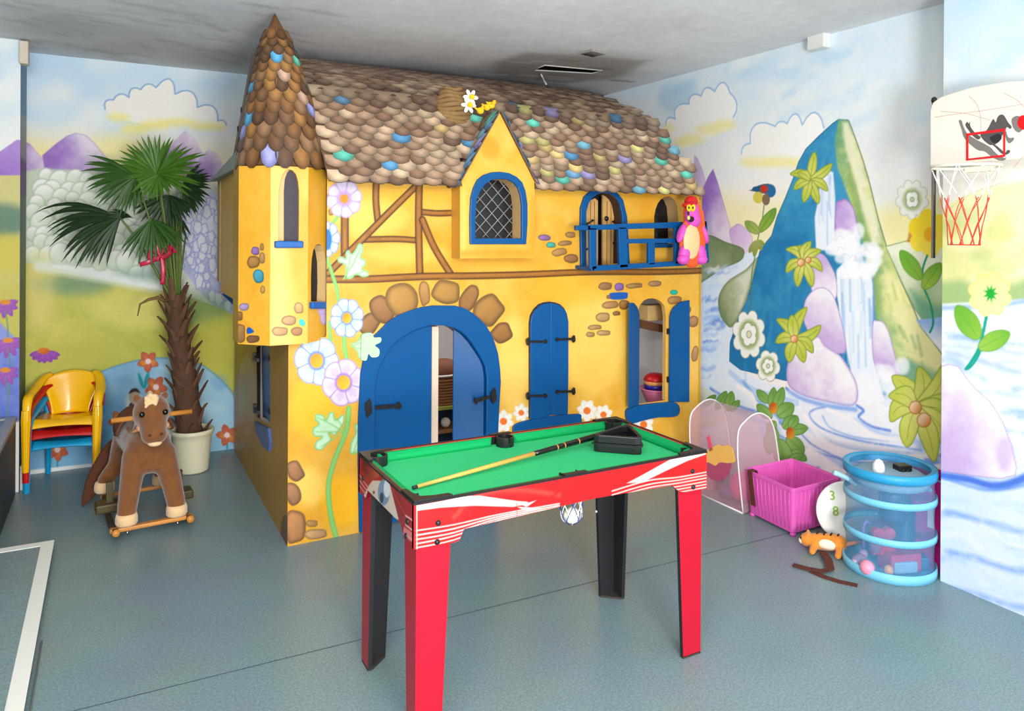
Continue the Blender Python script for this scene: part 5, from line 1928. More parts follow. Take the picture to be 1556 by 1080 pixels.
b = MB()
b.loft([[og_c(h) + V(math.cos(2 * PI * k / 24), math.sin(2 * PI * k / 24), 0) * og(h) for k in range(24)] for h, r_ in OG], cap=True, smooth=True)
b.c = [(110, 76, 48)] * len(b.v)
TBR = [(122, 84, 48), (142, 98, 54), (100, 68, 44), (136, 102, 70), (90, 64, 46), (150, 106, 58), (112, 80, 54)]
TAC = [(86, 160, 200), (96, 190, 166), (150, 150, 206), (186, 150, 130)]
h = -.008
row = 0
while h < .62:
    r0 = og(h)
    tile_h = .115 - .055 * max(0, h) / .62
    nn = max(9, int(round(2 * PI * max(r0, .05) / (.076 - .03 * max(0, h) / .62))))
    for k in range(nn):
        a = 2 * PI * (k + (.5 if row % 2 else 0)) / nn + rnd.uniform(-.03, .03)
        rad = V(math.cos(a), math.sin(a), 0)
        top = og_c(h + tile_h) + rad * (og(h + tile_h) + .003)
        bot = og_c(h) + V(0, 0, 0 if h >= 0 else h) + rad * (og(h) + .004)
        dnv = (bot - top)
        L = dnv.length
        dnv.normalize()
        ux = V(-rad.y, rad.x, 0)
        nr = ux.cross(dnv)
        if nr.dot(rad) < 0:
            nr = -nr
        wb = 2 * PI * r0 / nn * 1.06
        cl = rnd.choice(TBR)
        if rnd.random() < .12:
            cl = rnd.choice(TAC)
        if h > .5:
            cl = tuple(v * .9 for v in cl)
        scale_tile(b, top, ux, dnv, nr, wb, L, cl, rnd, lift=.010, long=.62)
    h += tile_h * .58
    row += 1
b.build('turret_roof', ROOF_M, turret, colors=True, label='tall pointed turret roof of long brown shingles')
# ================================================================== the pool table
TX0, TX1, TY0, TY1, TT = .765, 1.872, 1.997, 2.537, .722
RED = mat('leg_red', (176, 8, 38), .35, var=.04)
LBLK = mat('leg_black', (34, 32, 36), .5, var=.12)
FELT = mat('green_felt', (58, 196, 124), .85, var=.05, scale=60, spec=.15)
FELTD = mat('green_cushion', (12, 156, 88), .7, var=.05, scale=60, spec=.2)
PVC = mat('black_plastic', (30, 29, 32), .35, var=.08)
table = thing('pool_table', 'red small pool table with green felt on four angled legs', 'pool table', ((TX0 + TX1) / 2, (TY0 + TY1) / 2, 0))
PANEL = mat_vc('printed_panel', .25, .5, 0, 60)

# front apron, printed
zb = fy(634, 835, TY0).z
cvF = Canvas((TX0, TY0, .585), (1, 0, 0), (0, 0, 1), TX1 - TX0, TT - .585, .0022, seed=91, base=(236, 34, 34))
c = cvF
c.a[:] = np.array((220, 24, 26)) * (.97 + .06 * c.n2[..., None])
# darker scenes behind the middle
c.poly([(700, 758), (760, 745), (900, 722), (990, 708), (1000, 722), (940, 760), (840, 772), (760, 782), (700, 795)], (164, 20, 24), smooth=False, soft=10, alpha=.9)
for pts, w, cl in (([(690, 785), (730, 752), (790, 745), (850, 752)], 8, (240, 60, 50)), ([(860, 712), (890, 742), (930, 738), (960, 712)], 10, (206, 20, 26)), ([(800, 775), (830, 762), (860, 735)], 6, (170, 24, 26)), ([(705, 775), (760, 752), (800, 752)], 5, (180, 30, 30))):
    c.stroke(pts, w, cl, soft=5, alpha=.85)
PW = (236, 204, 196)
# pale swooshes
c.poly([(633, 768), (700, 756), (760, 760), (800, 762), (806, 765), (780, 770), (720, 768), (670, 771), (633, 776)], PW, smooth=False, col2=(232, 176, 168), ga=(640, 765), gb=(800, 768), nz=.4)
c.poly([(676, 760), (700, 754), (728, 753), (790, 762), (800, 764), (740, 763)], (240, 222, 216), smooth=False)
for k in range(4):
    c.stroke([(640, 769 + k * 1.6), (700, 760 + k * 2), (790, 764 + k * 1.2)], .8, (226, 130, 124), alpha=.8)
c.poly([(786, 770), (822, 772), (800, 776)], (252, 220, 214), smooth=False)
c.poly([(785, 762), (800, 765), (815, 760), (800, 770)], (240, 222, 216), smooth=False)
c.poly([(1072, 686), (1020, 697), (975, 722), (952, 734), (976, 733), (1010, 716), (1045, 700), (1073, 690)], PW, smooth=False, col2=(232, 176, 168), ga=(1060, 690), gb=(960, 730), nz=.3)
for k in range(4):
    c.stroke([(1066, 689 + k), (1020, 700 + 3 * k), (960, 733 + k)], .7, (230, 140, 136), alpha=.7)
for k, (ya, yb, yc, xw) in enumerate(((806, 797, 777, 2.0), (813, 803, 780, 2.4), (819.5, 809, 783, 2.2), (826, 814, 786, 2.2), (832, 820, 790, 2.0))):
    c.stroke([(633, ya), (690, yb), (760, yc + 4), (850, yc - 12)], xw, (252, 192, 184), soft=1.2, alpha=.95)
for k, (ya, yb) in enumerate(((717, 732), (721.5, 738), (726, 743), (731, 748), (735.5, 752), (740, 756))):
    c.stroke([(1074, ya), (1030, ya + 8), (985, yb - 2), (930, yb + 14)], 1.9, (252, 192, 184), soft=1.2, alpha=.95)
c.stroke([(633.5, 766), (633.5, 836)], 1.5, (250, 206, 190))
c.stroke([(785, 745), (786, 800)], 1, (120, 20, 20), alpha=.5)
ins_px = [(633, 766), (1073, 686), (1072, 741.5), (1044, 748.5), (1031, 746), (1021, 737), (905, 757), (705, 803.5), (698, 821), (690, 824), (634, 835)]
P3 = [fy(p[0], p[1], TY0) for p in ins_px]
P3[0] = V(TX0, TY0, TT)
P3[1] = V(TX1, TY0, TT)
P3[2].x = TX1
P3[-1].x = TX0
zt = (P3[2].z + P3[-1].z) / 2
P3[2].z = P3[-1].z = zt
ins = np.array([((np.array(p) - cvF.O) @ cvF.U / cvF.dx, (np.array(p) - cvF.O) @ cvF.W / cvF.dy) for p in P3])
g = cvF.grid(inside=ins)
ex = MB()
ex.col = (120, 18, 22)
back = [p + V(0, .014, 0) for p in P3]
n = len(P3)
ex.add(back, [tuple(range(n))])
for i in range(n):
    ex.add([P3[i], P3[(i + 1) % n], back[(i + 1) % n], back[i]], [(0, 1, 2, 3)])
grids_mesh('apron', [g], PANEL, table, ex, label='long red apron with white swooshes')
b = MB()
b.prism([V(p.x, TY1, p.z) for p in P3], (0, -.014, 0))
b.build('apron', mat('apron_red', (214, 30, 34), .3, var=.05), table)
# end aprons
cvE = Canvas((TX0, TY1, .585), (0, -1, 0), (0, 0, 1), TY1 - TY0, TT - .585, .0022, seed=92, base=(150, 20, 26))
c = cvE
c.a[:] = np.array((176, 24, 30)) * (.9 + .2 * c.n1[..., None])
c.oval(566, 706, 16, 22, (206, 90, 40), soft=5, col2=(120, 20, 16), ga=(575, 725), gb=(556, 690))
c.poly([(560, 738), (566, 730), (576, 730), (590, 734), (600, 750), (606, 790), (560, 770), (556, 762), (553, 752)], (226, 206, 186), smooth=False, soft=1.5)
c.oval(583, 748, 9, 20, (120, 150, 176), soft=2)
c.oval(580, 756, 3, 8, (50, 60, 80), soft=1.5)
c.oval(588, 742, 5, 14, (228, 232, 232), soft=2)
c.oval(568, 748, 2, 2.5, (120, 106, 96))
c.poly([(592, 734), (606, 740), (616, 775), (622, 800), (606, 790)], (150, 30, 36), smooth=False, soft=2)
c.stroke([(594, 738), (602, 756), (616, 782)], 3, (222, 40, 40), soft=3, alpha=.8)
for k in range(3):
    c.stroke([(541, 714 + k * 8), (552, 730 + k * 8), (560, 742 + k * 6)], 2.2, (226, 160, 150))
    c.stroke([(616, 783 + k * 14), (626, 790 + k * 15), (634, 796 + k * 15)], 3, (240, 176, 166))
c.poly([(614, 800), (634, 815), (634, 830), (612, 812)], (236, 150, 144), smooth=False, soft=2, alpha=.8)
e_px = [(539.4, 689.4), (633.3, 766), (634, 835), (624, 827), (617, 820), (608, 790), (566, 753), (559, 760), (553, 757), (540, 746.7)]
E3 = [fx(p[0], p[1], TX0) for p in e_px]
E3[0], E3[1] = V(TX0, TY1, TT), V(TX0, TY0, TT)
E3[2] = V(TX0, TY0, zt)
E3[-1] = V(TX0, TY1, zt)
E3[3].z = E3[4].z = E3[2].z + .004
E3[3].y = TY0 + .06
E3[4].y = TY0 + .085
E3[5].z = E3[6].z = .628
E3[5].y, E3[6].y = TY0 + .11, TY1 - .11
E3[7].y, E3[8].y = TY1 - .085, TY1 - .06
E3[7].z = E3[8].z = E3[2].z + .004
for p in E3:
    p.y = min(max(p.y, TY0 + .0012), TY1 - .0012)
ins = np.array([((np.array(p) - cvE.O) @ cvE.U / cvE.dx, (np.array(p) - cvE.O) @ cvE.W / cvE.dy) for p in E3])
g = cvE.grid(inside=ins)
ex = MB()
ex.col = (120, 18, 22)
n = len(E3)
back = [p + V(.014, 0, 0) for p in E3]
ex.add(back, [tuple(range(n))])
for i in range(n):
    ex.add([E3[i], E3[(i + 1) % n], back[(i + 1) % n], back[i]], [(0, 1, 2, 3)])
grids_mesh('end_apron', [g], PANEL, table, ex, label='dark red end apron with a printed picture')
b = MB()
b.prism([V(TX1, p.y, p.z) for p in E3], (-.014, 0, 0))
b.build('end_apron', mat('apron_red', (214, 30, 34), .3, var=.05), table)
# bed, cushions, black top trim
b = MB()
b.box(((TX0 + TX1) / 2, (TY0 + TY1) / 2, .676), (TX1 - TX0 - .03, TY1 - TY0 - .03, .03))
b.build('bed', FELT, table)
BED = .691
CW = .036


def cushion(p0, p1, nrm):
    """wedge along an edge: flat top, sloping face"""
    b = MB()
    p0, p1, nrm = Vector(p0), Vector(p1), Vector(nrm)
    d = (p1 - p0).normalized()
    prof = [(0.004, BED - .004), (.004, TT - .001), (CW * .55, TT - .002), (CW * .95, TT - .012), (CW, BED + .008), (CW * .8, BED - .004)]
    r0 = [V(p0.x, p0.y, z) + nrm * x + d * (x * .6) for x, z in prof]
    r1 = [V(p1.x, p1.y, z) + nrm * x - d * (x * .6) for x, z in prof]
    b.hexa(r0, r1)
    return bevel(b.build('cushion', FELTD, table), .003)


xm = (TX0 + TX1) / 2
for c0, d0 in (((xm, TY1 - .0155, .70), (TX1 - TX0 - .03, .002, .040)), ((xm, TY0 + .0155, .70), (TX1 - TX0 - .03, .002, .036)), ((TX0 + .0155, (TY0 + TY1) / 2, .70), (.002, TY1 - TY0 - .03, .040)), ((TX1 - .0155, (TY0 + TY1) / 2, .70), (.002, TY1 - TY0 - .03, .040))):
    b = MB()
    b.box(c0, d0)
    b.build('inner_liner', PVC, table)
for y, s_ in ((TY1 - .006, -1), (TY0 + .006, 1)):
    cushion((TX0 + .05, y, 0), (xm - .035, y, 0), (0, s_, 0))
    cushion((xm + .035, y, 0), (TX1 - .05, y, 0), (0, s_, 0))
for x, s_ in ((TX0 + .006, 1), (TX1 - .006, -1)):
    cushion((x, TY0 + .05, 0), (x, TY1 - .05, 0), (s_, 0, 0))
b = MB()
o3 = [V(TX0 - .002, TY0 - .002, TT - .004), V(TX1 + .002, TY0 - .002, TT - .004), V(TX1 + .002, TY1 + .002, TT - .004), V(TX0 - .002, TY1 + .002, TT - .004)]
i3 = [V(TX0 + .008, TY0 + .008, TT - .004), V(TX1 - .008, TY0 + .008, TT - .004), V(TX1 - .008, TY1 - .008, TT - .004), V(TX0 + .008, TY1 - .008, TT - .004)]
b.ring(o3, i3, (0, 0, .006))
b.build('top_trim', PVC, table)


# pockets: corner and side liners
def pocket(cx, cy, corner):
    b = MB()
    sx, sy = corner
    if sy == 0:
        pass
    pts_o, pts_i = [], []
    R1, R2 = (.036, .030) if corner[0] else (.034, .029)
    if sx != 0:
        a0 = math.atan2(-sy, -sx) - math.radians(130) / 2 + 0
        angs = [math.atan2(sy, sx) + math.radians(t) for t in (range(-125, 126, 25) if sy < 0 else range(-176, 177, 16))]
    else:
        angs = [math.atan2(sy, 0) + math.radians(t) for t in (range(-95, 96, 19) if sy < 0 else range(-176, 177, 16))]
    wall_o = [V(cx + R1 * math.cos(a), cy + R1 * math.sin(a), 0) for a in angs]
    wall_i = [V(cx + R2 * math.cos(a), cy + R2 * math.sin(a), 0) for a in angs]
    z0, z1 = TT - .05, TT + (.004 if sy > 0 else -.002)
    b.ring([p + V(0, 0, z0) for p in wall_o], [p + V(0, 0, z0) for p in wall_i], (0, 0, z1 - z0), closed=False)
    # top plate out to the table's corner
    if sx != 0:
        X_, Y_ = cx + sx * .050, cy + sy * .050
        q = [V(X_, Y_, TT + .002), V(X_ - sx * .12, Y_, TT + .002), V(X_ - sx * .115, Y_ - sy * .018, TT + .002), V(cx - sx * .02, cy + sy * .030, TT + .002), V(cx + sx * .018, cy + sy * .018, TT + .002), V(cx + sx * .030, cy - sy * .02, TT + .002), V(X_ - sx * .018, Y_ - sy * .105, TT + .002), V(X_, Y_ - sy * .11, TT + .002)]
        b.prism(q, (0, 0, .006))
    else:
        Y_ = cy + sy * .03
        b.box((cx, Y_ + sy * .012, TT + .004), (.085, .016, .006))
    b.lathe([(.0001, TT - .049), (R2 + .002, TT - .049)], (cx, cy, 0), 20)
    return b.build('pocket', PVC, table)


for sx in (-1, 1):
    for sy in (-1, 1):
        cx_ = (TX0 if sx < 0 else TX1) - sx * .051
        cy_ = (TY0 if sy < 0 else TY1) - sy * .051
        pocket(cx_, cy_, (sx, sy))
pocket(xm, TY1 - .049, (0, 1))
pocket(xm, TY0 + .049, (0, -1))


# legs: two tapering boards meeting at a right angle
def leg(cx, cy, sx, sy):
    b = MB()
    th = .016
    at_, ab, bt, bb = .112, .080, .100, .070
    ztop = .675
    # board along x (its outer face looks along -sy... towards the outside)
    X = lambda u_: cx + sx * -u_
    Y = lambda u_: cy + sy * -u_
    for kind in (0, 1):
        if kind == 0:
            bot = [V(X(0), Y(0), 0.006), V(X(ab), Y(0), .006), V(X(ab), Y(th), .006), V(X(0), Y(th), .006)]
            top = [V(X(0), Y(0), ztop), V(X(at_), Y(0), ztop), V(X(at_), Y(th), ztop), V(X(0), Y(th), ztop)]
        else:
            bot = [V(X(0), Y(th), 0.006), V(X(0), Y(bb), .006), V(X(th), Y(bb), .006), V(X(th), Y(th), .006)]
            top = [V(X(0), Y(th), ztop), V(X(0), Y(bt), ztop), V(X(th), Y(bt), ztop), V(X(th), Y(th), ztop)]
        vs = bot + top
        fs = [(0, 1, 2, 3), (4, 5, 6, 7)]
        fm = [1, 1]
        for i in range(4):
            j = (i + 1) % 4
            fs.append((i, j, 4 + j, 4 + i))
            mid = (vs[i] + vs[j]) / 2
            outer = (abs(mid.y - cy) < 1e-4) if kind == 0 else (abs(mid.x - cx) < 1e-4)
            outer = outer or (kind == 0 and abs(mid.x - cx) < 1e-4)
            fm.append(0 if outer else 1)
        for f, mi in zip(fs, fm):
            b.add([vs[i] for i in f], [(0, 1, 2, 3)], mi=mi)
    o = b.build('leg', [RED, LBLK], table)
    b = MB()
    b.prism([V(X(0), Y(0), 0), V(X(ab), Y(0), 0), V(X(ab), Y(th), 0), V(X(th), Y(bb), 0), V(X(0), Y(bb), 0)], (0, 0, .008))
    b.build('foot_pad', mat('foot_rubber', (58, 52, 48), .8), o)


INS = .012
for sx, x in ((-1, TX0 + INS), (1, TX1 - INS)):
    for sy, y in ((-1, TY0 + INS), (1, TY1 - INS)):
        leg(x, y, sx, sy)
# bolts
for px, py in ((665.5, 794), (664, 823), (1052, 715.5), (1053, 739.5)):
    b = MB()
    p = fy(px, py, TY0)
    b.tube([p + V(0, .002, 0), p + V(0, -.004, 0)], .0085, n=14)
    b.ell(p + V(0, -.004, 0), (.007, .004, .007), 12, 6)
    b.build('bolt', PVC, table)
for y_, z_ in ((TY0 + .05, .655), (TY0 + .06, .61), (TY1 - .06, .655)):
    b = MB()
    b.tube([V(TX0 + .002, y_, z_), V(TX0 - .004, y_, z_)], .008, n=14)
    b.build('bolt', PVC, table)
b = MB()
b.ell(fy(906, 777, TY1 - .03), (.005, .005, .005), 10, 6)
b.build('screw_cap', mat('white_gloss', (226, 226, 222), .4), table)
# net pocket under the long apron with the ball in it
nc = V(fy(868, 783, TY0 + .05).x, TY0 + .05, 0)
nz0, nz1 = fy(868, 796, TY0 + .05).z, fy(868, 762, TY0 + .05).z
netr = .037
b = MB()
for k in range(8):
    for sg in (1, -1):
        pth = []
        for i in range(9):
            t = i / 8
            a = 2 * PI * k / 8 + sg * t * 1.3
            r_ = netr * (1.05 - .15 * t) if t < .75 else netr * .94 * math.cos((t - .75) / .25 * PI / 2 * .85)
            pth.append(nc + V(r_ * math.cos(a), r_ * math.sin(a), nz1 + .03 - (nz1 + .03 - nz0) * t))
        b.tube(pth, .0016, n=5, mi=0 if (k + (sg > 0)) % 2 else 1)
b.build('net_pocket', [mat('net_white', (236, 236, 232), .7), mat('net_blue', (40, 70, 140), .7)], table, label='white and blue net ball catcher under the apron')
b = MB()
b.ell((0, 0, 0), .027, 20, 14)
o = b.build('pool_ball', mat('ivory_ball', (246, 236, 214), .15, var=.02), None)
o.location = nc + V(0, 0, nz0 + .030)
tag(o, 'cream pool ball caught in the net under the table', 'ball')

# cue and rack on the felt
p0, p1 = fl(627, 741, .70), fl(928, 656.5, .728)
cue = thing('pool_cue', 'pool cue with pale shaft and black butt lying on the green felt', 'cue', (p0.x, p0.y, .70))
j0, j1 = p0.lerp(p1, .018), p0.lerp(p1, .56)
b = MB()
b.tube([j0, j1], [.0055, .0085], n=12)
b.build('shaft', mat('ash_wood', (226, 172, 84), .35, var=.12), cue)
b = MB()
b.tube([j1, p0.lerp(p1, .60), p1], [.0087, .0092, .013], n=12)
b.build('butt', mat('black_lacquer', (22, 20, 22), .2), cue)
for q in (.68, .72, .8):
    b = MB()
    r_ = .0092 + (.013 - .0092) * (q - .6) / .48
    b.tube([p0.lerp(p1, q), p0.lerp(p1, q + .006)], r_ + .0004, n=12)
    b.build('gold_band', mat('gold_print', (190, 130, 60), .3), cue)
b = MB()
b.tube([p0, j0], .0056, n=12)
b.build('tip', mat('cue_tip', (40, 50, 50), .7), cue)
A_, B_, C_ = fl(897.5, 686, BED), fl(978, 692, BED), fl(955, 667, BED)
rk = thing('ball_rack', 'black plastic triangle ball rack lying beside the cue', 'rack', (A_ + B_ + C_) / 3)
cen = (A_ + B_ + C_) / 3


def tri(k, z, rnd_=.16):
    q = []
    P_ = [cen + (p - cen) * k for p in (A_, B_, C_)]
    for i in range(3):
        a, d, e = P_[i - 1], P_[i], P_[(i + 1) % 3]
        for t in (0, .5, 1):
            s0, s1 = d.lerp(a, rnd_), d.lerp(e, rnd_)
            q.append(V(*(((1 - t) ** 2) * s0 + 2 * t * (1 - t) * d + t * t * s1)[:2], z))
    return q


b = MB()
b.ring(tri(1.03, BED + .001), tri(.80, BED + .001), (0, 0, .028))
bevel(b.build('rack_frame', PVC, rk), .003)
b = MB()
b.ring(tri(1.10, BED + .029), tri(.78, BED + .029), (0, 0, .006))
b.build('rack_lip', PVC, rk)
b = MB()
b.ring(tri(1.03, BED + .035), tri(.82, BED + .035), (0, 0, .028))
bevel(b.build('rack_frame', PVC, rk), .003)
# ================================================================== left side: platform, cabinet, chairs, palm, rocking horse
STRIP = mat('white_edge_strip', (238, 238, 228), .5, var=.03)
PZ = .045
pc = fl(82.8, 819.7, PZ)
pe = fl(36, 1080, PZ)
dirp = (pe - pc).normalized()
near = pc + dirp * ((-1.6 - pc.y) / dirp.y)
plat = thing('low_platform', 'low grey lino platform with a white edge strip beside the camera', 'platform', ((pc.x + near.x) / 2 - .9, 1.3, 0))
tag(plat, 'low lino covered platform with a white strip round its edge')
sw_ = .052
xl = -2.65
b = MB()
b.prism([V(pc.x - sw_, pc.y - sw_, 0), V(near.x - sw_, near.y, 0), V(xl, near.y, 0), V(xl, pc.y - sw_, 0)], (0, 0, PZ - .002))
b.build('deck', LINO, plat)
b = MB()
b.prism([V(pc.x, pc.y, 0), V(near.x, near.y, 0), V(near.x - sw_, near.y, 0), V(pc.x - sw_, pc.y - sw_, 0), V(xl, pc.y - sw_ + .03, 0), V(xl, pc.y + .03, 0)], (0, 0, PZ))
b.v = [V(p.x, p.y, p.z if p.z > .001 else PZ - .006) for p in b.v]
bevel(b.build('edge_strip', STRIP, plat), .002)
b = MB()
b.prism([V(pc.x - .004, pc.y - .004, 0), V(near.x - .004, near.y, 0), V(near.x - .02, near.y, 0), V(pc.x - .02, pc.y - .004, 0)], (0, 0, PZ - .006))
b.prism([V(pc.x - .02, pc.y - .004, 0), V(pc.x - .02, pc.y - .02, 0), V(xl, pc.y - .02 + .03, 0), V(xl, pc.y + .026, 0)], (0, 0, PZ - .006))
b.build('riser', mat('grey_riser', (104, 112, 114), .5), plat)
b = MB()
s0, s1 = pc + dirp * .9, near
b.tube([V(s0.x + .012, s0.y, .003), V(s1.x + .012, s1.y, .003)], .0035, n=6)
b.build('sealant_line', mat('sealant', (176, 182, 182), .6), plat)

# dark low cabinet against the pier
q0, q1 = fl(25, 750), fl(0, 795)
cab = thing('low_cabinet', 'dark low cabinet with a pale rim at the foot of the left pier', 'cabinet', (-1.2, 4.72, 0))
ch_ = fx(23, 637, q0.x).z
cx0, cx1, cy0, cy1 = -1.95, q0.x, 4.28, 5.04
b = MB()
b.box(((cx0 + cx1) / 2, (cy0 + cy1) / 2, (ch_ - .03) / 2), (cx1 - cx0 - .01, cy1 - cy0, ch_ - .03))
b.build('body', mat('dark_umber', (50, 46, 44), .5, var=.2), cab)
b = MB()
b.ring([V(cx0, cy0, ch_ - .03), V(cx1, cy0, ch_ - .03), V(cx1, cy1, ch_ - .03), V(cx0, cy1, ch_ - .03)], [V(cx0 + .05, cy0 + .05, ch_ - .03), V(cx1 - .05, cy0 + .05, ch_ - .03), V(cx1 - .05, cy1 - .05, ch_ - .03), V(cx0 + .05, cy1 - .05, ch_ - .03)], (0, 0, .03))
bevel(b.build('rim', mat('grey_rim', (156, 160, 160), .45), cab), .004)
b = MB()
b.box(((cx0 + cx1) / 2, (cy0 + cy1) / 2, ch_ - .018), (cx1 - cx0 - .1, cy1 - cy0 - .1, .02))
b.build('top', LINO, cab)


# ---------------------------------------------------------------- stacked chairs
def curve_panel(fn, nu, nv, th, b):
    """bent sheet with thickness from fn(u,v) -> point"""
    e = 1e-3
    P, N = [], []
    for j in range(nv + 1):
        for i in range(nu + 1):
            u_, v_ = i / nu, j / nv
            p = fn(u_, v_)
            du = fn(min(1, u_ + e), v_) - fn(max(0, u_ - e), v_)
            dv = fn(u_, min(1, v_ + e)) - fn(u_, max(0, v_ - e))
            n_ = du.cross(dv)
            P.append(p)
            N.append(n_.normalized() if n_.length > 1e-12 else V(0, 0, 1))
    k = len(P)
    vs = P + [p - n_ * th for p, n_ in zip(P, N)]
    fs = []
    W = nu + 1
    for j in range(nv):
        for i in range(nu):
            a = j * W + i
            fs.append((a, a + 1, a + W + 1, a + W))
            fs.append((k + a, k + a + W, k + a + W + 1, k + a + 1))
    for j in range(nv):
        for a, s_ in ((j * W, 1), (j * W + nu, -1)):
            fs.append((a, a + W, k + a + W, k + a))
    for i in range(nu):
        for a in (i, nv * W + i):
            fs.append((a, a + 1, k + a + 1, k + a))
    b.add(vs, fs, smooth=True)


def make_chair(name, label, m_):
    t = thing(name, label, 'chair', (0, 0, 0), 0, 'stacked plastic children\'s armchairs')
    SH, SWD, SD = .325, .17, .30
    b = MB()
    curve_panel(lambda u_, v_: V((u_ - .5) * 2 * (SWD + .025 - .03 * v_), -.17 + SD * v_, SH - .018 * (1 - (2 * u_ - 1) ** 2) * (.5 + .5 * v_) - .055 * max(0, .16 - v_) ** 1.0 / .16 * (1 - .45 * (1 - (2 * u_ - 1) ** 2)) - .012 * v_), 16, 12, .008, b)
    b.build('seat', m_, t, world=False)
    b = MB()

    def back(u_, v_):
        w = .112 + .078 * (3 * v_ * v_ - 2 * v_ ** 3) - (.036 * max(0, v_ - .8) / .2 if v_ > .8 else 0)
        x = (u_ - .5) * 2 * w
        top = .0 if v_ < .7 else -.04 * ((2 * u_ - 1) ** 2) * (v_ - .7) / .3
        return V(x, .12 + .085 * v_ - .045 * (2 * u_ - 1) ** 2 * (1 - .2 * v_), SH - .02 + .285 * v_ + top)
    curve_panel(back, 18, 14, .008, b)
    b.build('backrest', m_, t, world=False)
    for s_ in (-1, 1):
        b = MB()
        pts = catmull([(s_ * .135, .172, .572), (s_ * .168, .135, .556), (s_ * .192, .05, .515), (s_ * .208, -.06, .485), (s_ * .208, -.13, .470), (s_ * .207, -.165, .430), (s_ * .206, -.18, .37)], closed=False, n=4)
        b.tube([V(*p) for p in pts], [.023 + .010 * math.sin(PI * i / (len(pts) - 1)) for i in range(len(pts))], n=12, flat=.55, up=(0, -.2, 1))
        b.build('armrest', m_, t, world=False)
        # front leg: a tapering half channel
        b = MB()
        rings = []
        for z, cx_, cy_, w in ((.40, .206, -.175, .031), (.33, .206, -.182, .033), (.2, .205, -.192, .028), (0.0, .203, -.205, .023)):
            r_ = []
            for a in (-150, -110, -70, -30, 10, 60):
                an = math.radians(a if s_ > 0 else 180 - a)
                r_.append(V(s_ * cx_ + w * math.cos(an), cy_ + w * math.sin(an), z))
            inner = [V(p.x * .0 + s_ * cx_ + (p.x - s_ * cx_) * .80, cy_ + (p.y - cy_) * .80, z) for p in r_[::-1]]
            rings.append(r_ + inner)
        b.loft(rings, smooth=False)
        bevel(b.build('leg', m_, t, world=False), .002)
        b = MB()
        rings = []
        for z, cx_, cy_, w in ((.315, .135, .125, .026), (.2, .145, .15, .022), (0.0, .155, .185, .018)):
            r_ = []
            for a in (-60, -10, 40, 90, 140):
                an = math.radians(a if s_ > 0 else 180 - a)
                r_.append(V(s_ * cx_ + w * math.cos(an), cy_ + w * math.sin(an), z))
            inner = [V(s_ * cx_ + (p.x - s_ * cx_) * .78, cy_ + (p.y - cy_) * .78, z) for p in r_[::-1]]
            rings.append(r_ + inner)
        b.loft(rings, smooth=False)
        bevel(b.build('leg', m_, t, world=False), .002)
    return t


lf_, rf_ = fl(38, 752), fl(144, 741)
cm = (lf_ + rf_) / 2
crot = math.atan2((rf_ - lf_).y, (rf_ - lf_).x)
bx_ = Matrix.Rotation(crot, 3, 'Z') @ V(0, .205, 0)
plast = [mat('cyan_plastic', (22, 148, 196), .22, var=.03), mat('red_plastic', (190, 30, 26), .22, var=.03), mat('yellow_plastic', (246, 186, 8), .2, var=.03, coat=.3)]
for i, (nm, lb) in enumerate((('bottom', 'cyan plastic children\'s armchair at the bottom of the stack of three'), ('mid', 'red plastic children\'s armchair in the middle of the stack of three'), ('top', 'yellow plastic children\'s armchair on top of the stack of three'))):
    ch = make_chair('plastic_chair', lb, plast[i])
    k = (rf_ - lf_).length / .41 * (1 + .012 * i)
    ch.scale = (k, k, k)
    ch.location = (cm.x + bx_.x, cm.y + bx_.y, .060 * i)
    ch.rotation_euler = (0, 0, crot)

# ---------------------------------------------------------------- palm in a pot
PY = 5.03
pb = fl(291, 712)
palm = thing('potted_palm', 'tall fan palm with a shaggy brown trunk in a cream pot', 'plant', (pb.x, PY, 0))
pr = .118
b = MB()
b.lathe([(.001, .006), (.088, .006), (.094, 0), (.098, .012), (.112, .20), (.122, .235), (.128, .240), (.128, .262), (.120, .264), (.114, .235), (.112, .21), (.001, .21)], (pb.x, PY, 0), 40)
b.build('pot', mat('cream_pot', (228, 222, 190), .4, var=.03), palm)
b = MB()
b.ell((pb.x, PY, .212), (.112, .112, .012), 24, 8)
b.build('soil', mat('soil', (62, 44, 32), .9, var=.3, scale=60), palm)


def PP(px, py, dy=0.0):
    return fy(px, py, PY + dy)


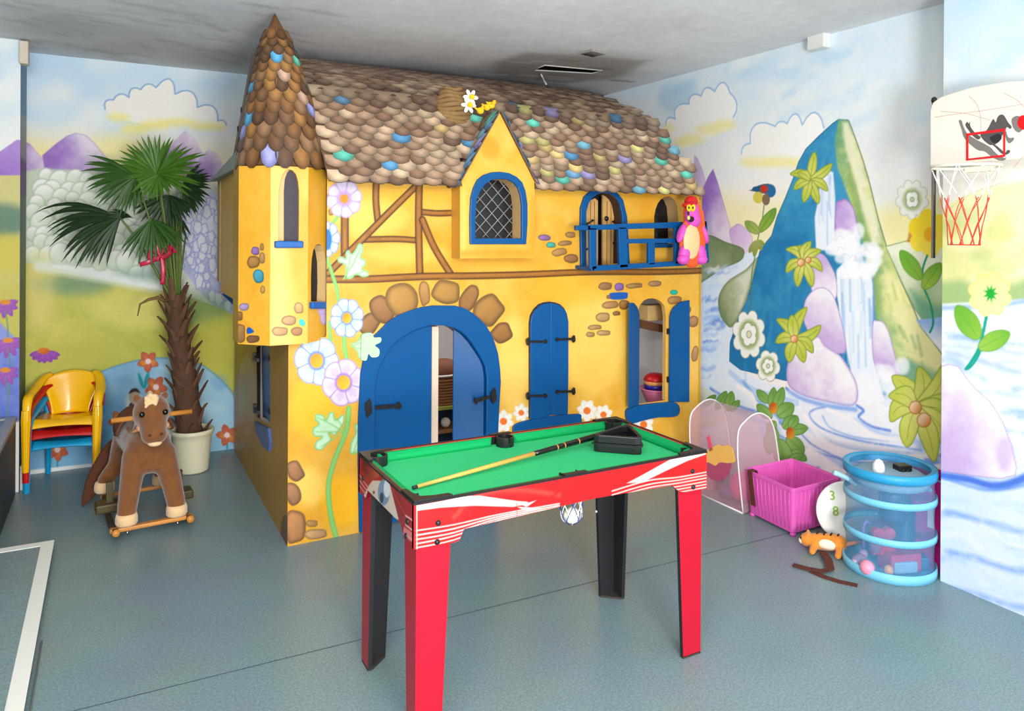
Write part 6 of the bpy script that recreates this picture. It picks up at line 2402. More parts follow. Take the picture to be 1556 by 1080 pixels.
tr = [V(pb.x, PY, .20), PP(283, 600), PP(277, 550), PP(270, 500), PP(266, 455)]
tr[0].x = PP(289, 660).x
b = MB()
pth = [V(*p) for p in catmull([tuple(p) for p in tr], closed=False, n=6)]
b.tube(pth, [.080 - .028 * i / (len(pth) - 1) + .006 * math.sin(i * 2.1) for i in range(len(pth))], n=14)
BARK = mat('palm_bark', (86, 58, 42), .85, var=.4, scale=30, bump=.6)
trunk = b.build('trunk', BARK, palm)
rnd = random.Random(12)
BARK2 = mat('leaf_base_brown', (104, 72, 50), .8, var=.35, scale=24, bump=.3)
b = MB()
for k in range(64):
    t = k / 63
    i = t * (len(pth) - 1)
    p = pth[int(i)].lerp(pth[min(len(pth) - 1, int(i) + 1)], i - int(i))
    a = k * 2.4
    rad = V(math.cos(a), math.sin(a), 0)
    r_ = .074 - .026 * t
    L = rnd.uniform(.09, .16)
    out = rnd.uniform(.25, .75)
    w = rnd.uniform(.034, .052)
    base = p + rad * r_ * .75
    dirv = (V(0, 0, 1) + rad * out).normalized()
    sd_ = V(-rad.y, rad.x, 0)
    nr = sd_.cross(dirv)
    rings = []
    for q, kw, kt in ((0, 1.3, 1.0), (.4, 1.0, .8), (.8, .72, .6), (1.0, .5, .35)):
        c_ = base + dirv * L * q + rad * (out * .02 * q * q)
        rings.append([c_ + sd_ * w * kw * .5, c_ + nr * w * .28 * kt, c_ - sd_ * w * kw * .5, c_ - nr * w * .28 * kt])
    b.loft(rings, smooth=False)
b.build('leaf_bases', BARK2, palm)
b = MB()
a0 = PP(240, 455)
b.tube([PP(258, 462), PP(240, 452, -.03), PP(226, 455, -.05), PP(213, 462, -.05), PP(209, 480, -.05)], [.008, .012, .010, .006, .003], n=7)
b.build('curled_frond_stub', mat('dry_brown', (120, 92, 54), .8), palm)
GRN = [mat('palm_green', (70, 112, 30), .42, var=.3, scale=14), mat('palm_dark', (34, 58, 28), .45, var=.3, scale=14), mat('palm_mid', (52, 88, 32), .42, var=.3, scale=14)]
GPET = mat('petiole_green', (92, 112, 46), .5, var=.2)


def frond(hub, root, a0, a1, n_, L, m_, droop=.25, fwdk=.25, seed=0, hd=0.0, w=.025):
    """fan of pleated leaflets round a hub, with its stalk"""
    r_ = random.Random(seed)
    h = PP(hub[0], hub[1], hd)
    b = MB()
    ru = Vector(rgt)
    uu = V(0, 0, 1)
    ff = -Vector(fwd)
    for i in range(n_):
        t = (i + .5) / n_
        a = math.radians(a0 + (a1 - a0) * t + r_.uniform(-3, 3))
        ll = (L(t) if callable(L) else L) * r_.uniform(.88, 1.08)
        d0 = (ru * math.cos(a) + uu * math.sin(a) + ff * (fwdk + r_.uniform(-.12, .12))).normalized()
        pts = []
        p = h.copy()
        seg = 8
        for k in range(seg + 1):
            pts.append(p.copy())
            d = (d0 + V(0, 0, -droop * (k / seg) ** 1.6 * 2.2)).normalized()
            p = p + d * ll / seg
        sd_ = d0.cross(ff)
        if sd_.length < .1:
            sd_ = d0.cross(uu)
        sd_.normalize()
        nn = sd_.cross(d0).normalized()
        vs, fs = [], []
        for k, q in enumerate(pts):
            s_ = k / seg
            ww = w * (.25 + 1.5 * s_ if s_ < .5 else 1.0 * (1 - ((s_ - .5) / .5) ** 1.7)) + .0006
            vs += [q + sd_ * ww * .5 + nn * ww * .22, q - nn * ww * .1, q - sd_ * ww * .5 + nn * ww * .22]
        for k in range(seg):
            o_ = 3 * k
            fs += [(o_, o_ + 1, o_ + 4, o_ + 3), (o_ + 1, o_ + 2, o_ + 5, o_ + 4)]
        b.add(vs, fs, smooth=False)
    o = b.build('frond', m_, palm)
    b = MB()
    rp = PP(*root)
    mid = rp.lerp(h, .55) + V(0, 0, .03)
    b.tube([V(*p) for p in catmull([tuple(rp), tuple(mid), tuple(h)], closed=False, n=5)], [.008] * 5 + [.006] * 5 + [.004], n=6)
    b.build('stalk', GPET, o)
    return o


frond((238, 264), (264, 452), -28, 208, 34, lambda t: .27 + .09 * math.exp(-((t - .22) / .12) ** 2) - .04 * math.sin(PI * t), GRN[0], .14, .2, 1, -.06)
frond((240, 266), (266, 452), 205, 335, 14, .17, GRN[0], .25, .5, 2, -.09)
frond((206, 268), (260, 452), 140, 292, 22, lambda t: .29 - .06 * t, GRN[2], .30, .3, 3, -.03)
frond((276, 284), (270, 452), -75, 62, 20, .20, GRN[1], .25, .1, 4, .06)
frond((256, 296), (268, 452), 195, 345, 20, .22, GRN[1], .25, .3, 5, .0)
frond((183, 331), (258, 450), 150, 262, 24, lambda t: .47 - .16 * t, GRN[1], .55, .25, 6, -.02, w=.026)
frond((184, 333), (259, 450), 25, 150, 8, .10, GRN[1], .7, .3, 9, -.02)
frond((230, 333), (262, 450), 222, 345, 16, .28, GRN[2], .25, .25, 7, -.05, w=.024)
frond((262, 320), (270, 450), 230, 320, 10, .22, GRN[1], .3, .1, 8, .08)
for k, (px, py) in enumerate(((244, 340), (258, 350), (272, 340), (282, 360), (268, 300), (276, 330))):
    b = MB()
    b.tube([PP(262 + k * 2, 462), PP(px, py, .02)], [.009, .005], n=6)
    b.build('stalk', GPET, palm)
# ribbon tied in the stalks
rib = thing('ribbon_bow', 'shiny crimson ribbon bow tied to the palm stalks', 'ribbon', PP(243, 390, -.06))
RB = mat('crimson_satin', (190, 22, 66), .3, var=.15)
for pts, w in (([(243, 388), (232, 380), (228, 392), (242, 392)], .03), ([(243, 388), (252, 376), (258, 384), (246, 392)], .03), ([(246, 390), (248, 410), (247, 432)], .026), ([(240, 392), (226, 398), (212, 402)], .028), ([(243, 362), (240, 376), (246, 392)], .03), ([(258, 380), (262, 372), (266, 384)], .02)):
    b = MB()
    q = [V(*p) for p in catmull([tuple(PP(p[0], p[1], -.07 - .01 * (i % 2))) for i, p in enumerate(pts)], closed=False, n=5)]
    b.tube(q, w / 2, n=8, flat=.16, up=(0, 1, 0.1))
    b.build('loop', RB, rib)

# ---------------------------------------------------------------- rocking horse
h0, h1 = fl(178, 823), fl(284, 802)
hang = math.atan2((h1 - h0).y, (h1 - h0).x)
hm = (h0 + h1) / 2
hc = hm + Matrix.Rotation(hang, 3, 'Z') @ V(0, .27, 0)
horse = thing('rocking_horse', 'brown plush rocking horse on a wooden rocker facing the room', 'rocking horse', (hc.x, hc.y, 0), hang)
FUR = mat('brown_plush', (118, 70, 30), .95, var=.35, scale=26, sheen=.5, bump=.5)
FURL = mat('cream_plush', (226, 190, 142), .95, var=.12, scale=40, sheen=.4, bump=.4)
TAIL = mat('dark_brown_plush', (84, 46, 26), .95, var=.3, scale=40, bump=.5)
WOOD = mat('orange_wood', (200, 132, 58), .35, var=.2, scale=9)
OLIVE = mat('dark_olive_wood', (70, 58, 22), .45, var=.2)


def loc_build(b, name, m_, parent, **k):
    return b.build(name, m_, parent, world=False, **k)


b = MB()
b.ell((0, -.10, .40), (.108, .115, .125))
b.ell((0, -.13, .335), (.095, .08, .07))
b.capsule((0, -.05, .405), (0, .19, .41), .118, .125)
b.ell((0, .22, .40), (.12, .12, .125))
b.capsule((0, -.13, .45), (0, -.185, .56), .088, .07)
b.ell((0, -.20, .588), (.088, .088, .090))
b.capsule((0, -.225, .575), (0, -.290, .505), .074, .060)
b.ell((0, -.300, .500), (.062, .054, .050))
for s_ in (-1, 1):
    b.ell((s_ * .062, -.175, .655), (.022, .014, .034), R=Matrix.Rotation(s_ * .45, 3, 'Y'))
    b.capsule((s_ * .065, -.13, .36), (s_ * .095, -.20, .22), .062, .050)
    b.capsule((s_ * .095, -.20, .22), (s_ * .112, -.235, .12), .050, .045)
    b.capsule((s_ * .070, .23, .36), (s_ * .105, .27, .22), .068, .050)
    b.capsule((s_ * .105, .27, .22), (s_ * .118, .30, .13) if s_ > 0 else (-.165, .24, .155), .048, .042)
body = loc_build(b, 'body', FUR, horse)
remesh(body, .010, 8)
for s_ in (-1, 1):
    for hx_, hy_ in ((.113, -.240), (.120, .305) if s_ > 0 else (.170, .236)):
        b = MB()
        b.lathe([(.001, .066), (.044, .066), (.050, .075), (.050, .10), (.046, .118), (.001, .122)], (s_ * hx_, hy_, .03 if hx_ == .170 else 0), 20)
        loc_build(b, 'hoof', FURL, horse)
    b = MB()
    b.ell((s_ * .052, -.281, .600), (.013, .010, .014))
    loc_build(b, 'eye', mat('glass_eye', (12, 8, 6), .08), horse)
    b = MB()
    b.ell((s_ * .026, -.352, .512), (.007, .005, .006))
    loc_build(b, 'nostril', TAIL, horse)
    b = MB()
    b.ell((s_ * .064, -.255, .53), (.012, .02, .016))
    b.tube([V(s_ * .060, -.27, .53), V(s_ * .085, -.2, .50), V(s_ * .095, -.1, .50)], .007, n=8)
    loc_build(b, 'bridle', mat('bridle_tan', (196, 140, 96), .7), horse)
b = MB()
b.ell((0, -.325, .464), (.032, .022, .015))
loc_build(b, 'lower_lip', FURL, horse)
b = MB()
for k in range(9):
    a = rnd.uniform(-.5, .5)
    b.capsule((.018 * math.sin(k * 2.1), -.20 - .006 * k, .665), (.026 * math.sin(k * 2.1) - .012, -.245 - .004 * k, .690 - .007 * k), .016, .008, n=8)
fl_ = loc_build(b, 'forelock', FURL, horse)
remesh(fl_, .006, 3)
b = MB()
for k in range(10):
    t = k / 9
    b.ell((0, -.15 + .07 * t, .655 - .15 * t), (.018, .03, .035))
mn = loc_build(b, 'mane', FURL, horse)
remesh(mn, .008, 3)
b = MB()
for k in range(7):
    o_ = (k - 3) * .006
    b.tube([V(*p) for p in catmull([(-.02 + o_ * .4, .30, .40), (-.12 + o_, .38, .30), (-.19 + o_, .36, .19), (-.225 + o_ * 1.3, .32, .10), (-.25 + o_ * 1.2, .28, .02 + .006 * k)], closed=False, n=5)], [.018] * 15 + [.015, .013, .011, .008, .006, .004], n=8)
tl = loc_build(b, 'tail', TAIL, horse)
# saddle
b = MB()
curve_panel(lambda u_, v_: V(.138 * math.sin((u_ - .5) * 3.0), .02 + .17 * v_, .412 + .132 * math.cos((u_ - .5) * 3.0) + .02 * (2 * v_ - 1) ** 2), 16, 8, .012, b)
loc_build(b, 'saddle', mat('saddle_brown', (110, 62, 36), .8), horse)
# handle through the head
b = MB()
b.tube([V(-.175, -.165, .562), V(.195, -.165, .562)], .0125, n=14)
loc_build(b, 'handle', WOOD, horse)
# rocker
RAD = 1.35
for s_ in (-1, 1):
    b = MB()
    rings = []
    for k in range(17):
        y = -.31 + .66 * k / 16
        z = RAD - math.sqrt(RAD * RAD - (y - .02) ** 2)
        x = s_ * .165
        rings.append([V(x - .013, y, z), V(x + .013, y, z), V(x + .013, y, z + .032), V(x - .013, y, z + .032)])
    b.loft(rings, smooth=False)
    r_ = bevel(loc_build(b, 'rocker', mat('dark_wood', (74, 52, 28), .4, var=.2), horse), .004)
    b = MB()
    b.tube([V(s_ * .165, -.318, .058), V(s_ * .165, -.302, .055)], .017, n=14)
    b.tube([V(s_ * .165, .36, .06), V(s_ * .165, .345, .056)], .017, n=14)
    r2 = b.build('end_cap', WOOD, r_, world=False)
    b = MB()
    b.box((s_ * .175, .02, .085), (.11, .10, .045))
    bevel(loc_build(b, 'footrest', OLIVE, horse), .008)
    b = MB()
    b.box((s_ * .165, .02, .15), (.03, .034, .12))
    loc_build(b, 'post', OLIVE, horse)
for y in (-.255, .305):
    b = MB()
    b.box((0, y, .052), (.375, .036, .020))
    bevel(loc_build(b, 'cross_bar', WOOD, horse), .006)
b = MB()
for s_ in (-1, 1):
    b.tube([V(s_ * .112, -.27, .041), V(s_ * .112, -.27, .028)], .005, n=8)
loc_build(b, 'bar_screw', mat('steel', (190, 190, 190), .3, metal=1), horse)
# ================================================================== right side: toys, crates, hamper, basketball hoop
def clear_mat(name, rgb, alpha, rough=.2, mesh=0.0, spec=.5):
    M = mat(name, rgb, rough, var=.06, spec=spec)
    M.blend_method = 'HASHED' if hasattr(M, 'blend_method') else None
    nt = M.node_tree
    b = nt.nodes['Principled BSDF']
    if mesh:
        tc = nt.nodes.new('ShaderNodeTexCoord')
        wv = nt.nodes.new('ShaderNodeTexVoronoi')
        wv.inputs['Scale'].default_value = mesh
        mr = nt.nodes.new('ShaderNodeMapRange')
        mr.inputs['From Min'].default_value = .1
        mr.inputs['From Max'].default_value = .5
        mr.inputs['To Min'].default_value = alpha * .55
        mr.inputs['To Max'].default_value = min(1, alpha * 1.5)
        nt.links.new(tc.outputs['Object'], wv.inputs['Vector'])
        nt.links.new(wv.outputs['Distance'], mr.inputs['Value'])
        nt.links.new(mr.outputs['Result'], b.inputs['Alpha'])
    else:
        b.inputs['Alpha'].default_value = alpha
    return M


# ---------------------------------------------------------------- pink clear bag with an arched top
g0, g1 = fl(1129, 781), fl(1056, 748)
bag = thing('clear_toy_bag', 'clear pink plastic toy bag with arched top and white piping', 'bag', ((g0 + g1) / 2))
arch_px = [(1129, 781), (1124, 730), (1121, 694), (1121, 664), (1124, 650), (1131, 641), (1141, 632), (1152, 627.5), (1162, 630), (1171, 638), (1177, 655), (1181, 680), (1184, 705), (1186, 770)]
A3 = [fy(p[0], p[1], g0.y) for p in arch_px]
A3[0].z = A3[-1].z = .004
A3[-1].x = min(A3[-1].x, 3.40)
for p in A3:
    p.x = min(p.x, 3.40)
dv = V(g1.x - g0.x, g1.y - g0.y, 0)
Lb = dv.length
A4 = [p + dv + V(.0, 0, 0) for p in A3]
PINKC = clear_mat('clear_pink', (220, 176, 192), .38, .12)
b = MB()
nA = len(A3)
b.add(A3 + A4, [(i, i + 1, nA + i + 1, nA + i) for i in range(nA - 1)], smooth=True)
b.add(list(A3), [tuple(range(nA))])
b.add(list(A4), [tuple(range(nA))])
b.add([A3[0], A3[-1], A4[-1], A4[0]], [(0, 1, 2, 3)])
b.build('body', PINKC, bag)
PIPE = mat('white_piping', (232, 224, 226), .4)
for q in (A3, A4):
    b = MB()
    b.tube([V(*p) for p in catmull([tuple(p) for p in q], closed=False, n=3)], .0042, n=7)
    b.build('piping', PIPE, bag)
b = MB()
b.tube([A3[0], A4[0]], .005, n=6)
b.build('piping', PIPE, bag)
off = V(-.006, 0, 0)


def side_pt(px, py):
    """on the long left side of the bag"""
    N = np.cross(np.array(dv.normalized()), (0, 0, 1))
    d = fwd + (px - CX) / FOC * rgt - (py - CY) / FOC * upv
    P0 = np.array(A3[2])
    t = ((P0 - CAM) @ N) / (d @ N)
    return Vector(CAM + t * d) + off * 1.0


for nm, pts, cl in (('printed_bowl', [(1072, 703), (1078, 702), (1084, 705), (1089, 707), (1094, 703), (1099, 702), (1105, 704), (1113, 703), (1111, 715), (1106, 724), (1098, 729), (1088, 729), (1079, 724), (1074, 714)], (176, 74, 112)), ('printed_cream', [(1072, 703), (1073, 694), (1076, 684), (1085, 679), (1092, 675), (1098, 677), (1108, 676), (1115, 682), (1117, 692), (1119, 700), (1113, 703), (1105, 703), (1099, 702), (1094, 703), (1089, 707), (1084, 705), (1078, 702)], (240, 184, 96)), ('printed_straw', [(1075, 664), (1080, 661), (1085, 683), (1080, 686)], (224, 88, 120))):
    b = MB()
    b.prism([side_pt(*p) for p in (catmull(pts, n=3) if nm != 'printed_straw' else pts)], (-.003, 0, 0))
    b.build(nm, mat(nm, cl, .45, var=.05), bag)
# toys inside the clear bag
pbc = (g0 * .75 + g1 * .25) + V(.12, .0, 0)
b = MB()
b.ell((0, 0, 0), .085, 24, 16)
o = b.build('ball', mat('hot_pink', (240, 70, 150), .3, var=.04), None)
pq = fl(1117, 770, .0)
o.location = (pq.x + .10, pq.y + .03, .087)
tag(o, 'hot pink ball inside the clear pink toy bag', 'ball')
b = MB()
b.lathe([(.001, 0), (.05, 0), (.055, .01), (.055, .06), (.048, .07), (.02, .08), (.001, .082)], (0, 0, 0), 24)
o = b.build('toy_pot', mat('dull_violet', (110, 80, 130), .4), None)
o.location = (g1.x * .7 + g0.x * .3 + .12, g1.y * .6 + g0.y * .4, .004)
tag(o, 'dull violet toy pot with domed lid inside the clear bag', 'toy')
b = MB()
b.box((0, 0, .05), (.12, .004, .10))
b.box((0, .06, .05), (.12, .004, .10))
b.box((-.058, .03, .05), (.004, .06, .10))
b.box((.058, .03, .05), (.004, .06, .10))
b.box((0, .03, .002), (.12, .06, .004))
o = bevel(b.build('toy_box', mat('dusty_rose', (196, 120, 130), .5), None), .002)
o.location = (g1.x + .14, g1.y - .02, .004)
tag(o, 'dusty rose toy box at the far end of the clear bag', 'toy')

# ---------------------------------------------------------------- magenta crate
k0 = fl(1205, 818)
k1 = fl(1134, 782)
k2 = fl(1276, 797)
ux_ = (k2 - k0)
uy_ = (k1 - k0)
ux_.z = uy_.z = 0
k2x = min(3.36, k2.x)
ux_ = ux_ * ((k2x - k0.x) / ux_.x)
kz = fy(1205.6, 745, k0.y - .02).z
crate = thing('storage_crate', 'open magenta plastic crate on the floor by the mural', 'crate', k0 + (ux_ + uy_) / 2)
MAG = clear_mat('magenta_plastic', (238, 104, 196), .88, .3)
cen_ = k0 + (ux_ + uy_) / 2


def rect(k, z, grow=0.0):
    return [cen_ + (p - cen_) * k + V(0, 0, z) for p in (k0, k0 + ux_, k0 + ux_ + uy_, k0 + uy_)]


def rrect(k, z, r=.06, n_=4):
    q = rect(k, z)
    out = []
    for i in range(4):
        d, a, e = q[i], q[i - 1], q[(i + 1) % 4]
        for j in range(n_ + 1):
            t = j / n_
            s0, s1 = d.lerp(a, r), d.lerp(e, r)
            out.append((1 - t) ** 2 * s0 + 2 * t * (1 - t) * d + t * t * s1)
    return out


b = MB()
b.loft([rrect(.90, .012), rrect(.93, .02), rrect(1.02, kz - .02), rrect(1.05, kz - .02), rrect(1.055, kz), rrect(1.03, kz + .002), rrect(1.00, kz - .01), rrect(.90, .03)], cap=True, smooth=False)
body = bevel(b.build('body', MAG, crate), .002)
MAG2 = mat('magenta_rib', (230, 92, 188), .35)
cntr = 0
for side_i in range(4):
    for k in range(1, 12):
        t = k / 12
        qb, qt = rect(.945, .03), rect(1.025, kz - .025)
        p0_ = qb[side_i].lerp(qb[(side_i + 1) % 4], t)
        p1_ = qt[side_i].lerp(qt[(side_i + 1) % 4], t)
        if side_i in (1, 2):
            qb, qt = rect(.885, .04), rect(.985, kz - .025)
            p0_ = qb[side_i].lerp(qb[(side_i + 1) % 4], t)
            p1_ = qt[side_i].lerp(qt[(side_i + 1) % 4], t)
        b = MB()
        b.tube([p0_, p1_], .0022, n=6)
        b.build('rib', MAG2, body)
for q in rect(.86, 0):
    b = MB()
    b.lathe([(.001, 0), (.014, 0), (.016, .014), (.001, .015)], (q.x, q.y, 0), 12)
    b.build('foot', MAG2, crate)
# brown strap over the crate's edge
s0 = k0.lerp(k0 + uy_, .83) + V(-.018, 0, 0)
BST = mat('brown_webbing', (92, 44, 32), .8, var=.2, scale=60)
b = MB()
pt_, pm_ = fy(1143, 720, s0.y - .02), fy(1141, 770, s0.y - .02)
qb, qt = rect(.925, 0)[0].lerp(rect(.925, 0)[3], .84), rect(1.07, kz)[0].lerp(rect(1.07, kz)[3], .84)
dY = uy_.normalized() * .018
lo = qb.lerp(qt, .28) + V(-.012, 0, 0)
hi = qt + V(-.010, 0, .006)
inn = qt + V(.03, 0, .006)
b.add([lo - dY, lo + dY, hi + dY, hi - dY, inn + dY, inn - dY, inn + dY + V(.02, 0, -.06), inn - dY + V(.02, 0, -.06)], [(0, 1, 2, 3), (3, 2, 4, 5), (5, 4, 6, 7)])
o = b.build('strap', BST, None)
sl = o.modifiers.new('thick', 'SOLIDIFY')
sl.thickness = .003
tag(o, 'short brown strap hanging over the edge of the magenta crate', 'strap')

# ---------------------------------------------------------------- deep pink box behind the hamper
b2 = thing('storage_box', 'deep pink plastic storage box squeezed behind the blue mesh hamper', 'box', (3.29, 2.13, 0))
b = MB()
xa, xb_, ya, yb_, hz = 3.225, 3.405, 1.965, 2.29, .405


def rb(k, z):
    cx_, cy_ = (xa + xb_) / 2, (ya + yb_) / 2
    return [V(cx_ + (x - cx_) * k, cy_ + (y - cy_) * k, z) for x, y in ((xa, ya), (xb_, ya), (xb_, yb_), (xa, yb_))]


b.loft([rb(.90, .0), rb(.98, hz - .03), rb(1.0, hz - .03), rb(1.0, hz), rb(.95, hz), rb(.86, .02)], smooth=False)
bevel(b.build('body', mat('deep_pink', (206, 30, 124), .3), b2), .004)
b = MB()
b.loft([rb(.985, .12), rb(.99, .15)], smooth=False)
b.build('band', mat('deep_pink_dark', (170, 20, 100), .35), b2)
b = MB()
lp = fx(1418, 788, xa - .004)
b.box((xa + .004, ya + .06, .24), (.004, .03, .10))
b.build('sticker', mat('white_sticker', (226, 226, 226), .5), b2)

# ---------------------------------------------------------------- blue mesh hamper
e0, e1 = fl(1285, 858), fl(1417, 864)
hc_ = (e0 + e1) / 2
hr_ = (e1 - e0).length / 2
hamper = thing('mesh_hamper', 'round blue pop-up mesh hamper filled with small toys', 'hamper', (hc_.x, hc_.y, 0))
HB_ = mat('aqua_band', (40, 150, 200), .45, var=.06)
HB2 = mat('aqua_band_light', (118, 196, 226), .45, var=.06)
NETM = clear_mat('aqua_mesh', (96, 166, 214), .25, .6, mesh=330)
HH = .458
b = MB()
prof = []
for k in range(33):
    z = .012 + (HH - .012) * k / 32
    bulge = .0
    for za, zb_ in ((.012, .175), (.175, .335), (.335, HH)):
        if za <= z <= zb_:
            bulge = -.010 * math.sin(PI * (z - za) / (zb_ - za))
    prof.append((hr_ + bulge, z))
b.lathe(prof, (hc_.x, hc_.y, 0), 48)
b.build('mesh_wall', NETM, hamper)


def hoop(z, r_, w, h_, m_, nm):
    b = MB()
    b.lathe([(r_ - w / 2, z - h_ / 2), (r_ + w / 2, z - h_ / 2), (r_ + w / 2 + .002, z), (r_ + w / 2, z + h_ / 2), (r_ - w / 2, z + h_ / 2), (r_ - w / 2, z - h_ / 2)], (hc_.x, hc_.y, 0), 56)
    return b.build(nm, m_, hamper)


hoop(HH - .012, hr_, .006, .040, HB_, 'rim')
hoop(.335, hr_, .004, .030, HB2, 'band')
hoop(.175, hr_, .004, .030, HB2, 'band')
hoop(.022, hr_, .006, .042, HB2, 'base_band')
b = MB()
b.lathe([(.001, .006), (hr_, .006)], (hc_.x, hc_.y, 0), 40)
b.build('base', HB2, hamper)
b = MB()
b.lathe([(hr_ - .022, HH + .002), (hr_ - .002, HH + .004)], (hc_.x, hc_.y, 0), 48)
b.build('lid_hem', clear_mat('aqua_hem', (96, 176, 214), .8, .5), hamper)
for pts in ([(1300, 736), (1290, 728), (1276, 721), (1268, 718)], [(1412, 734), (1426, 733), (1424, 741), (1412, 744)]):
    b = MB()
    base_y = hc_.y - .02
    q = [fy(p[0], p[1], (e0.y if pts[0][0] < 1350 else e1.y) - .0) for p in pts]
    b.tube([V(*p) for p in catmull([tuple(p) for p in q], closed=False, n=5)], .012, n=8, flat=.95)
    b.build('handle', mat('pale_aqua', (170, 216, 232), .5), hamper)


def inside(px, py, depth=0.0):
    """a point inside the hamper seen at a pixel: depth 0 = middle plane facing the camera"""
    d = fwd + (px - CX) / FOC * rgt - (py - CY) / FOC * upv
    zc = (np.array(hc_) - CAM) @ fwd + depth
    return Vector(CAM + d * zc)


def put(b, name, m_, label, cat, p, grp='toys inside the mesh hamper', rz=0):
    o = b.build(name, m_, None)
    o.location = p
    o.rotation_euler = (0, 0, rz)
    tag(o, label, cat, grp)
    return o


b = MB()
hp_ = []
for k in range(24):
    a = 2 * PI * k / 24
    hp_.append((.052 * (math.sin(a) ** 3), 0, .046 * (13 * math.cos(a) - 5 * math.cos(2 * a) - 2 * math.cos(3 * a) - math.cos(4 * a)) / 15))
b.prism(hp_, (0, .03, 0))
b.box((0, .015, -.05), (.105, .03, .06))
o = bevel(put(b, 'heart_box', mat('toy_red', (204, 40, 76), .4), 'red heart-topped box halfway up inside the mesh hamper', 'toy', inside(1344, 815, -.05) + V(0, 0, 0), rz=-.45), .003)
b = MB()
b.box((0, 0, 0), (.15, .10, .085))
bevel(put(b, 'toy_block', mat('toy_crimson', (206, 46, 90), .4), 'crimson block low down in the mesh hamper', 'toy', inside(1366, 850, -.04) + V(0, 0, .0), rz=-.3), .006)
b = MB()
b.ell((0, 0, 0), .032, 18, 12)
put(b, 'toy_ball', mat('toy_pink', (236, 150, 176), .4), 'small pale pink ball on the floor of the mesh hamper', 'ball', V(*inside(1318, 868, -.10)[:2], .042))
b = MB()
b.ell((0, 0, 0), (.02, .02, .026), 14, 10)
put(b, 'toy_egg', mat('toy_orange', (232, 166, 90), .4), 'little orange egg at the bottom of the mesh hamper', 'toy', V(*inside(1350, 876, -.12)[:2], .036))
b = MB()
b.lathe([(.001, -.1), (.042, -.1), (.046, -.08), (.044, .11), (.026, .15), (.016, .16), (.016, .19), (.001, .19)], (0, 0, 0), 20)
put(b, 'toy_bottle', mat('toy_navy', (40, 70, 104), .3), 'tall navy bottle leaning in the upper half of the mesh hamper', 'bottle', inside(1374, 800, .02) + V(0, 0, -.02), rz=.2)
b = MB()
b.lathe([(.001, 0), (.055, 0), (.062, .03), (.045, .11), (.045, .13), (.001, .13)], (0, 0, 0), 20)
put(b, 'toy_jar', mat('toy_slate', (58, 84, 116), .3), 'slate blue jar below the hamper rim', 'toy', inside(1356, 775, -.02) + V(0, 0, -.04))
b = MB()
b.box((0, 0, 0), (.11, .05, .05))
bevel(put(b, 'toy_brick', mat('toy_pale_blue', (150, 186, 214), .4), 'pale blue brick at the foot of the mesh hamper', 'toy', V(*inside(1372, 878, -.08)[:2], .04), rz=-.35), .006)
b = MB()
b.lathe([(.001, 0), (.02, 0), (.034, .05), (.036, .06), (.03, .06), (.001, .02)], (0, 0, 0), 18)
put(b, 'toy_cup', mat('toy_mauve', (180, 140, 170), .5), 'mauve cup lying low in the mesh hamper', 'cup', inside(1330, 838, -.04))
b = MB()
b.tube([V(0, 0, -.06), V(0, 0, .04), V(.012, 0, .06), V(.028, 0, .05)], .007, n=8)
put(b, 'toy_cane', mat('toy_violet', (140, 120, 190), .4), 'thin violet toy cane inside the mesh hamper', 'toy', inside(1312, 812, -.06), rz=-.4)
b = MB()
b.box((0, 0, 0), (.09, .06, .09))
bevel(put(b, 'toy_case', mat('toy_steel_blue', (74, 110, 150), .4), 'steel blue case in the bottom half of the mesh hamper', 'toy', inside(1392, 858, -.02), rz=-.6), .006)
b = MB()
b.ell((0, 0, 0), (.05, .03, .022), 16, 10)
b.ell((.05, 0, .012), (.02, .02, .02), 12, 8)
put(b, 'plush_mouse', mat('toy_lilac', (196, 170, 196), .9), 'lilac soft toy on the heap in the mesh hamper', 'soft toy', inside(1306, 850, -.02), rz=.3)
# on top of the heap
b = MB()
b.lathe([(.001, 0), (.024, 0), (.026, .02), (.024, .04), (.014, .058), (.001, .064)], (0, 0, 0), 20)
put(b, 'skittle', mat('toy_white', (242, 242, 240), .3), 'white rounded toy skittle poking out of the hamper', 'toy', inside(1335, 712, -.02) + V(0, 0, -.02))
b = MB()
b.box((0, 0, 0), (.062, .05, .045))
b.tube([V(-.012, -.024, 0), V(-.012, -.03, 0)], .01, n=12)
b.tube([V(.012, -.024, 0), V(.012, -.03, 0)], .01, n=12)
bevel(put(b, 'toy_camera', mat('toy_black', (24, 24, 26), .35), 'small black toy at the rim of the hamper', 'toy', inside(1371, 713, .0), rz=-.3), .003)
b = MB()
b.ell((0, 0, 0), .013, 12, 8)
put(b, 'bead', mat('toy_bead', (236, 220, 206), .3), 'pale bead beside the small black toy in the hamper', 'toy', inside(1387, 719, 0.0))
b = MB()
b.lathe([(.001, 0), (.16, 0), (.165, .03), (.13, .05), (.001, .055)], (0, 0, 0), 28)
o = b.build('plush_cushion', mat('toy_grey_blue', (140, 170, 190), .8), None)
o.location = (hc_.x, hc_.y, .385)
tag(o, 'grey blue padded toy lying across the top of the hamper heap', 'soft toy', 'toys inside the mesh hamper')

# ---------------------------------------------------------------- round number disc between crate and hamper
dc = fy(1284, 764, 2.41)
disc = thing('number_disc', 'round white disc with coloured numbers leaning beside the magenta crate', 'disc', (dc.x, dc.y, 0))
R_ = Matrix.Rotation(-.55, 4, 'Z') @ Matrix.Rotation(math.radians(80), 4, 'X')
b = MB()
b.lathe([(.001, 0), (.132, 0), (.14, .004), (.14, .010), (.132, .014), (.001, .014)], (0, 0, 0), 44)
b.v = [R_ @ p + V(dc.x, dc.y, .150) for p in b.v]
b.build('plate', mat('disc_white', (240, 238, 230), .35), disc)


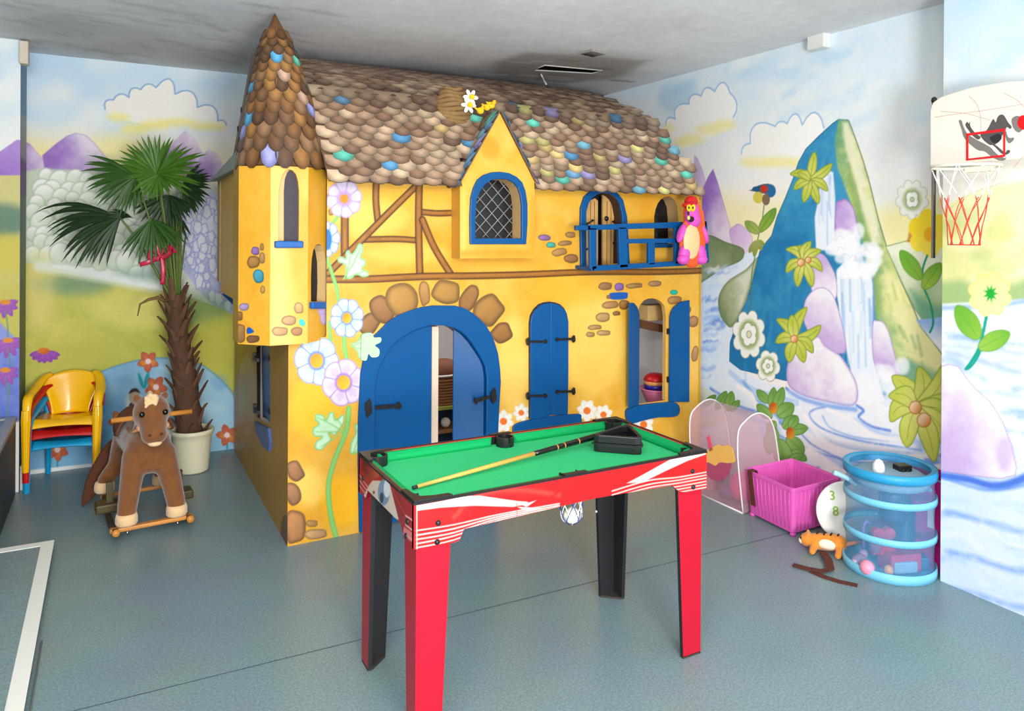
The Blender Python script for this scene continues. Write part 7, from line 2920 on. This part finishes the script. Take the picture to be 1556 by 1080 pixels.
def text_mesh(body, size, m_, parent, M4, name='numeral', depth=.002):
    cu = bpy.data.curves.new(name, 'FONT')
    cu.body = body
    cu.size = size
    cu.extrude = depth
    cu.align_x = 'CENTER'
    cu.align_y = 'CENTER'
    tmp = bpy.data.objects.new('tmp', cu)
    COL.objects.link(tmp)
    dg = bpy.context.evaluated_depsgraph_get()
    me = bpy.data.meshes.new_from_object(tmp.evaluated_get(dg))
    bpy.data.objects.remove(tmp)
    off_ = wloc(parent)
    me.transform(Matrix.Translation(-off_) @ M4)
    me.materials.clear()
    return link_mesh(name, me, m_, parent)


for ch_t, dx, dz, cl in (('3', -.062, .072, (150, 196, 60)), ('8', -.05, .0, (150, 196, 220))):
    M4 = Matrix.Translation(V(dc.x, dc.y, .150)) @ R_ @ Matrix.Translation(V(dx, dz, .016))
    text_mesh(ch_t, .062, mat('numeral_%d' % cl[0], cl, .4), disc, M4)

# ---------------------------------------------------------------- soft tiger toy and brown strap on the floor
tg = fl(1256, 838)
tiger = thing('tiger_toy', 'small orange and cream tiger soft toy lying on the floor', 'soft toy', (tg.x, tg.y, 0), -.9)
TOR = mat('tiger_orange', (226, 136, 44), .95, var=.35, scale=40, sheen=.3)
TCR = mat('tiger_cream', (240, 226, 204), .95, var=.06)
TBK = mat('tiger_brown', (62, 36, 22), .9)
b = MB()
b.capsule((-.045, 0, .042), (.05, 0, .050), .038, .040)
b.ell((-.085, -.005, .045), (.034, .032, .032))
for x, y in ((-.05, -.04), (.06, -.045), (-.055, .035), (.07, .03)):
    b.capsule((x, y * .6, .035), (x - .012, y - .02 * (1 if y > 0 else 1.6), .018), .020, .015)
for y in (-.02, .02):
    b.ell((-.082, y, .075), (.008, .011, .011))
bd = loc_build(b, 'body', TOR, tiger)
remesh(bd, .006, 4)
b = MB()
b.ell((.005, -.022, .045), (.052, .024, .026))
b.ell((-.108, -.006, .038), (.016, .018, .014))
loc_build(b, 'belly', TCR, tiger)
for k, x in enumerate((-.04, -.01, .02, .05)):
    b = MB()
    pts = [V(x + .004 * math.sin(a * 2), .041 * math.sin(a) * 1.02, .046 + .041 * math.cos(a)) for a in [math.radians(t) for t in range(-20, 111, 13)]]
    b.tube(pts, .0045, n=6)
    loc_build(b, 'stripe', TBK, tiger)
b = MB()
b.tube([V(.085, 0, .05), V(.12, .02, .055), V(.145, .05, .05), V(.15, .08, .035)], [.010, .009, .008, .007], n=8)
loc_build(b, 'tail', TOR, tiger)
for y in (-.014, .014):
    b = MB()
    b.ell((-.112, y - .004, .054), (.005, .005, .006))
    loc_build(b, 'eye', mat('glass_eye', (12, 8, 6), .08), tiger)

b = MB()


def ribbon(b, pts, w, lift):
    """flat strap along pixel points on the floor"""
    q = [fl(p[0], p[1]) + V(0, 0, lift[i]) for i, p in enumerate(pts)]
    vs = []
    for i, p in enumerate(q):
        t = (q[min(i + 1, len(q) - 1)] - q[max(i - 1, 0)])
        t.z = 0
        t.normalize()
        n_ = V(-t.y, t.x, 0)
        vs += [p + n_ * w / 2, p - n_ * w / 2]
    b.add(vs, [(2 * i, 2 * i + 1, 2 * i + 3, 2 * i + 2) for i in range(len(q) - 1)])


ribbon(b, [(1205, 860), (1228, 866), (1250, 870), (1262, 868), (1258, 856), (1250, 842)], .036, [.006, .005, .006, .012, .02, .012])
ribbon(b, [(1232, 868), (1250, 876), (1275, 884), (1303, 890)], .034, [.004, .003, .003, .003])
o = b.build('strap', BST, None)
sl = o.modifiers.new('thick', 'SOLIDIFY')
sl.thickness = .0025
sl.offset = 1
tag(o, 'long brown strap lying folded on the floor by the tiger toy', 'strap')

# ---------------------------------------------------------------- basketball hoop
BX = 3.06
hp0 = fx(1418, 392, BX + .012)
hoop_t = thing('basketball_hoop', 'white basketball backboard with rim and red net on a black pole', 'basketball hoop', (BX, hp0.y, hp0.z))
top = fx(1417, 152, BX)
b = MB()
b.tube([V(BX + .012, hp0.y, hp0.z), V(BX + .012, hp0.y, top.z)], .0085, n=14)
b.build('pole', mat('black_tube', (28, 24, 24), .3), hoop_t)
b = MB()
for dy_ in (-.0025, .0025):
    b.tube([V(BX + .0035, hp0.y + dy_, hp0.z), V(BX + .0035, hp0.y + dy_, top.z - .26)], .0012, n=5)
b.build('pole_glint', mat('pole_highlight', (150, 130, 116), .4), hoop_t)  # pale lines laid on the pole as a painted highlight
b = MB()
b.ell((BX + .012, hp0.y, top.z), (.012, .012, .015), 16, 10)
b.build('pole_cap', mat('black_tube', (28, 24, 24), .3), hoop_t)
b = MB()
b.tube([V(BX + .01, hp0.y, hp0.z + .5), V(PIER_X + .002, PIER_Y - .03, hp0.z + .5)], .008, n=8)
b.build('wall_bracket', mat('black_tube', (28, 24, 24), .3), hoop_t)
bp_px = [(1413, 252), (1413, 168), (1417, 156), (1428, 148), (1445, 142), (1475, 133), (1515, 124), (1556, 118)]
B3 = [fx(p[0], p[1], BX - .024) for p in bp_px]
yc_ = fx(1502, 220, BX - .024).y
zt_ = B3[-1].z
left_half = [p for p in B3 if p.y > yc_ - .03]
q = left_half + [V(p.x, 2 * yc_ - p.y, p.z) for p in left_half[::-1]]
for p in q:
    p.z = min(p.z, zt_)
q[0].z = q[-1].z = fx(1413, 252, BX - .024).z
b = MB()
b.prism(q, (.012, 0, 0))
brd = bevel(b.build('backboard', mat('cream_board', (226, 218, 205), .35, var=.02), hoop_t), .004)


def W_(px, py, dx=0.0):
    return fx(px, py, BX - .0245 - dx)


def decal(nm, pts, cl, lay, smooth=True):
    b = MB()
    P_ = catmull(pts, n=4) if smooth else pts
    b.prism([W_(p[0], p[1], .0002 * lay) for p in P_], (-.0004, 0, 0))
    b.build(nm, mat('print_%d_%d_%d' % cl, cl, .4, var=.05), brd)


def line(nm, pts, w, cl, lay):
    b = MB()
    b.tube([W_(p[0], p[1], .0002 * lay) for p in catmull(pts, closed=False, n=6)], w, n=4)
    b.build(nm, mat('print_%d_%d_%d' % cl, cl, .4, var=.05), brd)


G1, G2, G3, LT = (122, 116, 112), (84, 78, 78), (44, 42, 44), (238, 232, 224)
for pts in ([(1471, 145), (1482, 155), (1489, 172), (1491, 198)], [(1420, 178), (1455, 173), (1500, 167), (1556, 158)], [(1430, 169), (1470, 173), (1505, 183)], [(1525, 141), (1545, 152), (1556, 163)], [(1540, 255), (1548, 245), (1556, 236)]):
    line('printed_arc', pts, .0006, (196, 120, 112), 0)
decal('printed_player', [(1457, 184), (1461, 183), (1464, 192), (1470, 203), (1480, 210), (1495, 218), (1505, 224), (1514, 232), (1526, 240), (1529, 238), (1527, 243), (1519, 244), (1508, 239), (1496, 230), (1486, 228), (1474, 219), (1465, 209), (1461, 196)], G1, 1)
decal('printed_arm', [(1467, 190), (1470, 185), (1472, 188), (1474, 185), (1474, 190), (1477, 196), (1483, 203), (1490, 208), (1486, 212), (1478, 206), (1472, 198)], G2, 2)
decal('printed_jersey', [(1490, 204), (1500, 197), (1509, 181), (1513, 186), (1516, 178), (1521, 174), (1526, 176), (1532, 186), (1537, 192), (1535, 196), (1530, 193), (1527, 200), (1521, 208), (1512, 220), (1504, 220), (1494, 212)], G2, 2)
decal('printed_shorts', [(1505, 208), (1518, 203), (1522, 210), (1514, 218), (1506, 214)], G3, 3)
decal('printed_shoulder', [(1537, 182), (1545, 176), (1554, 180), (1556, 192), (1549, 201), (1541, 196)], G1, 2)
decal('printed_leg', [(1527, 198), (1534, 206), (1541, 210), (1537, 216), (1532, 217), (1528, 208)], G1, 2)
decal('printed_band', [(1530, 198), (1537, 196), (1542, 203), (1538, 209), (1532, 208)], LT, 4)
decal('printed_leg', [(1512, 220), (1520, 226), (1527, 232), (1531, 228), (1535, 229), (1533, 233), (1526, 235), (1514, 228), (1506, 222)], G2, 3)
decal('printed_band', [(1505, 222), (1509, 221), (1520, 232), (1524, 237), (1518, 236), (1510, 229)], LT, 4)
decal('printed_ball', [(1556 + 9 * math.cos(2 * PI * k / 14) - 1, 186 + 11 * math.sin(2 * PI * k / 14)) for k in range(14)], (214, 20, 24), 5)
b = MB()
b.ring([W_(*p, .002) for p in ((1468, 203), (1527.5, 195), (1527.5, 238), (1468, 244))], [W_(*p, .002) for p in ((1471.5, 206), (1524.5, 199.5), (1524.5, 235), (1471.5, 241))], (-.0006, 0, 0))
b.build('target_square', mat('target_red', (214, 24, 34), .4), brd)
# rim and net
rc_ = fx(1467, 253, 2.925)
rr_ = .118
b = MB()
pts = [V(rc_.x + rr_ * math.cos(2 * PI * k / 40), rc_.y + rr_ * math.sin(2 * PI * k / 40), rc_.z) for k in range(41)]
b.tube(pts, .0055, n=8)
b.box((BX - .036, rc_.y, rc_.z - .006), (.035, .10, .02))
rim_o = b.build('rim', mat('cream_plastic_rim', (230, 222, 200), .4), hoop_t)
NW, NR = mat('net_thread_white', (232, 228, 222), .7), mat('net_thread_red', (206, 62, 40), .7)
zb_ = fx(1467, 372, 2.925).z
Hn = rc_.z - zb_


def net_pt(a, t):
    r_ = rr_ * (1 - .62 * t ** .8) if t < .75 else rr_ * (.50 - .04 * (t - .75) / .25)
    sway = .018 * t
    return V(rc_.x + r_ * math.cos(a) - sway * .3, rc_.y + r_ * math.sin(a), rc_.z - Hn * t)


for nm, t0, t1, m_ in (('net_upper', 0, .40, NW), ('net_lower', .36, 1.0, NR)):
    b = MB()
    for k in range(9):
        for sg in (1, -1):
            pts = []
            for i in range(9):
                t = t0 + (t1 - t0) * i / 8
                pts.append(net_pt(2 * PI * k / 9 + sg * t * 1.5 + .05 * math.sin(9 * t + k), t))
            b.tube(pts, .0018, n=5)
    if t1 == 1.0:
        b.tube([net_pt(2 * PI * k / 20, 1.0) for k in range(21)], .0018, n=5)
    b.build(nm, m_, rim_o)

# ---------------------------------------------------------------- toy figure hanging on the balcony
TYF = BY - .040


def T(px, py, d=0.0):
    return fy(px, py, TYF - d)


tp = T(1055, 400)
toy = thing('hanging_bear', 'pink and orange toy bear in a red cap hung on the balcony rail', 'toy figure', (tp.x, TYF, tp.z))
PK = mat('toy_magenta', (222, 84, 190), .5, var=.08)
OR = mat('toy_flame', (244, 96, 40), .5, var=.08)
sc_ = (T(1078, 350) - T(1033, 350)).length / 45
b = MB()


def tel(b, px, py, rx_, ry_, d=0.0, th=.03, rot=0.0):
    b.ell(T(1052 + (px - 1055) * .92, py, d), (rx_ * sc_ * .92, th, ry_ * sc_), 18, 12, R=Matrix.Rotation(rot, 3, 'Y'))


tel(b, 1055, 367, 21, 31, .012, .040)
tel(b, 1055, 326, 14, 20, 0, .034)
b.capsule(T(1045, 320), T(1042, 346), .022, .016)
b.capsule(T(1064, 322), T(1068, 346), .02, .016)
bo = b.build('body', OR, toy)
remesh(bo, .007, 4)
b = MB()
tel(b, 1055, 328, 11, 16, .025, .03)
tel(b, 1058, 334, 10, 9, .04, .03)
for px, py, r_ in ((1039, 352, .4), (1072, 354, -.4)):
    tel(b, px - (2 if px < 1055 else -2), py + 2, 4.5, 12, .02, .03, r_)
po = b.build('head', PK, toy)
remesh(po, .006, 3)
for px in (1042, 1068):
    b = MB()
    tel(b, px, 385, 8, 13, .025, .034, .25 if px < 1055 else -.25)
    tel(b, px + (-2 if px < 1055 else 2), 394, 8, 6, .035, .034)
    b.build('leg', PK, toy)
b = MB()
tel(b, 1054, 367, 13.5, 20, .045, .016)
b.build('belly', mat('toy_sand', (244, 200, 146), .5), toy)
b = MB()
tel(b, 1053, 307, 9.5, 7.5, .01, .034, -.3)
tel(b, 1049, 310, 10, 3, .03, .03, -.25)
b.build('cap', mat('toy_cap_red', (206, 22, 26), .5), toy)
for px in (1049.5, 1056):
    b = MB()
    tel(b, px, 315.5, 3.6, 4.6, .050, .012)
    e_ = b.build('eye', mat('toy_yellow', (240, 210, 30), .4), toy)
    b = MB()
    tel(b, px, 315.5, 1.1, 1.6, .062, .004)
    b.build('pupil', BLACK, e_)
b = MB()
tel(b, 1048.5, 324, 1.6, 2.2, .066, .008)
b.build('nose', mat('toy_dark', (50, 20, 40), .4), toy)
b = MB()
tel(b, 1053, 333, 5, 3.4, .066, .008, -.2)
b.build('mouth', mat('toy_dark', (50, 20, 40), .4), toy)
b = MB()
tel(b, 1049, 331, 2.2, 2.4, .072, .006)
b.build('tooth', mat('toy_tooth', (230, 220, 110), .4), toy)

# ---------------------------------------------------------------- nest with flowers on the roof
nq = fy(690, 170, 3.68)
nest = thing('straw_nest', 'brown straw nest on the roof beside the dormer gable', 'nest', (nq.x, nq.y, nq.z))
b = MB()
for k in range(11):
    z = -.10 + .022 * k
    r_ = .098 * math.sqrt(max(.05, 1 - (z / .135) ** 2))
    pts = [V(nq.x + r_ * math.cos(a), nq.y + .02 + r_ * .75 * math.sin(a), nq.z + z + .006 * math.sin(3 * a + k)) for a in [2 * PI * i / 28 for i in range(29)]]
    b.tube(pts, .014, n=7)
b.build('straw_coil', mat('straw', (140, 108, 66), .85, var=.35, scale=40), nest)
b = MB()
b.ell(nq + V(.01, .0, -.02), (.075, .055, .09), 18, 12)
b.build('hollow', mat('straw_dark', (150, 106, 56), .9, var=.3), nest)
for px, py in ((715, 148), (712, 160)):
    p = fy(px, py, 3.60)
    fw = thing('daffodil', 'white daffodil with yellow heart %s the nest' % ('above' if py < 150 else 'in front of'), 'flower', p, 0, 'daffodils at the roof nest')
    for k in range(6):
        a = 2 * PI * k / 6
        b = MB()
        b.ell(p + V(.026 * math.cos(a), -.002, .026 * math.sin(a)), (.020, .004, .011), 12, 8, R=Matrix.Rotation(-a, 3, 'Y'))
        b.build('petal', mat('petal_white', (244, 240, 228), .6), fw)
    b = MB()
    R4 = Matrix.Rotation(PI / 2, 4, 'X')
    b.lathe([(.001, 0), (.008, .002), (.012, .018), (.015, .022), (.010, .020), (.001, .006)], (0, 0, 0), 16)
    b.v = [R4 @ q_ + p for q_ in b.v]
    b.build('trumpet', mat('daffodil_yellow', (246, 196, 20), .6), fw)
for i, (px, py) in enumerate(((730, 168), (740, 163), (747, 160))):
    p = fy(px, py, 3.52)
    b = MB()
    b.ell((0, 0, 0), (.020, .016, .018), 14, 10)
    b.ell((.014, -.006, .018), (.012, .012, .012), 12, 8)
    b.capsule((-.014, .0, .004), (-.032, .004, .014), .008, .003, n=8)
    ck = thing('toy_chick', ['yellow toy chick nearest the white daffodils', 'middle yellow toy chick on the dormer ridge', 'yellow toy chick at the tip of the dormer ridge'][i], 'toy chick', p, rnd.uniform(-.4, .4), 'yellow toy chicks on the dormer ridge')
    b.build('body', mat('chick_yellow', (244, 190, 20), .7), ck, world=False)
    b = MB()
    b.tube([V(.014, -.017, .018), V(.014, -.026, .015)], [.004, .0008], n=6)
    b.build('beak', mat('beak_orange', (226, 120, 30), .5), ck, world=False)

# ---------------------------------------------------------------- things seen inside the playhouse
sx_ = fy(678, 600, 4.15)
shelf = thing('toy_shelf', 'small wooden shelf unit seen through the gap of the blue doors', 'shelf', (sx_.x, 4.2, 0))
WD = mat('shelf_wood', (150, 108, 66), .5, var=.2, scale=10)
b = MB()
z1, z2 = fy(678, 617, 4.15).z, fy(678, 652, 4.15).z
for x in (-.26, .26):
    b.box((sx_.x + x, 4.2, .26), (.02, .2, .52))
b.build('side_panel', WD, shelf)
for z in (z1, z2):
    b = MB()
    b.box((sx_.x, 4.2, z), (.50, .2, .018))
    b.build('shelf_board', mat('shelf_lime', (150, 160, 70), .5) if z == z1 else WD, shelf)
b = MB()
b.box((sx_.x, 4.29, .26), (.50, .012, .5))
b.build('back_panel', mat('shelf_blue', (30, 60, 100), .5), shelf)
bk = thing('wicker_basket', 'brown wicker basket with a domed lid inside the playhouse', 'basket', (sx_.x, 4.2, z1 + .01))
zb2, zt2 = z1 + .01, fy(678, 575, 4.15).z
b = MB()
for k in range(9):
    z = zb2 + .008 + (zt2 - zb2) * k / 9
    b.tube([V(sx_.x + (.10 + .02 * k / 9) * math.cos(a), 4.2 + .075 * math.sin(a), z) for a in [2 * PI * i / 24 for i in range(25)]], .010, n=6)
WK = mat('wicker', (132, 84, 48), .7, var=.3, scale=60)
b.build('basket_body', WK, bk)
b = MB()
b.ell((sx_.x, 4.2, zt2 + .03), (.12, .08, .085), 20, 12)
b.build('lid', mat('wicker_lid', (110, 62, 36), .7, var=.3, scale=60), bk)
b = MB()
b.tube([V(sx_.x + .118 * math.cos(a), 4.2 + .078 * math.sin(a), zt2 + .02) for a in [2 * PI * i / 24 for i in range(25)]], .007, n=6)
b.build('rim', mat('net_thread_white', (232, 228, 222), .7), bk)
pz = fy(678, 640, 4.15)
b = MB()
b.ell((0, 0, 0), .03, 16, 12)
o = b.build('toy_ball', mat('toy_white', (242, 242, 240), .3), None)
o.location = (pz.x, 4.16, z2 + .04)
tag(o, 'little white ball on the lower shelf inside the playhouse', 'ball')

# seen through the open window
wy = 3.86
tub_c = fy(1000, 604, wy)
tub = thing('pink_tub', 'pink plastic toy tub behind the open playhouse window', 'tub', (tub_c.x, wy, 0))
b = MB()
zt3 = fy(990, 590, wy).z
b.lathe([(.001, zt3 - .11), (.10, zt3 - .11), (.13, zt3 - .09), (.17, zt3 - .005), (.178, zt3), (.168, zt3 + .002), (.12, zt3 - .08), (.001, zt3 - .095)], (tub_c.x + .05, wy, 0), 36, sy=.8)
b.build('bowl', mat('tub_pink', (236, 130, 170), .35), tub)
b = MB()
b.lathe([(.06, 0), (.05, .02), (.05, zt3 - .12), (.09, zt3 - .108)], (tub_c.x + .05, wy, 0), 24)
b.build('stand', mat('tub_pink', (236, 130, 170), .35), tub)
dl_ = fy(996, 581, wy)
dol = thing('toy_barrel', 'round red topped toy sitting in the pink tub', 'toy', (dl_.x, wy, zt3 - .05))
rq = .074
for nm, z0, z1_, r0, r1, cl in (('base', -.075, -.04, .060, .072, (130, 70, 36)), ('blue_side', -.04, -.008, .072, .076, (36, 30, 130)), ('sand_band', -.008, .016, .077, .074, (214, 150, 86)), ('red_cap', .016, .03, .076, .066, (190, 20, 26))):
    b = MB()
    if nm == 'red_cap':
        b.lathe([(.001, .016), (.078, .016), (.078, .026), (.066, .046), (.04, .06), (.001, .064)], (dl_.x, wy, dl_.z), 28)
    else:
        b.lathe([(.001, z0), (r0, z0), (r1, z1_), (.001, z1_)], (dl_.x, wy, dl_.z), 28)
    b.build(nm, mat('barrel_%s' % nm, cl, .35), dol)
sp0 = fy(969, 502, 3.85)
shf = thing('wall_plank', 'brown plank shelf inside above the open playhouse window', 'shelf', (sp0.x, 3.85, sp0.z))
b = MB()
a0_, a1_ = fy(962, 496, 3.85), fy(1016, 507, 3.85)
b.hexa([a0_ + V(0, -.09, 0), a1_ + V(0, -.09, 0), a1_ + V(0, .1, 0), a0_ + V(0, .1, 0)], [a0_ + V(0, -.09, .05), a1_ + V(0, -.09, .05), a1_ + V(0, .1, .05), a0_ + V(0, .1, .05)])
b.build('plank', mat('plank_brown', (96, 60, 40), .5, var=.2), shf)
bx_c = fy(992, 474, 3.85)
b = MB()
b.box((0, 0, 0), (.16, .10, .10))
o = bevel(b.build('cardboard_box', mat('box_tan', (206, 172, 112), .6), None), .003)
o.location = (bx_c.x, 3.85, bx_c.z)
tag(o, 'tan box on the plank shelf inside the playhouse', 'box')
# ================================================================== light
def area(name, loc, target, sx, sy, power, col=(1, 1, 1)):
    L = bpy.data.lights.new(name, 'AREA')
    L.shape = 'RECTANGLE'
    L.size, L.size_y = sx, sy
    L.energy = power
    L.color = col
    o = bpy.data.objects.new(name, L)
    COL.objects.link(o)
    o.location = loc
    o.rotation_euler = (Vector(target) - Vector(loc)).to_track_quat('-Z', 'Y').to_euler()
    return o


area('rear_fill', (.3, -3.3, 2.3), (1.8, 4.0, 1.2), 3.2, 1.8, 150, (1, .985, .96))  # unseen fill added behind the camera; no window is known there
area('bounce_key', (-.35, .1, 2.5), (1.9, 3.0, .8), 1.3, 1.0, 105, (1, .98, .95))  # unseen key added near the camera, standing in for flash bounced off the ceiling
area('playhouse_fill', (2.0, 4.1, 1.2), (2.0, 4.1, 0), 1.2, .3, 7, (1, .97, .94))  # fill added inside the playhouse to brighten its interior, not a real lamp
area('ceiling_fill', (.5, -1.2, 1.0), (.9, 2.6, 2.55), .8, .8, 165, (.98, .99, 1))  # unseen upward fill, added to brighten the ceiling
w = bpy.data.worlds.new('world')
scene.world = w
w.use_nodes = True
w.node_tree.nodes['Background'].inputs['Color'].default_value = (1, .985, .97, 1)
w.node_tree.nodes['Background'].inputs['Strength'].default_value = 1.35
vs_ = scene.view_settings
vs_.view_transform = 'Standard'
vs_.look = 'None'
vs_.gamma = 1
vs_.use_curve_mapping = False
vs_.exposure = -0.24
